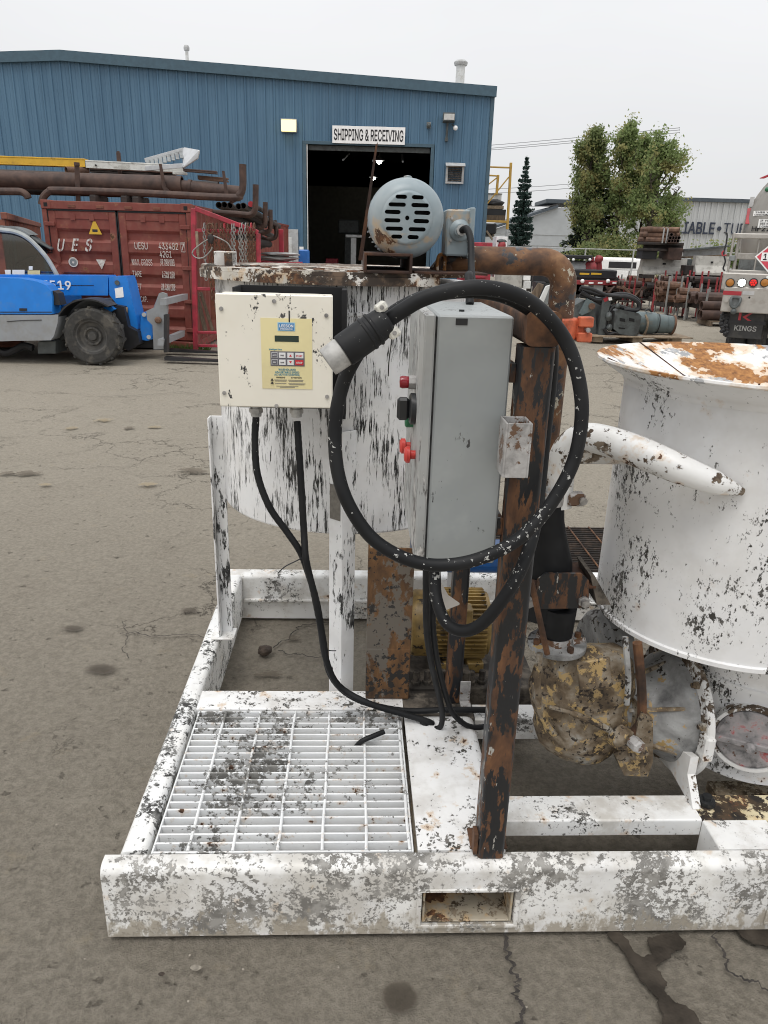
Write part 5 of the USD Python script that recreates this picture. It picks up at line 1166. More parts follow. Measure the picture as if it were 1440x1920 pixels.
a = wp(146, 378, 13.25); b = wp(144, 307, 13.25)
ST = thing('rack_stake', 'flat rust stake standing against the pipes above the container corner', 'stake', a)
part(ST, 'stake_bar', beam((0, 0, -.1), b - a, .075, .03), 'pipe_brown'); part(ST, 'stake_tip', cyl(b - a + [0, 0, -.03], b - a + [0, 0, .02], .045, seg=10), 'pipe_brown')
for (pa, pb, lab_) in (((183, 383), (183, 368), 'left'), ((263, 385), (263, 371), 'right')):
    pass
def flat_beam(name, label, p0, p1, hpx, y, w, mat, cat='beam', **k):
    a, b = wp(*p0, y), wp(*p1, y); o = (a + b) / 2; t = thing(name, label, cat, o); h_ = mpx(hpx, y)
    part(t, 'flange', cat_(beam(a - o + [0, 0, h_ / 2 - .01], b - o + [0, 0, h_ / 2 - .01], w, .02), beam(a - o - [0, 0, h_ / 2 - .01], b - o - [0, 0, h_ / 2 - .01], w, .02)), mat, False)
    part(t, 'web', beam(a - o + [0, -w / 2 + .015, 0], b - o + [0, -w / 2 + .015, 0], .02, h_ - .042), mat, False); return t, o
flat_beam('steel_beam', 'yellow painted steel beam on top of the container pile', (-60, 299), (163, 306.5), 14, 13.9, .2, 'beam_yellow')
t, o = flat_beam('steel_beam', 'off-white steel beam butting against the yellow beam', (164.5, 308.5), (347, 317.5), 13, 13.9, .2, 'beam_white')
for px, py in ((179, 309.5), (343, 314)):
    q = wp(px, py, 13.78) - o; part(t, 'bolt_hole', cyl(q, q + [0, .03, 0], .013, seg=8), 'black_void')
flat_beam('flat_bar', 'upper brown flat bar lying right of the off-white beam', (345, 319), (407, 324), 5, 13.6, .12, 'pipe_brown', 'bar')
flat_beam('flat_bar', 'lower brown bar lying right of the off-white beam', (372, 333), (428, 338), 7, 13.7, .12, 'pipe_tan', 'bar')
flat_beam('flat_bar', 'thin white bar under the end of the off-white beam', (325, 325), (350, 326), 4, 13.7, .1, 'beam_white', 'bar')
flat_beam('flat_bar', 'dark long bar between beams and pipes', (170, 320), (330, 327), 6, 14.2, .1, 'pipe_dark', 'bar')
a = wp(223, 300, 14.1); ST2 = thing('rack_stake', 'thin rust stake tip behind the off-white beam', 'stake', a); part(ST2, 'stake_bar', box(-.03, .03, -.03, .03, -.5, .12, .004), 'pipe_brown'); part(ST2, 'stake_tip', box(-.02, .02, -.02, .02, .121, .14, .004), 'pipe_brown')
# aluminium steps
q0, q1, q2, q3 = wp(272, 301, 14.2), wp(344, 281, 14.2), wp(370, 296, 13.6), wp(345, 313, 13.6)
o = q0; AS = thing('stair_section', 'bright aluminium stair tread section lying tilted on the pile', 'stair section', o)
part(AS, 'side_rail', beam(q0 - o, q1 - o, .03, .07), 'aluminium'); part(AS, 'side_rail', beam(q0 - o + [.12, -.4, -.16], q3 - o + [-.02, 0, .02], .03, .07), 'aluminium')
part(AS, 'end_plate', hull_spheres([(q1 - o, .02), (q2 - o, .02), (q3 - o, .02), (q2 - o + [.03, 0, .10], .02), (q1 - o + [.02, 0, .02], .02)]), 'aluminium')
u_ = (q1 - q0); v_ = np.array([.12, -.4, -.16])
for k in range(9):
    s = (k + .7) / 9.4
    part(AS, 'tread', beam(q0 - o + u_ * s + v_ * .04, q0 - o + u_ * s + v_ * .96, .06, .012), 'mid_grey_paint')
# blocks between roof and rack
for k, (px, lab_) in enumerate(((187, 'left block'), (244, 'middle block'), (265, 'right block'))):
    a = wp(px, 384, 13.3); a[2] = CH - .01
    BL = thing('packing_block', f'dark packing {lab_} between container roof and rack tube', 'packing block', a); part(BL, 'timber', box(-.05, .05, -.3, .3, .005, .11, .006), 'pipe_dark'); part(BL, 'top_shim', box(-.045, .045, -.28, .28, .111, .125, .002), 'pipe_dark')

# ---- second pile of pipes right of the container
for k, (px, py, lab_) in enumerate(((411, 385, 'first'), (421.5, 384.5, 'second'), (432, 385.5, 'third'), (448, 387.5, 'fourth'), (457, 386.5, 'fifth'))):
    a, b = wp(px, py, 14.6), wp(px + 66, py + 38, 18.5); o = (a + b) / 2
    t = thing('drill_pipe', f'{lab_} from left of the black pipes pointing at the viewer above the red rack', 'pipe', o)
    part(t, 'pipe_wall', pipe_hollow(a - o, b - o, mpx(5.2, 14.6), .008), 'pipe_dark'); part(t, 'end_collar', pipe_hollow(a - o - (b - a) * .01, a - o + (b - a) * .03, mpx(5.8, 14.6), .010), 'pipe_dark')
a, b = wp(471, 383, 14.8), wp(505, 402, 18.0); o = (a + b) / 2
t = thing('drill_pipe', 'dark pipe with a red end cap beside the black pipe ends', 'pipe', o); part(t, 'pipe_wall', cyl(a - o, b - o, mpx(4.5, 14.8)), 'pipe_dark'); part(t, 'end_cap', cyl(a - o - (b - a) * .02, a - o, mpx(5, 14.8)), 'tape_red')
bent('pipe_rack', 'brown rack arm crossing in front of the black pipe ends', [(375, 397, 14.2), (440, 401, 14.2), (468, 403, 14.2), (477, 396, 14.2), (479, 380, 14.2), (479.5, 346, 14.2)], 14.2, 5.5, 'pipe_brown')
bent('pipe_rack', 'tallest of three upturned brown arm ends left of the loading door', [(430, 420, 16), (475, 428, 16), (493, 424, 16), (497, 412, 16), (497.5, 379, 16)], 16, 4.6, 'pipe_brown')
bent('pipe_rack', 'middle of three upturned brown arm ends left of the loading door', [(430, 430, 17), (480, 437, 17), (502, 434, 17), (507, 424, 17), (507, 393, 17)], 17, 4.2, 'pipe_brown')
bent('pipe_rack', 'lowest of three upturned brown arm ends left of the loading door', [(440, 446, 18), (490, 449, 18), (512, 447, 18), (518, 438, 18), (515, 413, 18)], 18, 3.8, 'pipe_brown')
for k, (pa, pb, ya, yb, r_, lab_) in enumerate((((395, 400), (500, 452), 14.8, 19, 7, 'upper'), ((385, 415), (495, 460), 15.0, 19, 7, 'middle'), ((375, 430), (488, 462), 15.2, 19, 7, 'lower'), ((420, 400), (515, 445), 15.0, 19, 6, 'right'), ((400, 440), (505, 458), 15.5, 18, 7, 'bottom'))):
    line_thing('drill_pipe', f'{lab_} dark pipe in the shaded pile behind the red rack', 'pipe', pa, pb, ya, yb, mpx(r_, ya), 'pipe_dark')

# ---- red rack with hanging chains
RY = 12.35
RK = thing('chain_rack', 'red square-tube rack beside the container with chains hanging from its bar', 'chain rack', (CX0 + CW + .08, RY, 0))
ro = np.array([CX0 + CW + .08, RY, 0])
def rb(name, p0, p1, wpx=9, ya=RY, yb=None):
    a, b = wp(*p0, ya) - ro, wp(*p1, yb or ya) - ro; w_ = mpx(wpx, RY); part(RK, name, beam(a, b, w_, w_, .006), 'rack_red')
rb('upright', (363, 391), (367, 655), 9); rb('sloping_rail', (366, 391), (484, 436), 8); rb('chain_bar', (366.5, 432), (479.5, 435), 6); rb('upright', (484, 438), (488, 655), 8); rb('middle_rail', (370, 541), (482, 545), 6)
rb('bottom_rail', (371, 623), (484, 624), 5); rb('bottom_rail', (371, 648), (484, 650), 5)
a, b = wp(372, 626, RY), wp(405, 646, RY)
msh = []
for k in range(14):
    z0, z1 = a[2] - ro[2], b[2] - ro[2]; x = a[0] - ro[0] + k * .085
    msh += [beam((x, 0.01, z0), (x + .085, .01, z1), .006, .004, 0), beam((x + .085, .018, z0), (x, .018, z1), .006, .004, 0)]
part(RK, 'mesh_panel', cat_(msh), 'rack_red', False)
part(RK, 'back_plate', box(.15, .95, .30, .31, .5, 1.75, .002), 'container_brown')
def link(c, d, L, r, flip):
    """one oval chain link"""
    n = 10; t = np.linspace(0, 2 * PI, n, endpoint=False)
    p = np.stack([np.sign(np.cos(t)) * 0 + L * .30 * np.cos(t), 0 * t, L * .5 * np.sin(t)], 1)
    if flip: p = p[:, [1, 0, 2]]
    return tube(p + c, r, 5, closed=True)
cspec = [(382, 1, .6), (391, 0, .9), (398, 0, 1.0), (405, 0, .7), (414, 0, .9), (420, 0, .8), (427, 0, 1.0), (434.5, 1, .8), (438.5, 1, 1.0), (449, 1, .6), (453, 1, .9), (460, 1, .7), (464, 0, .8), (470, 0, 1.0), (475.5, 0, .7)]
words = ['first', 'second', 'third', 'fourth', 'fifth', 'sixth', 'seventh', 'eighth', 'ninth', 'tenth', 'eleventh', 'twelfth', 'thirteenth', 'fourteenth', 'fifteenth']
for k, (px, br, ln) in enumerate(cspec):
    a = wp(px, 431, RY - .06); n = int(19 * ln) + 4; L = .066
    t = thing('hanging_chain', ('bright steel chain' if br else 'rusty chain') + f' hanging on the red rack, {words[k]} from the left', 'chain', a, 0, 'chains on the red rack')
    part(t, 'links', cat_(*[link(np.array([.006 * math.sin(j * .7 + k), .0, -j * L * .78]), None, L, .008, (j + k) % 2) for j in range(n)]), 'chain_bright' if br else 'chain_rust')
    part(t, 'hook', tube(curve([(0, 0, .02), (0, .03, .09), (0, .10, .09), (0, .11, .02)], 4), .010, 6), 'tape_red' if k in (5, 9, 13) else ('chain_bright' if br else 'chain_rust'))
sl = curve([wp(px, py, RY - .12) for px, py in ((398, 444), (380, 455), (364, 468), (361, 477), (370, 484), (383, 482), (395, 470), (398, 463))], 6)
o = sl.mean(0); t = thing('wire_sling', 'grey wire rope sling loop hooked on the red chain rack', 'sling', o)
part(t, 'rope', tube(sl - o, .011, 8), 'chain_bright'); part(t, 'rope', tube(curve([wp(px, py, RY - .12) - o for px, py in ((400, 442), (414, 448), (427, 456), (434, 468))], 6), .011, 8), 'chain_bright')
part(t, 'ring', tube(np.array([wp(394, 429, RY - .12) - o + [.055 * math.cos(q), 0, .075 * math.sin(q)] for q in np.linspace(0, 2 * PI, 18, endpoint=False)]), .012, 8, closed=True), 'chain_rust'); part(t, 'hook', lump(wp(395, 448, RY - .12) - o, .05, 4, (1, .6, 1.6), .3), 'pipe_dark')
for k, (a_, b_, lab_) in enumerate((((367, 546), (385, 620), 'wider old plank leaning inside the red rack'), ((376, 548), (399, 620), 'narrower old plank leaning inside the red rack'))):
    a, b = wp(*b_, RY + .18), wp(*a_, RY + .24); o = (a + b) / 2; t = thing('plank', lab_, 'plank', o); part(t, 'board', beam(a - o, b - o, .085 - .02 * k, .03, .003), 'wood_old', False); part(t, 'end_nail', cyl(b - o + [0, -.02, -.05], b - o + [0, -.05, -.05], .006, seg=6), 'steel_bolt')
t = thing('wood_stake', 'pale thin wooden stake left behind the chains', 'stake', wp(369, 440, RY - .05)); part(t, 'stake_rod', box(-.02, .02, -.012, .012, -.28, .05, .003), 'wood_pallet'); part(t, 'stake_point', prism([(-.019, -.281), (0, -.36), (.019, -.281)], -.01, .01), 'wood_pallet')
# red stand with bundled sheets right of the rack
a = wp(527, 430, 18); t = thing('red_stand', 'red post stand holding flat bundles left of the loading door', 'stand', (a[0], 18, 0))
part(t, 'post', box(-.05, .05, -.05, .05, 0, a[2], .006), 'rack_red'); part(t, 'post', box(-.75, -.66, -.05, .05, 0, 1.7, .006), 'rack_red'); part(t, 'shelf', box(-.80, .45, -.3, .3, 1.28, 1.33, .006), 'rack_red')
t = thing('tarp_bundle', 'folded grey tarp bundle on the red stand', 'tarp', (a[0] - .1, 18, 1.335)); part(t, 'fold', lump((-.1, 0, .06), .5, 4, (1.1, .5, .13), .25, 3), 'tarp_grey', True); part(t, 'fold', lump((.05, 0, .16), .45, 6, (1.0, .5, .10), .25, 3), 'light_grey_metal', True)
t = thing('blue_jack', 'small blue pump unit beside the red stand', 'pump', (a[0] + .45, 18.6, 0)); part(t, 'body', box(-.12, .12, -.12, .12, .9, 1.6, .03), 'blue_paint'); part(t, 'stand_leg', box(-.05, .05, -.05, .05, 0, .899, .01), 'dark_grey_paint')

# ================================================================== blue telescopic lift truck
TYc = 10.72
T0 = np.array([W(170, 630, y=TYc)[0], TYc, 0.0])
TH_ = thing('telehandler', 'blue telescopic lift truck with grey side skirt in front of the red container', 'lift truck', T0)
def tq(px, py, y): return W(px, py, y=y) - T0
def tpoly(pts, y0, y1): return prism([(q[0], q[2]) for q in (tq(a, b, y0) for a, b in pts)], y0 - TYc, y1 - TYc)
def tyre(c, R, w, name='wheel'):
    p = part(TH_, name, orient(lathe([(R * .55, -w * .42), (R * .62, -w * .5), (R * .90, -w * .5), (R * .97, -w * .40), (R * .985, 0), (R * .97, w * .40), (R * .90, w * .5), (R * .62, w * .5), (R * .55, w * .42)], 40), c, (0, 1, 0)), 'tyre_rubber', 30)
    lugs = []
    for k in range(26):
        a = 2 * PI * k / 26; s = 1 if k % 2 else -1
        m = box(R * .93, R * 1.015, -w * .47 if s < 0 else -.01, .01 if s < 0 else w * .47, -.022, .022, .006)
        lugs.append(rot(rot(m, s * .35, (1, 0, 0)), a, (0, 1, 0)))
    part(p, 'tread', move(cat_(lugs), *c), 'tyre_rubber', False)
    part(p, 'rim', orient(lathe([(0, -w * .20), (R * .22, -w * .20), (R * .25, -w * .30), (R * .31, -w * .30), (R * .34, -w * .18), (R * .46, -w * .22), (R * .52, -w * .40), (R * .57, -w * .43), (R * .57, w * .2), (0, w * .2)], 32), c, (0, 1, 0)), 'rim_grey')
    part(p, 'hub_cap', orient(lathe([(0, -w * .36), (R * .14, -w * .35), (R * .18, -w * .20), (0, -w * .20)], 20), c, (0, 1, 0)), 'rim_grey')
    for k in range(8):
        a = 2 * PI * k / 8; part(p, 'wheel_nut', cyl((c[0] + R * .28 * math.cos(a), c[1] - w * .34, c[2] + R * .28 * math.sin(a)), (c[0] + R * .28 * math.cos(a), c[1] - w * .30, c[2] + R * .28 * math.sin(a)), .013, seg=6), 'rim_grey', False)
RW = .405
tyre(np.array([0, .15, RW]), RW, .30); c2 = tq(222, 630, 12.35); tyre(np.array([c2[0], 12.35 - TYc, RW]), RW, .30)
tyre(np.array([-2.3, .15, RW]), RW, .30); tyre(np.array([-2.3, 12.35 - TYc, RW]), RW, .30)
part(TH_, 'chassis', box(-2.9, c2[0] - .1, .45, 1.35, .34, .62, .03), 'black_paint')
part(TH_, 'axle', cyl((0, .3, RW), (c2[0], 1.5, RW), .09), 'black_paint')
hood = [(-120, 518), (0, 521), (36, 522), (70, 528), (86, 535), (95, 546), (98, 557), (98, 589), (-120, 589)]
hd_ = tpoly(hood, 10.70, 10.98); part(TH_, 'hood_back', tpoly([(-120, 535), (60, 537), (72, 545), (74, 589), (-120, 589)], 10.985, 11.42), 'machine_blue', 20); part(TH_, 'engine_hood', hd_, 'machine_blue', 20)
part(TH_, 'hood_seam', tpoly([(-120, 584.5), (97, 584.5), (97, 586), (-120, 586)], 10.694, 10.6985), 'black_paint')
part(TH_, 'hood_latch', tpoly([(36, 578), (50, 578), (50, 583), (36, 583)], 10.693, 10.699), 'black_paint')
part(TH_, 'hood_vent', tpoly([(99, 545), (108, 550), (114, 572), (101, 572)], 10.75, 10.95), 'black_paint')
part(TH_, 'side_skirt', tpoly([(-120, 590.5), (109, 590.5), (108, 605), (101, 630), (95, 638), (-120, 642)], 10.70, 11.0), 'fairing_grey', 20)
part(TH_, 'skirt_scrape', tube(curve([tq(13, 603, 10.697), tq(40, 601, 10.697), (tq(78, 600, 10.697))], 4), .006, 6), 'black_paint')
part(TH_, 'fuel_tank', tpoly([(71, 641), (104, 640), (104, 663), (71, 663)], 10.9, 11.3), 'dark_grey_paint')
part(TH_, 'hose_loop', tube(curve([tq(-20, 650, 11), tq(10, 662, 11), tq(30, 655, 11), tq(45, 648, 11), tq(62, 652, 11)], 6), .05, 8), 'black_paint')
fa = [np.array([.0 + .50 * math.cos(a), 0, RW + .50 * math.sin(a)]) for a in np.linspace(math.radians(168), math.radians(55), 14)]
V_, F_ = [], []
for k, q in enumerate(fa):
    n_ = np.array([math.cos(0), 0, 0]); d = (q - [0, 0, RW]); d /= np.linalg.norm(d)
    for y in (.0, .36):
        for o in (0, .02): V_.append(q + d * o + [0, y, 0])
    if k:
        a, b = 4 * (k - 1), 4 * k
        for i, j in ((0, 1), (1, 3), (3, 2), (2, 0)): F_ += [(a + i, b + i, b + j), (a + i, b + j, a + j)]
part(TH_, 'fender', trimesh.Trimesh(np.array(V_), np.array(F_), process=False), 'black_paint')
part(TH_, 'inner_fender', tpoly([(106, 590), (118, 575), (140, 562), (200, 560), (204, 575), (160, 580), (128, 600), (118, 640), (100, 640)], 11.1, 11.3), 'cab_dark')
part(TH_, 'front_frame', tpoly([(150, 572), (196, 568), (232, 575), (240, 612), (258, 622), (262, 645), (240, 658), (215, 640), (200, 620)], 11.35, 11.95), 'black_paint')
part(TH_, 'frame_plate', tpoly([(150, 575), (205, 573), (215, 580), (205, 586), (150, 585)], 11.25, 11.34), 'machine_blue')
BYf, BYb = 11.50, 11.86
part(TH_, 'boom', tpoly([(-120, 515), (201, 517), (203, 520), (203, 551), (200, 554), (-120, 553)], BYf, BYb), 'machine_blue')
part(TH_, 'boom_collar', tpoly([(176, 516.5), (202.5, 517), (202.5, 554), (176, 554)], BYf - .015, BYf - .0005), 'machine_blue')
part(TH_, 'boom_seam', tpoly([(-100, 533.5), (176, 534.5), (176, 535.5), (-100, 534.5)], BYf - .004, BYf - .0008), 'black_paint')
tt = text('5519', .001 * 1, .004, True); 
def th_text(s, px0, px1, py, hpx, y, mat):
    a, b = tq(px0, py, y), tq(px1, py, y); m = text(s, mpx(hpx, y) * 1.02, .004, True); v = np.array(m.vertices)
    v[:, 0] = (v[:, 0] - v[:, 0].min()) * ((b[0] - a[0]) / np.ptp(v[:, 0])); m.vertices = v + [a[0], y - TYc, a[2]]; return m
part(TH_, 'lettering', th_text('5519', 80, 134, 541.5, 15, BYf - .006, 0), 'sign_white', False)
part(TH_, 'boom_head', tpoly([(204, 519), (236, 518), (240, 530), (258, 606), (258, 620), (247, 622), (238, 600), (222, 574), (205, 553)], BYf - .02, BYb + .02), 'machine_blue')
part(TH_, 'head_label', tpoly([(215, 541), (230, 538), (232, 557), (217, 559)], BYf - .027, BYf - .0205), 'sign_white')
part(TH_, 'head_pin', orient(lathe([(0, 0), (.035, 0), (.035, .02), (0, .02)], 16), tq(220, 530, BYf - .021), (0, -1, 0)), 'dark_grey_paint')
for px, py in ((229, 578), (236, 580)): part(TH_, 'hose_fitting', cyl(tq(px, py - 4, BYf - .05), tq(px, py + 6, BYf - .05), .03, seg=8), 'wood_pallet')
part(TH_, 'tilt_bracket', tpoly([(264, 592), (270, 585), (279, 585), (283, 592), (286, 625), (285, 636), (278, 639), (263, 637)], BYf + .0, BYf + .08), 'machine_blue')
part(TH_, 'tilt_bracket', tpoly([(264, 592), (270, 585), (279, 585), (283, 592), (286, 625), (285, 636), (278, 639), (263, 637)], BYb - .08, BYb), 'machine_blue')
for px, py in ((270, 590), (279, 632)): part(TH_, 'bracket_pin', cyl(tq(px, py, BYf - .02), tq(px, py, BYb + .02), .032, seg=14), 'light_grey_metal')
part(TH_, 'carriage_plate', tpoly([(274, 583), (290, 576), (298, 550), (303, 548), (312, 551), (314, 580), (306, 655), (288, 655), (286, 610), (276, 600)], BYf - .12, BYf - .06), 'fairing_grey')
part(TH_, 'carriage_plate', tpoly([(288, 576), (298, 550), (312, 551), (314, 580), (306, 655), (288, 655)], BYb + .06, BYb + .12), 'fairing_grey')
part(TH_, 'carriage_bar', cat_(tpoly([(300, 560), (312, 560), (312, 572), (300, 572)], 11.1, 12.3), tpoly([(296, 636), (307, 636), (306, 648), (295, 648)], 11.1, 12.3)), 'rusty_bar' if False else 'fairing_grey')
part(TH_, 'carriage_pin', orient(lathe([(0, 0), (.05, 0), (.05, .03), (.03, .05), (0, .05)], 14), tq(297, 600, BYf - .13), (0, -1, 0)), 'pipe_tan')
part(TH_, 'lower_link', tpoly([(250, 622), (290, 628), (290, 652), (245, 652)], BYf + .1, BYb - .1), 'black_paint')
for y in (11.15, 12.05):
    part(TH_, 'fork', cat_(tpoly([(307, 590), (313, 590), (313, 661), (307, 661)], y, y + .13), prism([(tq(307, 660, y)[0], .085), (tq(307, 660, y)[0] + 1.15, .045), (tq(307, 660, y)[0] + 1.15, .03), (tq(307, 660, y)[0], .03)][::-1], y - TYc, y - TYc + .13)), 'black_paint')
# cab
CYa, CYb = 11.95, 12.75
cabline = [(-110, 424), (-40, 426), (0, 431), (28, 435), (50, 445), (70, 463), (88, 484), (101, 505), (108, 518)]
def cab_frame(y, r, dx=0): return tube(curve([tq(a + dx, b, y) for a, b in cabline], 5), r, 8)
part(TH_, 'cab_frame', cab_frame(CYa, .035), 'cab_frame'); part(TH_, 'cab_frame', cab_frame(CYb, .03, 16), 'cab_frame')
part(TH_, 'window_seal', tube(curve([tq(a, b + 4, CYa + .01) for a, b in cabline], 5), .022, 8), 'gasket')
part(TH_, 'side_window', tpoly([(-110, 428), (-40, 430), (0, 435), (28, 439), (48, 449), (68, 467), (86, 488), (99, 508), (103, 517), (-110, 517)], CYa + .02, CYa + .026), 'cab_glass', False)
part(TH_, 'far_window', tpoly([(-60, 430), (0, 437), (40, 447), (62, 463), (84, 484), (100, 510), (-60, 517)], CYb, CYb + .006), 'cab_glass', False)
V_, F_ = [], []
ca, cb = curve([tq(a, b - 2, CYa) for a, b in cabline], 4), curve([tq(a + 16, b - 2, CYb) for a, b in cabline], 4)
for k in range(len(ca)):
    V_ += [ca[k], cb[k]]
    if k: F_ += [(2 * k - 2, 2 * k, 2 * k + 1), (2 * k - 2, 2 * k + 1, 2 * k - 1)]
nf = len(ca)
def strip(i0, i1, th=.03):
    A = np.array([ca[k] for k in range(i0, i1)] ); Bq = np.array([cb[k] for k in range(i0, i1)]); n = len(A); up = np.array([.015, 0, th])
    V = np.vstack([A, Bq, A + up, Bq + up]); F = []
    for k in range(n - 1):
        F += [(k, k + 1, n + k + 1), (k, n + k + 1, n + k), (2 * n + k, 3 * n + k + 1, 2 * n + k + 1), (2 * n + k, 3 * n + k, 3 * n + k + 1), (k, 2 * n + k, 2 * n + k + 1), (k, 2 * n + k + 1, k + 1)]
    return trimesh.Trimesh(V, np.array(F), process=False)
part(TH_, 'cab_roof', strip(0, 18, .05), 'mid_grey_paint', 40)
part(TH_, 'windscreen', strip(18, nf, .006), 'cab_glass', 40)
part(TH_, 'roof_visor', cat_(hull_spheres([(tq(48, 440, CYa + .1), .03), (tq(94, 466, CYa + .1), .015), (tq(52, 438, CYb), .03), (tq(100, 466, CYb), .015)])), 'dark_grey_paint')
part(TH_, 'cab_pillar', tpoly([(10, 440), (24, 442), (32, 517), (20, 517)], CYb - .1, CYb - .03), 'mid_grey_paint')
part(TH_, 'cab_pillar', tpoly([(-40, 428), (-28, 428), (-28, 517), (-40, 517)], CYa - .02, CYa + .03), 'cab_dark')
part(TH_, 'seat', cat_(tpoly([(-60, 470), (-25, 470), (-15, 517), (-60, 517)], CYa + .25, CYb - .25)), 'cab_dark')
part(TH_, 'steering_column', cyl(tq(60, 517, 12.3), tq(50, 488, 12.3), .03), 'cab_dark'); part(TH_, 'steering_wheel', orient(tube(np.array([(.17 * math.cos(a), .17 * math.sin(a), 0) for a in np.linspace(0, 2 * PI, 20, endpoint=False)]), .016, 6, closed=True), tq(50, 488, 12.3), (-.5, 0, 1)), 'black_paint')
for a, b, c_, d, m_ in ((8, 506, 20, 516, 'sign_white'), (23, 506, 46, 516, 'sign_white'), (52, 507, 75, 516, 'label_cream'), (54, 499, 61, 506, 'sign_white')): part(TH_, 'window_sticker', tpoly([(a, b), (c_, b), (c_, d), (a, d)], CYa + .012, CYa + .018), m_)
part(TH_, 'wiper_decal', cat_(tpoly([(92, 474), (100, 474), (104, 482), (98, 481)], CYb - .09, CYb - .08), tpoly([(97, 488), (105, 490), (103, 496)], CYb - .09, CYb - .08)), 'sign_white')
part(TH_, 'cab_body', tpoly([(-110, 518), (118, 518), (120, 600), (-110, 600)], CYa, CYb), 'machine_blue')

# ================================================================== tanker truck
KY = 11.0
K0 = W(1351, 584, y=KY) * [1, 1, 0]; KA = math.radians(-27)
TK = thing('tanker_truck', 'rear corner of a stainless tanker truck with lit tail lamps, red placard and mud flap', 'tanker truck', K0, KA)
def kq(px, py, y=KY):      # in the truck's own turned frame
    c, s = math.cos(KA), math.sin(KA)
    def to(q): return np.array([c * q[0] + s * q[1], -s * q[0] + c * q[1], q[2]])
    a, d = to(EYE - K0), to(_ray(px, py)); return a + d * ((y - KY - a[1]) / d[1])
def kbox(px0, px1, py0, py1, y0, y1, c=.01): a, b = kq(px0, py1, y0), kq(px1, py0, y0); return box(a[0], b[0], y0 - KY, y1 - KY, a[2], b[2], c)
tR = 1.10; tcx, tcz = kq(1391, 440, KY + .65)[0] + tR, 2.03
dome_ = [(0, -.34)] + [(tR * math.sin(a), -.34 * math.cos(a) * .98) for a in np.linspace(.12, PI / 2, 12)]
shell = orient(lathe(dome_ + [(tR, 9.0), (0, 9.3)], 64), (tcx, .65, tcz), (0, 1, 0)); part(TK, 'tank_shell', shell, 'stainless', 30)
part(TK, 'tank_band', orient(lathe([(tR + .0, 0), (tR + .018, 0), (tR + .018, .06), (tR, .06)], 64), (tcx, .66, tcz), (0, 1, 0)), 'truck_alloy')
def on_dome(u, v):   # sideways, upwards from the tank's axis
    r = min(math.hypot(u, v) / tR, .999); return np.array([tcx + u, .65 - .34 * math.sqrt(1 - r * r), tcz + v])
def dome_tape(pts, w, mat, name='reflective_tape'):
    P = [on_dome(*p) for p in pts]
    out = hull_spheres([(p + np.array([s * w, -.012, 0]), .006) for p in P for s in (-.5, .5)]); part(TK, name, out, mat)
def uv(px, py): q = kq(px, py, KY + .45); return q[0] - tcx, q[2] - tcz
dome_tape([uv(1405, 390), uv(1401, 419)], .05, 'tape_red'); dome_tape([uv(1410, 368), uv(1407, 386)], .045, 'tape_silver')
def dlabel(px0, px1, py0, py1, lines, mat='sign_white'):
    a, b = kq(px0, py1, KY + .40), kq(px1, py0, KY + .40)
    ul = on_dome(a[0] - tcx, a[2] - tcz); ur = on_dome(b[0] - tcx, b[2] - tcz); yb = min(ul[1], ur[1]) - .03
    lp = part(TK, 'sticker', prism_z([(a[0], ul[1] - .02), (b[0], ur[1] - .02), (b[0], ur[1] - .012), (a[0], ul[1] - .012)], a[2], b[2]), mat)
    n = len(lines); h_ = (b[2] - a[2]) / n
    for k, (s, w_) in enumerate(lines):
        m = text(s, h_ * .58, .003, True); v = np.array(m.vertices); v[:, 0] = (v[:, 0] - v[:, 0].min()) * ((b[0] - a[0]) * w_ / np.ptp(v[:, 0])) + a[0] + .02
        f_ = (v[:, 0] - a[0]) / (b[0] - a[0]); v[:, 1] = v[:, 1] * .0 + ul[1] + (ur[1] - ul[1]) * f_ - .0235 + v[:, 1] * .3; v[:, 2] += b[2] - (k + .82) * h_; m.vertices = v; part(TK, 'lettering', m, 'letter_black', False)
dlabel(1411, 1475, 395, 404.5, [('THIS VEHICLE', .9), ('UNCONTROLLED', .95)]); dlabel(1420, 1478, 411, 427, [("IF YOU CAN'T", .8), ('SEE MY MIRRORS', .95), ("I CAN'T SEE YOU", .93)])
a = kq(1407, 433, KY + .42); ul = on_dome(a[0] - tcx, a[2] - tcz); m = text('HF22', mpx(8, 11.4), .004, True, 1.15, at=(a[0], ul[1] - .02, a[2])); v = np.array(m.vertices); v[:, 1] -= (v[:, 0] - a[0]) * .30; m.vertices = v; part(TK, 'lettering', m, 'letter_black', False)
dome_tape([uv(1428, 332), uv(1452, 322)], .05, 'tape_red'); part(TK, 'green_mark', lump(on_dome(*uv(1438, 354)) + [0, -.01, 0], .03, 3, amp=.1), 'green_plastic')
part(TK, 'frame_post', kbox(1365, 1375, 436, 517, KY, KY + .09), 'truck_alloy'); part(TK, 'frame_post', kbox(1377, 1383, 445, 513, KY + .10, KY + .2), 'truck_alloy'); part(TK, 'frame_post', kbox(1411, 1426, 448, 513, KY + .05, KY + .15), 'truck_alloy')
part(TK, 'cross_rail', kbox(1372, 1530, 439.5, 447, KY + .02, KY + .10), 'truck_alloy'); part(TK, 'cross_rail', kbox(1376, 1530, 478, 486, KY + .11, KY + .19), 'truck_alloy'); part(TK, 'cross_rail', kbox(1364, 1530, 511, 517, KY + .0, KY + .12), 'truck_alloy')
part(TK, 'rear_valance', kbox(1382, 1530, 488, 511, KY + .35, KY + .40), 'mid_grey_paint')
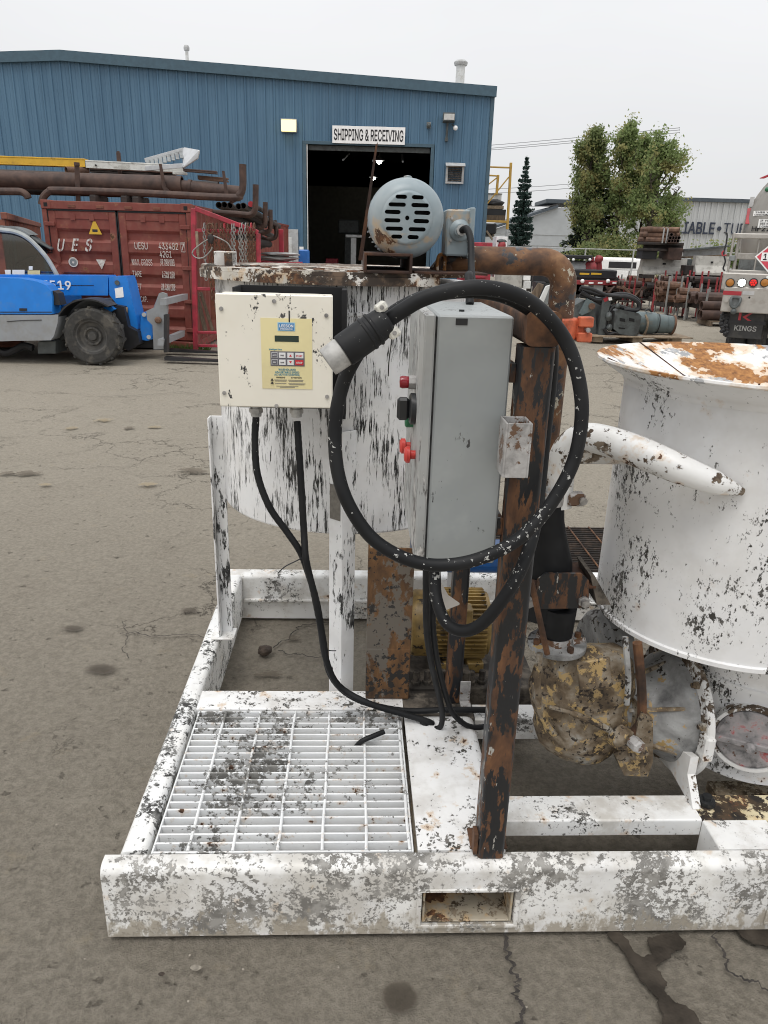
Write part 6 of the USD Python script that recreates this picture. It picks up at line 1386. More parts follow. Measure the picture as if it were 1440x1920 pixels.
part(TK, 'side_hooks', tube(curve([kq(1357, 436), kq(1363, 438), kq(1362, 455), kq(1357, 475), kq(1360, 490), kq(1356, 503), kq(1359, 508)], 5), .012, 6), 'black_paint'); part(TK, 'rail_hook', tube(curve([kq(1358, 470), kq(1354, 474), kq(1356, 479), kq(1362, 478)], 5), .012, 6), 'tape_red')
part(TK, 'strap_wrap', kbox(1366, 1379, 479, 489, KY - .02, KY + .13), 'mid_grey_paint')
LB = part(TK, 'lamp_bar', kbox(1351, 1540, 517.5, 543, KY - .08, KY + .2, .015), 'truck_alloy')
BM = part(TK, 'bumper', kbox(1350, 1540, 545, 584, KY - .10, KY + .25, .012), 'truck_alloy')
for px, mt_, nm in ((1369, 'amber_lens', 'amber_lamp'), (1391, 'lamp_reverse', 'reversing_lamp'), (1412.5, 'tape_red', 'tail_lamp'), (1434, 'amber_lens', 'amber_lamp')):
    q = kq(px, 530, KY - .085); R_ = mpx(8.0, KY)
    lp = part(TK, nm, orient(lathe([(0, 0), (R_ * .84, 0), (R_ * .84, .012), (R_ * .6, .02), (0, .024)], 24), q, (0, -1, 0)), mt_)
    part(lp, 'lamp_ring', orient(lathe([(R_ * .85, 0), (R_, 0), (R_, .016), (R_ * .85, .016), (R_ * .85, 0)], 24), q, (0, -1, 0)), 'black_paint')
    if nm == 'tail_lamp':
        for k in range(7):
            a = 2 * PI * k / 6; r_ = 0 if k == 6 else R_ * .52; part(lp, 'led', move(trimesh.creation.icosphere(1, R_ * .17), q[0] + r_ * math.cos(a), q[1] - .024, q[2] + r_ * math.sin(a)), 'lamp_red', True)
a = kq(1434, 534, KY - .086); part(TK, 'bar_sticker', kbox(1433, 1475, 519, 540, KY - .084, KY - .0805, 0), 'sign_white'); 
part(TK, 'reflective_tape', kbox(1355, 1391, 546.5, 552.5, KY - .105, KY - .1005, 0), 'tape_red'); part(TK, 'reflective_tape', kbox(1392, 1415, 546.5, 552.5, KY - .105, KY - .1005, 0), 'tape_silver')
q = kq(1378, 571, KY - .10)
TW = part(TK, 'tow_hook', tube(curve([q + [-.05, -.02, .09], q + [.05, -.02, .09], q + [.055, -.05, .03], q + [.02, -.06, -.03], q + [-.03, -.06, -.03], q + [-.055, -.05, .03]], 5, closed=True), .020, 8, closed=True), 'dark_grey_paint'); part(TW, 'hook_base', box(q[0] - .07, q[0] + .07, -.105, -.1005, q[2] - .02, q[2] + .10, .002), 'mid_grey_paint'); part(TW, 'hook_knob', lump(q + [.0, -.05, -.09], .04, 3, amp=.1), 'dark_grey_paint')
part(TK, 'bumper_bolt', cyl(kq(1362, 563, KY - .10) , kq(1362, 563, KY - .10) + [0, -.02, 0], .03, seg=10), 'truck_alloy'); part(TK, 'bumper_hole', cyl(kq(1405, 558, KY - .10) + [0, .001, 0], kq(1405, 558, KY - .10) + [0, -.001, 0], .014, seg=8), 'black_void')
fl_ = part(TK, 'mud_flap', kbox(1358, 1436, 584.5, 632, KY + .0, KY + .015, .006), 'flap_black')
part(fl_, 'flap_bar', kbox(1358, 1436, 603.5, 605, KY - .006, KY - .0005, 0), 'black_paint')
m = text('KINGS', mpx(9, KY), .003, True, 1.0); v = np.array(m.vertices); a, b = kq(1376, 619), kq(1418, 619); v[:, 0] = (v[:, 0] - v[:, 0].min()) * ((b[0] - a[0]) / np.ptp(v[:, 0])); m.vertices = v + [a[0], -.003, a[2]]; part(fl_, 'lettering', m, 'flap_print', False)
def kpoly(pts, y0, y1): return prism([(q[0], q[2]) for q in (kq(a, b, KY) for a, b in pts)], y0, y1)
part(fl_, 'emblem', cat_(kpoly([(1386, 586), (1391, 586), (1388, 603), (1383, 603)], -.005, -.001), kpoly([(1392, 594), (1408, 586), (1414, 586), (1399, 595), (1411, 603), (1404, 603)], -.005, -.001)), 'tape_red', False)
ms = [lump(kq(1358 + 5 * math.sin(k * 1.9), 587 + k * 2.1, KY - .0), .035, k, amp=.5, sub=1) for k in range(19)]
part(TK, 'chain_bundle', cat_(ms), 'black_paint', False)
for k, (px0, px1) in enumerate(((1364, 1398), (1401, 1436))):
    a, b = kq(px0, 640, KY + .5), kq(px1, 640, KY + .5)
    w_ = part(TK, 'wheel', orient(lathe([(.28, 0), (.44, 0), (.49, .03), (.50, .06), (.50, b[0] - a[0] - .06), (.49, b[0] - a[0] - .03), (.44, b[0] - a[0]), (.28, b[0] - a[0])], 40), (a[0], .75, .50), (1, 0, 0)), 'tyre_rubber')
    part(w_, 'tread_groove', cat_(*[orient(lathe([(.5005, 0), (.503, .004), (.503, .030), (.5005, .034)], 40), (a[0] + .045 + .052 * j, .75, .50), (1, 0, 0)) for j in range(3)]), 'black_paint')
part(TK, 'axle_beam', box(.1, 2.4, .65, .85, .42, .58, .02), 'black_paint'); part(TK, 'frame_rail', box(.75, .9, .3, 8, .75, .98, .01), 'black_paint')
pcn = kq(1448, 482, KY - .02)
hw = mpx(29, KY)
PLC = part(TK, 'placard', prism([(pcn[0] - hw, pcn[2]), (pcn[0], pcn[2] - hw), (pcn[0] + hw, pcn[2]), (pcn[0], pcn[2] + hw)], -.034, -.028), 'sign_white')
part(PLC, 'placard_face', prism([(pcn[0] - hw * .88, pcn[2]), (pcn[0], pcn[2] - hw * .88), (pcn[0] + hw * .88, pcn[2]), (pcn[0], pcn[2] + hw * .88)], -.037, -.0342), 'placard_red')
part(PLC, 'number_panel', box(pcn[0] - hw * .62, pcn[0] + hw * .62, -.039, -.0372, pcn[2] - hw * .26, pcn[2] + hw * .26, 0), 'sign_white'); part(PLC, 'lettering', text('12', hw * .36, .002, True, .9, at=(pcn[0] - hw * .55, -.0392, pcn[2] - hw * .18)), 'letter_black', False)

# ================================================================== grey machine lying on a pallet
GY = 15.8
G0 = W(1180, 636, y=GY); G0[2] = 0
def gq(px, py, y=GY): return W(px, py, y=y) - G0
PL = thing('pallet', 'weathered wooden pallet under the grey hydraulic machine', 'pallet', G0, math.radians(5))
for k in range(5): part(PL, 'deck_board', box(-1.05, 1.10, -.55 + .24 * k, -.36 + .24 * k, .125, .15, .004), 'wood_pallet')
for k in range(3): part(PL, 'bearer', box(-.95 + .82 * k, -.75 + .82 * k, -.5, .55, .02, .124, .006), 'wood_pallet')
GM_ = thing('drilling_machine', 'grey hydraulic machine with black hoses and a stepped pipe nose lying on the pallet', 'machine', G0)
def gpoly(pts, y0, y1): return prism([(q[0], q[2]) for q in (gq(a, b) for a, b in pts)], y0, y1)
part(GM_, 'back_housing', gpoly([(1072, 570), (1090, 560), (1108, 568), (1112, 625), (1100, 632), (1072, 630)], -.3, .35), 'dark_grey_paint'); part(GM_, 'side_bracket', gpoly([(1078, 585), (1092, 557), (1104, 564), (1100, 580), (1082, 588)], -.42, -.31), 'teal_grey_paint')
part(GM_, 'pivot_pin', cyl(gq(1099, 571) + [0, -.5, 0], gq(1099, 571) + [0, -.42, 0], .06, seg=14), 'pipe_tan'); part(GM_, 'mast_plate', gpoly([(1112, 625), (1120, 560), (1131, 554), (1136, 560), (1126, 600), (1124, 627)], -.4, .3), 'dark_grey_paint'); part(GM_, 'red_cap', gpoly([(1121, 558), (1131, 553), (1134, 558), (1124, 564)], -.405, -.2), 'tape_red'); part(GM_, 'white_tag', gpoly([(1130, 555), (1136, 554), (1137, 560), (1131, 561)], -.43, -.41), 'sign_white')
part(GM_, 'gear_housing', gpoly([(1139, 612), (1142, 580), (1150, 577), (1185, 584), (1190, 590), (1184, 620), (1176, 626), (1150, 622)], -.45, .30), 'dark_grey_paint')
for a_, b_ in ((1150, 1160), (1167, 1177)): part(GM_, 'housing_slot', gpoly([(a_, 592), (b_, 594), (b_, 600), (a_, 598)], -.455, -.4505), 'black_void')
part(GM_, 'housing_mark', gpoly([(1148, 609), (1160, 611), (1160, 613), (1148, 612)], -.455, -.4505), 'black_void')
n0, n1 = gq(1186, 603), gq(1262, 609); d = n1 - n0; L = np.linalg.norm(d); k_ = mpx(1, GY)
part(GM_, 'pipe_nose', orient(lathe([(0, 0), (20 * k_, 0), (20 * k_, L * .26), (21.5 * k_, L * .27), (21.5 * k_, L * .30), (20.5 * k_, L * .31), (20 * k_, L * .52), (18 * k_, L * .56), (17.5 * k_, L * .80), (16.5 * k_, L * .82), (16.5 * k_, L * .95), (17.5 * k_, L * .96), (17.5 * k_, L), (14 * k_, L), (14 * k_, L * .85), (0, L * .85)], 36), n0, d), 'teal_grey_paint'); part(GM_, 'nose_band', orient(lathe([(17.6 * k_, L * .95), (18.4 * k_, L * .95), (18.4 * k_, L * 1.005), (14 * k_, L * 1.005), (17.6 * k_, L * .95)], 32), n0, d), 'pipe_tan'); part(GM_, 'nose_clamp', orient(lathe([(18.1 * k_, L * .58), (18.9 * k_, L * .58), (18.9 * k_, L * .60), (18.1 * k_, L * .60), (18.1 * k_, L * .58)], 32), n0, d), 'black_paint')
part(GM_, 'sling_strap', tube(curve([gq(1203, 588) + [0, -.25, 0], gq(1206, 604) + [0, -.3, 0], gq(1202, 625) + [0, -.2, 0], gq(1196, 628)], 5), .022, 6), 'wood_pallet'); part(GM_, 'lift_ring', tube(curve([gq(1207, 582) + [0, -.1, 0], gq(1213, 579) + [0, -.1, 0], gq(1219, 584) + [0, -.1, 0]], 5), .018, 6), 'black_paint')
for k, pts in enumerate((((1080, 540), (1105, 548), (1130, 553), (1160, 550), (1183, 558), (1190, 572), (1180, 580), (1150, 572)), ((1082, 546), (1110, 560), (1135, 556), (1165, 554), (1186, 565), (1186, 578), (1160, 578)), ((1080, 536), (1100, 540), (1125, 550), (1150, 553)), ((1080, 552), (1100, 556), (1120, 566), (1140, 575)), ((1125, 615), (1130, 590), (1138, 575), (1145, 572)), ((1122, 612), (1130, 622), (1142, 620), (1150, 622)))):
    part(GM_, 'hose', tube(curve([gq(*p) + [0, -.3 - .06 * (k % 3), 0] for p in pts], 6), .045 - .006 * (k % 3), 8), 'black_paint')
for k, (px, py, r_) in enumerate(((1131, 590, .07), (1132, 610, .06), (1147, 571, .05))): part(GM_, 'valve_fitting', lump(gq(px, py) + [0, -.42, 0], r_, k, (1, 1, 1.2), .3), 'dark_grey_paint' if k < 4 else 'light_grey_metal')
part(GM_, 'orange_block', cat_(box(gq(1062, 615)[0] - .3, gq(1075, 615)[0], -.3, .2, .16, .7, .02)), 'orange_paint') if False else None
part(GM_, 'strap_end', lump(gq(1190, 629) + [0, -.3, 0], .07, 3, (1.3, 1, .8), .3), 'tarp_grey')
part(GM_, 'rest_tube', tube(curve([gq(1200, 626), gq(1230, 629), gq(1255, 628), gq(1262, 622)], 5), .02, 6), 'wood_pallet')

# ================================================================== far yard: trucks, racks, stacks
FY = 27.0
a = W(1100, 555, y=FY); F0 = np.array([a[0], FY, 0])
def fq(px, py, y=FY): return W(px, py, y=y) - F0
def fbox(px0, px1, py0, py1, y0, y1, c=.02): a, b = fq(px0, py1, y0), fq(px1, py0, y0); return box(a[0], b[0], y0 - FY, y1 - FY, a[2], b[2], c)
FT = thing('flatbed_truck', 'flatbed truck in the far yard carrying a white tank with a red dished end', 'truck', F0)
part(FT, 'bed', fbox(1030, 1158, 507, 520, FY - .3, FY + 2, .03), 'black_paint'); part(FT, 'side_rail', fbox(1030, 1160, 527, 532, FY - .3, FY + 1.9), 'stake_red'); part(FT, 'underbody', fbox(1030, 1155, 520.5, 526.5, FY - .2, FY + 1.8), 'dark_grey_paint')
c_ = fq(1108, 507, FY + .6); R_ = mpx(17.5, FY + .6)
part(FT, 'tank', orient(lathe([(0, -.05), (R_, 0), (R_, 2.2), (0, 2.2)], 32), c_ - [2.25, 0, 0], (1, 0, 0)) if False else cyl(c_ - [1.1, 0, 0] + [0, .2, 0], c_ + [0, .2, 0] - [.2, 0, 0], R_ * .95, seg=28), 'light_grey_metal')
part(FT, 'tank_end', orient(lathe([(0, -.18), (R_ * .5, -.15), (R_ * .9, -.05), (R_, .03), (R_, .14), (R_ * .9, .14), (R_ * .9, .5), (0, .5)], 32), c_, (0, 1, 0)), 'stake_red'); part(FT, 'rim_band', orient(lathe([(R_, .0), (R_ + .04, .0), (R_ + .04, .12), (R_, .12)], 32), c_, (0, 1, 0)), 'light_grey_metal')
part(FT, 'top_walkway', fbox(1062, 1112, 479, 485, FY + .3, FY + 1.0), 'black_paint'); part(FT, 'top_fitting', fbox(1104, 1115, 482, 490, FY + .5, FY + .7, .02), 'stake_red'); part(FT, 'valve_stack', cat_(cyl(fq(1124, 508), fq(1123, 484), .09), lump(fq(1123, 486), .14, 3, amp=.3)), 'stake_red')
for px in (1065, 1075, 1106): part(FT, 'marker_lamp', lump(fq(px, 487, FY + .25), .05, 1, amp=0), 'sign_white')
for x0, x1 in ((1087, 1105), (1108, 1128)): part(FT, 'yellow_decal', fbox(x0, x1, 512, 515, FY - .312, FY - .3005, 0), 'beam_yellow')
for x0, x1 in ((1104, 1113), (1121, 1130), (1148, 1156)): part(FT, 'reflector', fbox(x0, x1, 529, 532, FY - .315, FY - .3005, 0), 'sign_white')
for px in (1092, 1140): part(FT, 'marker_lamp', lump(fq(px, 527, FY - .35), .07, 1, amp=0), 'sign_white')
part(FT, 'tool_box', fbox(1112, 1132, 533, 553, FY - .2, FY + .6), 'light_grey_metal'); part(FT, 'tool_box', fbox(1040, 1095, 533, 552, FY - .1, FY + .6), 'dark_grey_paint')
for px in (1065, 1141): part(FT, 'wheel', orient(lathe([(.2, 0), (.48, 0), (.5, .05), (.5, .22), (.48, .27), (.2, .27), (0, .2)], 28), (fq(px, 540)[0], -.1, .5), (0, 1, 0)), 'tyre_rubber')
a = W(1168, 535, y=40); WV = thing('white_van', 'white vehicle parked beyond the fence behind the tree trunk', 'van', (a[0], 40, 0))
part(WV, 'van_body', hull_spheres([((-1.3, 0, .6), .15), ((1.3, 0, .6), .15), ((-1.2, 0, 1.35), .15), ((.7, 0, 1.35), .15), ((1.25, 0, 1.0), .15), ((-1.3, 1.6, .6), .15), ((1.3, 1.6, .6), .15), ((-1.2, 1.5, 1.35), .15), ((.7, 1.5, 1.35), .15)]), 'sign_white'); part(WV, 'window', box(-.9, .5, -.165, -.15, 1.0, 1.3, .0), 'black_paint')
for x in (-.8, .9): part(WV, 'wheel', cyl((x, -.16, .33), (x, .1, .33), .33, seg=20), 'tyre_rubber')
FN = thing('yard_fence', 'wire fence with thin grey rails behind the far pipe racks', 'fence', (W(1160, 500, y=36)[0], 36, 0))
for k in range(10): part(FN, 'fence_post', cyl((-6 + 2.2 * k, 0, 0), (-6 + 2.2 * k, 0, 1.9), .035, seg=8), 'light_grey_metal')
for z in (.15, 1.0, 1.86): part(FN, 'fence_rail', cyl((-6, .05, z), (13.8, .05, z), .022, seg=6), 'light_grey_metal')
# stack of concrete barriers and steel sections
QY = 25.0
def at_y(px, py, y=QY): return W(px, py, y=y)
def barrier(px0, px1, pyt, pyb, y, lab_):
    a, b = at_y(px0, pyb, y), at_y(px1, pyt, y); L = b[0] - a[0]; h_ = b[2] - a[2]; o = np.array([a[0], y, a[2]])
    t = thing('concrete_barrier', lab_, 'concrete barrier', o)
    pr = [(-.05, 0), (.55, 0), (.55, h_ * .15), (.40, h_ * .5), (.36, h_), (.14, h_), (.10, h_ * .5), (-.05, h_ * .12)]
    part(t, 'barrier_block', prism_x(pr, 0, L), 'concrete_block', False); part(t, 'lift_slot', box(L * .45, L * .52, .085, .10, h_ * .62, h_ * .72, 0), 'black_void'); return t
barrier(1204, 1292, 486, 514, 25.0, 'pale concrete barrier at the left of the far stack'); barrier(1303, 1372, 481, 515, 24.4, 'pale concrete barrier beside the tanker truck')
def simple(name, label, cat, parts_, group=None):
    ms = [p[1] for p in parts_]; bb = np.vstack([m.bounds for m in ms]); o = np.array([bb[:, 0].mean(), bb[:, 1].mean(), bb[:, 2].min()])
    t = thing(name, label, cat, o, 0, group)
    for nm, m, mt_ in parts_: part(t, nm, move(m, *(-o)), mt_)
    return t
def pbox(px0, px1, py0, py1, y0, y1, c=.01): a, b = at_y(px0, py1, y0), at_y(px1, py0, y0); return box(a[0], b[0], y0, y1, a[2], b[2], c)
simple('steel_girder', 'dark brown girder frame on top of the concrete barriers', 'girder', [('top_flange', pbox(1205, 1283, 455.5, 458.5, 24.7, 25.3), 'pipe_dark'), ('web', pbox(1206, 1282, 459, 467, 24.95, 25.0), 'pipe_dark'), ('bottom_flange', pbox(1205, 1283, 467.5, 470, 24.7, 25.3), 'pipe_dark'), ('left_leg', pbox(1203, 1233, 470.5, 485.5, 24.8, 25.4), 'letter_black'), ('right_leg', pbox(1252, 1281, 465, 487, 24.6, 25.5), 'pipe_brown')])
simple('steel_channel', 'long pale steel channel beside the dark girder', 'channel', [('web', hull_spheres([(at_y(1281, 470, 25.6), .02), (at_y(1362, 463, 25.6), .02), (at_y(1281, 481, 25.6), .02), (at_y(1362, 477, 25.6), .02)]), 'light_grey_metal'), ('top_flange', beam(at_y(1281, 468.5, 25.5), at_y(1364, 461.5, 25.5), .35, .05), 'dark_grey_paint'), ('bottom_flange', beam(at_y(1281, 482.5, 25.5), at_y(1364, 478.5, 25.5), .35, .05), 'wood_old')])
simple('steel_plates', 'dark rusted steel bits between the two concrete barriers', 'scrap steel', [('plate', pbox(1276, 1302, 486, 512, 25.2, 25.8), 'dark_grey_paint'), ('bracket', pbox(1283, 1308, 498, 515, 24.6, 25.0), 'pipe_dark')])
simple('support_blocks', 'dark timber supports under the concrete barriers', 'timber', [('block', pbox(1206, 1228, 515, 522, 24.9, 25.4), 'pipe_dark'), ('block', pbox(1262, 1288, 515, 522, 24.9, 25.4), 'pipe_dark'), ('block', pbox(1306, 1330, 516, 523, 24.5, 25.1), 'pipe_dark'), ('block', pbox(1340, 1362, 516, 523, 24.5, 25.1), 'pipe_dark')])
# pipes on racks: one pipe built, the others refer to it
base_pipe = {}
def pipe_things(name, label, group, places, r, L, mat, ang=0.0):
    key = (r, L, mat)
    for k, (x, y, z) in enumerate(places):
        if key not in base_pipe:
            t = thing(name, label, 'pipe', (x, y, z), ang, group); part(t, 'pipe_wall', pipe_hollow((-L / 2, 0, 0), (L / 2, 0, 0), r, r * .22, 10), mat); part(t, 'end_collar', cat_(lathe([(r, 0), (r * 1.12, 0), (r * 1.12, .12), (r, .12)], 10).apply_transform(trimesh.geometry.align_vectors([0, 0, 1], [1, 0, 0])).apply_translation((-L / 2, 0, 0))), mat)
            base_pipe[key] = t
        else: copy_of(base_pipe[key], name, label, (x, y, z), ang, group, 'pipe')
def bundle(px0, px1, pyb, y, rows, cols, r, mat, name, label, group, ang=0.0, jit=.25):
    a, b = W(px0, pyb, y=y), W(px1, pyb, y=y); L = round(b[0] - a[0], 2); z0 = a[2]; pl = []
    for j in range(rows):
        for i in range(cols - (j % 2)):
            pl.append(((a[0] + b[0]) / 2 + rng.normal(0, jit * .3), y + (i + .5 * (j % 2)) * r * 2.05, z0 + r + j * r * 1.8))
    pipe_things(name, label, group, pl, r, L, mat, ang)
bundle(1212, 1268, 455, 24.8, 3, 5, .085, 'pipe_tan', 'rusty_pipe', 'rusty pipe in the bundle on top of the dark girder', 'pipes on the dark girder', math.radians(-28))
# dark open ends of the same heap
for k in range(9):
    a = at_y(1255 + 5.2 * (k % 4) + 2 * (k // 4), 452 - 6 * (k // 4), 24.2); t = thing('drill_pipe', f'black pipe end pointing at the viewer on top of the girder', 'pipe', a, math.radians(-14), 'black pipe ends on the girder'); part(t, 'pipe_wall', pipe_hollow((0, 0, 0), (0, 2.2, 0), mpx(3.2, 24), .012, 12), 'pipe_dark'); part(t, 'end_collar', pipe_hollow((0, -.01, 0), (0, .16, 0), mpx(3.7, 24), .015, 12), 'pipe_brown')
for px in (1243, 1250): simple('rack_pole', ('left' if px < 1245 else 'right') + ' of two thin grey poles standing on the girder bundle', 'pole', [('pole', pbox(px, px + 2, 428, 456, 24.6, 24.64, .003), 'light_grey_metal'), ('pole_cap', pbox(px - .3, px + 2.3, 427, 427.9, 24.59, 24.65, .003), 'light_grey_metal')])
# ground racks
specs = [(1128, 1165, 553, 27.5, 3, 3, .10, 'stake_red', 'red-brown'), (1166, 1205, 556, 26.0, 2, 4, .13, 'pipe_brown', 'dark brown'), (1180, 1225, 543, 27.0, 2, 3, .12, 'pipe_tan', 'tan'), (1215, 1250, 556, 24.5, 2, 4, .11, 'pipe_dark', 'black-brown'), (1238, 1275, 566, 22.3, 3, 3, .10, 'pipe_tan', 'rusty tan'), (1250, 1300, 550, 24.0, 3, 4, .09, 'pipe_brown', 'brown'), (1276, 1312, 567, 21.6, 2, 3, .10, 'pipe_tan', 'orange-brown'), (1296, 1352, 552, 23.0, 3, 4, .09, 'pipe_dark', 'dark'), (1306, 1362, 569, 21.0, 1, 3, .14, 'pipe_brown', 'thick brown')]
for k, (p0_, p1_, pb, y, rows, cols, r_, mt_, col_) in enumerate(specs):
    bundle(p0_, p1_, pb, y, rows, cols, r_, mt_, 'rusty_pipe', f'{col_} pipe lying in the {words[k]} ground rack from the left', f'pipes in the {words[k]} ground rack')
    a, b = W(p0_, pb, y=y), W(p1_, pb, y=y); t = thing('pipe_rack', f'{"red" if k % 2 else "grey"} stake rack holding the {words[k]} pipe bundle from the left', 'pipe rack', ((a[0] + b[0]) / 2, y, 0)); L = (b[0] - a[0])
    for s in (-.32, .32):
        part(t, 'bearer', box(s * L - .05, s * L + .05, -r_ * 2, r_ * 2 * cols + .1, max(.0, a[2] - .14) , max(.05, a[2] - .01), .005), 'pipe_dark')
        for yy in (-r_ * 2, r_ * 2 * cols + .05): part(t, 'stake', box(s * L - .022, s * L + .022, yy - .022, yy + .022, 0, a[2] + rows * r_ * 2 + .12, .006), 'stake_red' if k % 2 else 'tarp_grey')
for k, (px, pyt, y) in enumerate(((1172, 528, 25.6), (1192, 522, 25.2), (1208, 530, 25.0), (1232, 524, 23.5), (1262, 522, 23.0), (1290, 520, 22.6), (1318, 518, 22.4), (1330, 524, 21.0), (1346, 520, 22.0))):
    a = W(px, pyt, y=y); t = thing('rack_stake', f'red rack stake standing among the ground racks, {words[k]} from the left', 'stake', (a[0], y, 0)); part(t, 'stake_bar', box(-.022, .022, -.022, .022, 0, a[2] , .006), 'stake_red'); part(t, 'stake_foot', box(-.12, .12, -.12, .12, 0, .02, .004), 'pipe_dark')
    # tidy left-over pieces between the racks
for k, (px, py, y, r_) in enumerate(((1160, 545, 26.5, .22), (1186, 552, 25.5, .25), (1222, 548, 24.8, .22), (1290, 558, 22.4, .22), (1256, 545, 25.8, .2))):
    a = W(px, py, y=y); t = thing('scrap_heap', f'low rusty scrap heap between the ground racks, {words[k]} from the left', 'scrap', a)
    part(t, 'scrap', cat_(*[beam((rng.uniform(-.4, .4), rng.uniform(-.3, .3), rng.uniform(-.2, .2)), (rng.uniform(-.5, .5), rng.uniform(-.3, .3), rng.uniform(-.1, .3)), .08, .06) for _ in range(9)]), 'pipe_tan' if k % 2 else 'pipe_brown', False); part(t, 'scrap_plate', box(-.4, .4, -.2, .2, -.25, -.2, .004), 'pipe_dark')
a, b = W(1340, 567, y=20.2), W(1372, 567, y=20.2)
PLT = thing('pallet', 'low wooden pallet with short thick pipes left of the tanker bumper', 'pallet', ((a[0] + b[0]) / 2, 20.2, 0)); part(PLT, 'deck', box(-.45, .45, -.4, .4, .10, .13, .004), 'wood_old'); part(PLT, 'bearer', cat_(box(-.45, -.35, -.4, .4, 0, .099, 0)), 'wood_old'); part(PLT, 'bearer', box(.35, .45, -.4, .4, 0, .099, 0), 'wood_old')
for k, (dx, dz) in enumerate(((-.12, .0), (.12, .0), (0, .22))):
    t = thing('short_pipe', 'short thick rusty pipe resting on the low pallet', 'pipe', (PLT and (a[0] + b[0]) / 2 + dx * .2, 20.1 + dx, .26 + dz), 0, 'short pipes on the low pallet'); part(t, 'pipe_wall', pipe_hollow((-.6, 0, 0), (.5, 0, 0), .125, .02, 16), 'pipe_brown'); part(t, 'strap', orient(lathe([(.127, 0), (.132, 0), (.132, .04), (.127, .04)], 16), (-.05, 0, 0), (1, 0, 0)), 'tarp_grey')

# ---- between warehouse and trees
a, b = W(880, 548, y=25), W(924, 455, y=25)
simple('red_bin', 'dark red steel bin at the right corner of the warehouse', 'bin', [('bin_body', box(a[0] - .3, b[0], 25, 26.5, 0, b[2], .02), 'rack_red'), ('bin_ledge', box(a[0] - .3, b[0] - .15, 24.94, 24.998, a[2] + .45, a[2] + .52, .01), 'rack_red'), ('bin_plate', box(b[0] - .7, b[0] - .5, 24.98, 24.998, b[2] - .32, b[2] - .16, 0), 'tarp_grey'), ('bin_plate', box(b[0] - 1.0, b[0] - .8, 24.98, 24.998, b[2] - .32, b[2] - .16, 0), 'tarp_grey')])
simple('white_cabinet', 'white steel cabinet with a red valve beside the red bin', 'cabinet', [('cabinet_body', pbox(926, 952, 444, 520, 26, 27), 'sign_white'), ('valve_wheel', lump(at_y(941, 461, 25.9), .13, 3, (1, .6, 1.2), .35), 'stake_red'), ('valve_body', lump(at_y(941, 452, 25.9), .09, 5, (1.8, .6, .7), .3), 'dark_grey_paint')])
simple('white_tank', 'round white tank top behind the rusty elbow', 'tank', [('tank_wall', move(lathe([(0, 0), (.55, 0), (.55, at_y(975, 472, 26)[2]), (.5, at_y(975, 470, 26)[2]), (0, at_y(975, 469, 26)[2])], 28), at_y(972, 500, 26)[0], 26.5, 0), 'sign_white'), ('tank_hoop', move(lathe([(.551, 1.4), (.565, 1.4), (.565, 1.45), (.551, 1.45)], 28), at_y(972, 500, 26)[0], 26.5, 0), 'tarp_grey')])
simple('concrete_cube', 'beige concrete block seen under the rusty pipe', 'concrete block', [('block', pbox(936, 981, 508, 560, 17, 18), 'concrete_block'), ('block_cap', pbox(936.5, 980.5, 505.5, 507.8, 17.02, 17.98), 'concrete_block')])
simple('white_crate', 'white crate standing right of the beige concrete block', 'crate', [('crate_side', pbox(982, 996, 508, 526, 16.9, 17.6), 'sign_white'), ('crate_side', pbox(982, 996, 527, 541, 16.9, 17.6), 'white_metal'), ('crate_edge', pbox(996.3, 998, 507, 548, 16.95, 17.5), 'cab_dark')])
simple('dark_trailer', 'dark trailer body seen through the rusty elbow', 'trailer', [('trailer_bed', pbox(999, 1058, 508, 528, 22, 23), 'black_paint'), ('trailer_rail', pbox(999, 1058, 530, 537, 22.05, 22.9), 'dark_grey_paint'), ('trailer_box', pbox(1002, 1024, 529, 560, 21.5, 21.98), 'dark_object')])
simple('pale_sheet', 'bent pale metal sheet beside the grey machine', 'metal sheet', [('sheet', hull_spheres([(at_y(1012, 563, 15.2), .02), (at_y(1024, 538, 15.2), .02), (at_y(1030, 536, 15.2), .02), (at_y(1018, 566, 15.2), .02)]), 'white_metal'), ('brown_sheet', hull_spheres([(at_y(994, 556, 15.5), .02), (at_y(1010, 532, 15.5), .02), (at_y(1018, 535, 15.5), .02), (at_y(1008, 560, 15.5), .02)]), 'wood_old'), ('grey_plate', hull_spheres([(at_y(1016, 568, 15.6), .02), (at_y(1028, 542, 15.6), .02), (at_y(1042, 552, 15.6), .02), (at_y(1040, 572, 15.6), .02)]), 'mid_grey_paint')])
# yellow pallet rack
YY = 33.0
yr0 = np.array([W(955, 500, y=YY)[0], YY, 0]); YR = thing('storage_rack', 'tall yellow storage rack at the right corner of the warehouse', 'storage rack', yr0)
def yb(p, q, w_=.10, y=YY): return beam(W(*p, y=y) - yr0, W(*q, y=y) - yr0, w_, w_, .01)
part(YR, 'rack_post', yb((958, 305), (951, 430)), 'rack_yellow'); part(YR, 'rack_post', yb((951, 431), (949, 505)), 'light_grey_metal'); part(YR, 'rack_post', yb((934, 328), (931, 365), .10, YY + 1.2), 'rack_yellow')
part(YR, 'rack_beam', yb((905, 312.5), (957, 314.5), .06), 'rack_yellow'); part(YR, 'rack_beam', yb((905, 328), (933, 330), .06, YY + 1.2), 'rack_yellow'); part(YR, 'rack_beam', yb((900, 414), (950, 416), .09), 'rack_yellow')
part(YR, 'brace', yb((954, 332), (912, 384), .05), 'rack_yellow'); part(YR, 'brace', yb((932, 333), (908, 352), .05, YY + 1.2), 'rack_yellow'); part(YR, 'brace', yb((912, 433), (924, 450), .08), 'wood_pallet'); part(YR, 'rack_post', yb((926, 420), (925, 445), .07, YY + 1.2), 'wood_pallet')
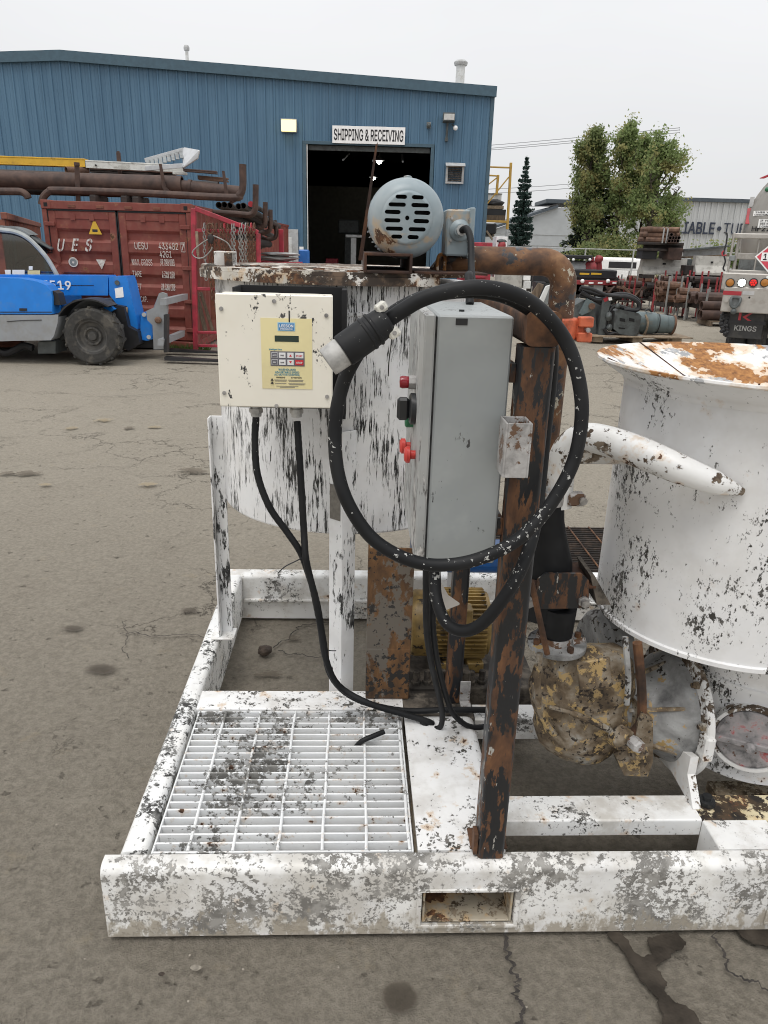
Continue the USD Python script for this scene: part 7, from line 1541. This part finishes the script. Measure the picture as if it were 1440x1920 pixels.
simple('pallet_load', 'dark load on stacked pallets in the yellow storage rack', 'pallet load', [('pallet', pbox(905, 948, 404, 412, 33.2, 34.2), 'wood_old'), ('pallet', pbox(905, 945, 386, 391, 33.2, 34.2), 'wood_pallet'), ('sheet_stack', pbox(905, 949, 393, 403, 33.2, 34.1), 'dark_object'), ('dark_coil', lump(at_y(927, 381, 33.5), .34, 7, (1.2, 1, .45), .3), 'dark_object')])
simple('white_box', 'white box on the top shelf of the yellow storage rack', 'box', [('box_body', pbox(900, 941, 364, 384, 34.3, 35), 'white_metal'), ('box_lid', pbox(899, 942, 362.5, 363.8, 34.28, 35.02), 'tarp_grey')])
simple('shelf_goods', 'dark goods under the lower shelf of the yellow rack', 'goods', [('goods_pile', pbox(900, 932, 419, 438, 33.2, 34.2, .05), 'dark_object'), ('goods_sheet', pbox(898, 925, 439, 443, 33.3, 34.0, .02), 'base_grime')])

# ================================================================== far buildings
RB = thing('grey_warehouse', 'pale grey ribbed warehouse beyond the trees with RELIABLE TUBE lettering', 'warehouse', (W(1240, 460, y=75)[0], 75, 0))
rx0, rx1 = W(1150, 400, y=75)[0] - W(1240, 460, y=75)[0], 30.0
rz = W(1250, 371, y=75)[2] - .25
n = int((rx1 - rx0) / 1.1)
for i in range(n):
    x0 = rx0 + (rx1 - rx0) * i / n; part(RB, 'wall_panel', clad(x0, x0 + (rx1 - rx0) / n - .01, .02, rz, .55, .10), 'grey_cladding', False)
part(RB, 'roof_trim', box(rx0 - .1, rx1, -.25, .0, rz + .001, rz + .32, .01), 'grey_trim'); part(RB, 'roof', box(rx0, rx1, .02, 30, rz - .1, rz + .2, 0), 'roof_metal'); part(RB, 'end_wall', box(rx0, rx0 + .1, .02, 30, .02, rz - .11, 0), 'shed_grey')
zb_ = W(1283, 437.5, y=74.8)[2]; hl = W(1283, 416, y=74.8)[2] - zb_
xo = W(1240, 460, y=75)[0]
xa, xb = W(1283, 430, y=74.8)[0] - xo, W(1340, 430, y=74.8)[0] - xo
m = text('RELIABLE', hl, .05, True); v = np.array(m.vertices)
m2 = text('REL', hl, .05, True); wf, w3 = np.ptp(v[:, 0]), np.ptp(np.array(m2.vertices)[:, 0]); sc_ = (xb - xa) / (wf - w3 - hl * .12)
v[:, 0] = (v[:, 0] - v[:, 0].max()) * sc_ + xb; m.vertices = v + [0, -.14, zb_]; part(RB, 'lettering', m, 'letter_navy', False)
part(RB, 'lettering_dot', orient(lathe([(0, 0), (hl * .2, 0), (hl * .2, .05), (0, .05)], 18), (W(1349, 428, y=74.8)[0] - xo, -.14, zb_ + hl * .5), (0, -1, 0)), 'letter_navy')
m = text('TUBE', hl, .05, False); v = np.array(m.vertices); x0 = W(1357, 430, y=74.8)[0] - xo; x1 = W(1411, 430, y=74.8)[0] - xo; v[:, 0] = (v[:, 0] - v[:, 0].min()) * ((x1 - x0) / np.ptp(v[:, 0])) + x0; m.vertices = v + [0, -.14, zb_]; part(RB, 'lettering', m, 'letter_navy', False)
x0, x1 = W(1226, 430, y=74.8)[0] - xo, W(1241, 430, y=74.8)[0] - xo
part(RB, 'sign_frame', cat_(box(x0, x0 + .12, -.15, -.10, zb_ - .1, zb_ + hl, 0), box(x0 + .121, x1, -.15, -.10, zb_ + hl - .12, zb_ + hl, 0), box(x0 + .2, x1 - .2, -.15, -.10, zb_, zb_ + hl * .6, 0)), 'letter_navy', False)
SX = W(1046, 384, y=78); SL = W(905, 432, y=78)
SB = thing('grey_shed', 'pale grey shed with a sloping roof edge left of the big tree', 'shed', (SL[0], 78, 0))
w_ = SX[0] - SL[0]
part(SB, 'front_wall', prism([(0, 0.02), (w_ + 8, .02), (w_ + 8, SX[2] + .1), (w_, SX[2] - .25), (0, SL[2] - .25)], 0, .2), 'shed_grey'); part(SB, 'roof', prism([(-.2, SL[2] - .248), (w_, SX[2] - .248), (w_, SX[2]), (-.2, SL[2])], -.3, 20), 'grey_trim'); part(SB, 'roof_cap', box(w_ - 1.2, w_ + 3, -.2, 6, SX[2] + .11, SX[2] + .5, .05), 'grey_trim'); part(SB, 'side_wall', box(0, .2, .21, 20, .02, SL[2] - .25, 0), 'shed_grey')
for k in range(3): part(SB, 'wall_seam', box(0, w_ + 7.9, -.04, -.001, 1.2 + 1.0 * k, 1.24 + 1.0 * k, 0), 'light_grey_metal')

# ================================================================== trees
def leaf_cards(P, size, seed, flat=.0, up=None):
    r = np.random.default_rng(seed); n = len(P)
    a = r.normal(size=(n, 3)); 
    if up is not None: a = a * .5 + up
    a /= np.linalg.norm(a, axis=1, keepdims=True); b = np.cross(a, r.normal(size=(n, 3))); b /= np.linalg.norm(b, axis=1, keepdims=True)
    s = size * r.uniform(.6, 1.4, (n, 1)); a, b = a * s, b * s * .62
    V = np.stack([P - a, P + b * .9 - a * .1, P + a, P - b * .9 - a * .1], 1).reshape(-1, 3)
    i = np.arange(n)[:, None] * 4; F = np.hstack([i, i + 1, i + 2, i, i + 2, i + 3]).reshape(-1, 3)
    return trimesh.Trimesh(V, F, process=False)
def branches(base, h, spread, seed, n1=11, lean=(0, 0), r0=.2, first=.25):
    """trunk with rising limbs and twigs; returns (mesh, limb meshes, twig points)"""
    r = np.random.default_rng(seed)
    tp = np.array([[lean[0] * t + .12 * math.sin(4 * t + seed), lean[1] * t, h * t] for t in np.linspace(0, 1, 10)])
    trunk = tube(tp, np.linspace(r0, r0 * .12, 10), 10); limbs, pts = [], []
    for k in range(n1):
        t = first + (.95 - first) * k / n1; p = np.array([np.interp(t, np.linspace(0, 1, 10), tp[:, i]) for i in range(3)])
        az = k * 2.4 + r.uniform(-.4, .4); L = spread * (1.0 - .82 * ((t - .4) / .6) ** 1.5 if t > .4 else .6 + .4 * t / .4) * r.uniform(.6, 1.15)
        el = r.uniform(.5, .9) + .35 * t; d = np.array([math.cos(az) * math.cos(el), math.sin(az) * math.cos(el), math.sin(el)])
        q = np.array([p + d * L * s + np.array([0, 0, .18 * L * s * s]) for s in np.linspace(0, 1, 6)]); limbs.append(tube(q, np.linspace(r0 * .45 * (1 - t * .6), .02, 6), 6))
        for j in range(9):
            s = r.uniform(.25, 1.0); c = p + d * L * s + np.array([0, 0, .18 * L * s * s]); e = c + r.normal(size=3) * np.array([.5, .5, .55]) * L * .30 + [0, 0, .12 * L]
            limbs.append(tube([c, (c + e) / 2 + [0, 0, .05], e], [.025, .016, .006], 4)); pts += [c * (1 - u) + e * u for u in (.45, .75, 1.0)]
    pts += [tp[-1], tp[-2], tp[-3]]
    return trunk, limbs, np.array(pts)
def leafy(name, label, base, h, spread, seed, mat, n_leaf=9000, size=.16, cl=.42, **k):
    t = thing(name, label, 'tree', base); trunk, limbs, pts = branches(base, h, spread, seed, **k); r = np.random.default_rng(seed + 5)
    part(t, 'trunk', trunk, 'bark'); part(t, 'branches', cat_(limbs), 'bark')
    c = pts[r.integers(0, len(pts), n_leaf)]; P = c + np.clip(r.normal(size=(n_leaf, 3)), -1.5, 1.5) * [cl, cl, cl * 1.1] * r.uniform(.4, 1.1, (n_leaf, 1))
    keep = meshkit.fbm(P * .9 + seed, 3, seed) > .425; part(t, 'crown', leaf_cards(P[keep], size, seed), mat, False); return t
ty = 48.0
def tb(px, y=ty): q = W(px, 560, y=y); return np.array([q[0], y, 0.0])
hA, hB, hC, hD = (W(px, py, y=ty)[2] for px, py in ((1150, 226), (1222, 272), (1096, 240), (1186, 258)))
leafy('poplar_tree', 'tallest green leafy tree of the clump, its pointed top above the others', tb(1140), hA, 2.1, 3, 'leaf_green', 17000, .085, .30, n1=17, r0=.16, first=.14)
leafy('poplar_tree', 'green leafy tree on the left of the clump with yellowing leaves', tb(1084, ty + .8), hC, 2.25, 8, 'leaf_dark', 18000, .085, .30, n1=16, r0=.15, first=.16)
leafy('poplar_tree', 'spreading green leafy tree on the right of the clump with its bare dark trunk showing', tb(1184, ty - 1.5), hB, 2.5, 12, 'leaf_green', 18000, .085, .32, n1=16, lean=(.8, 0), r0=.2, first=.27)
leafy('poplar_tree', 'slim green leafy tree between the tallest and the spreading one', tb(1180, ty + 1.2), hD, 1.7, 31, 'leaf_green', 11000, .085, .30, n1=13, r0=.11, first=.3)
leafy('young_tree', 'lower green tree between the clump and the far lettering', tb(1240, ty - .5), W(1240, 372, y=ty)[2], 1.0, 21, 'leaf_green', 6500, .08, .3, n1=9, r0=.08, first=.15)
for k, (px, py, y, sp_, lab_, mt_) in enumerate(((1088, 480, 44, 1.1, 'yellow-green bush in front of the tree clump', 'leaf_dark'), (1140, 470, 45.5, 1.6, 'dark green undergrowth bush below the tallest tree', 'leaf_dark'), (1200, 468, 44.5, 1.2, 'green bush beside the dark tree trunk', 'leaf_dark'), (1310, 476, 47, .8, 'small bush under the far lettering', 'leaf_green'), (1362, 474, 47, .6, 'small bush left of the tanker truck rail', 'leaf_green'), (1115, 455, 47, 1.3, 'dark bush beside the shaded spruce', 'leaf_dark'))):
    b = W(px, 560, y=y); hh = W(px, py - 22, y=y)[2]; t = thing('bush', lab_, 'bush', (b[0], y, 0)); r = np.random.default_rng(40 + k)
    part(t, 'stem', cat_(*[tube([(0, 0, 0), (r.normal(0, .25), r.normal(0, .2), hh * .5), (r.normal(0, .5) * sp_, r.normal(0, .4), hh * .9)], [.04, .025, .008], 5) for _ in range(9)]), 'bark')
    n = 4200; P = r.normal(size=(n, 3)) * [sp_ * .42, sp_ * .4, hh * .2] + [0, 0, hh * .58]; P[:, 2] = np.clip(P[:, 2], .15, hh * 1.05)
    keep = meshkit.fbm(P * 1.3 + k, 3, k) > .42; part(t, 'foliage', leaf_cards(P[keep], .085, 60 + k), mt_, False)
def spruce(label, base, h, R, seed, mat, n_t=27, skirt=.04):
    t = thing('spruce_tree', label, 'tree', base); r = np.random.default_rng(seed); part(t, 'trunk', tube([(0, 0, 0), (0, 0, h * .5), (0, 0, h)], [.14, .09, .012], 8), 'bark')
    tw, P, U = [], [], []
    for k in range(n_t):
        f = (k + r.uniform(0, .6)) / n_t; z = h * (skirt + (1 - skirt) * f ** .92); L = R * (1 - f) ** .85 * r.uniform(.6, 1.15) + .06
        nb = max(4, int(10 * (1 - f)) + 3); a0 = r.uniform(0, 6.3)
        for j in range(nb):
            a = a0 + 2 * PI * j / nb + r.uniform(-.2, .2); Lb = L * r.uniform(.7, 1.1); d = np.array([math.cos(a), math.sin(a), 0])
            q = [np.array([0, 0, z]) + d * Lb * s + np.array([0, 0, -.28 * Lb * s + .20 * Lb * s * s]) for s in (0, .35, .7, 1.0)]
            tw.append(tube(q, [.022, .016, .010, .004], 4, cap=False))
            m = int(16 + 60 * Lb)
            s = r.uniform(.12, 1.0, m); c = np.array([0, 0, z]) + d * (Lb * s)[:, None] + np.stack([0 * s, 0 * s, -.28 * Lb * s + .20 * Lb * s * s], 1)
            side = np.array([-d[1], d[0], 0]); c = c + side * (r.normal(0, .13, m) * Lb * (1.15 - s))[:, None] + np.array([0, 0, -1]) * np.abs(r.normal(0, .11, m))[:, None]
            P.append(c); U.append(np.tile(d * .8 + [0, 0, .1], (m, 1)))
    P, U = np.vstack(P), np.vstack(U); part(t, 'branches', cat_(tw), 'bark', False); part(t, 'crown', leaf_cards(P, .11, seed, up=U), mat, False)
b = W(966, 560, y=60); spruce('narrow blue-green spruce between the yellow rack and the grey shed', (b[0], 60, 0), W(967, 291, y=60)[2], 1.5, 5, 'needle_blue', 27)
b = W(1098, 560, y=49.5); spruce('dark spruce half hidden in the leafy tree clump', (b[0], 49.5, 0), W(1098, 262, y=49.5)[2], 2.7, 6, 'needle_dark', 24)
b = W(1397, 560, y=52); spruce('dark spruce mostly hidden behind the tanker', (b[0], 52, 0), W(1397, 345, y=52)[2], 1.5, 9, 'needle_dark', 22)
# overhead lines
for k, (pa, pb, lab_) in enumerate((((880, 274), (1075, 257), 'top wire of the upper three overhead wires'), ((880, 280), (1075, 262), 'middle wire of the upper three overhead wires'), ((880, 283), (1075, 266), 'lowest wire of the upper three overhead wires'), ((930, 353), (1075, 343), 'top wire of the lower overhead wires left of the trees'), ((930, 361), (1075, 351), 'middle wire of the lower overhead wires left of the trees'), ((975, 386), (1045, 384), 'short wire ending at the grey shed roof'))):
    a, b = W(*pa, y=68), W(*pb, y=64); o = (a + b) / 2; t = thing('overhead_wire', lab_, 'wire', o, 0); d = (b - a)
    pts = [a - o - d * .3 * (k < 5), (0, 0, -.08), b - o + d * .9 * (k < 5)]; part(t, 'cable', tube(curve(pts, 8), .017, 5), 'wire_dark')
    part(t, 'insulator', cyl(np.array(pts[2]) - d * .002, np.array(pts[2]), .05, seg=6), 'wire_dark')
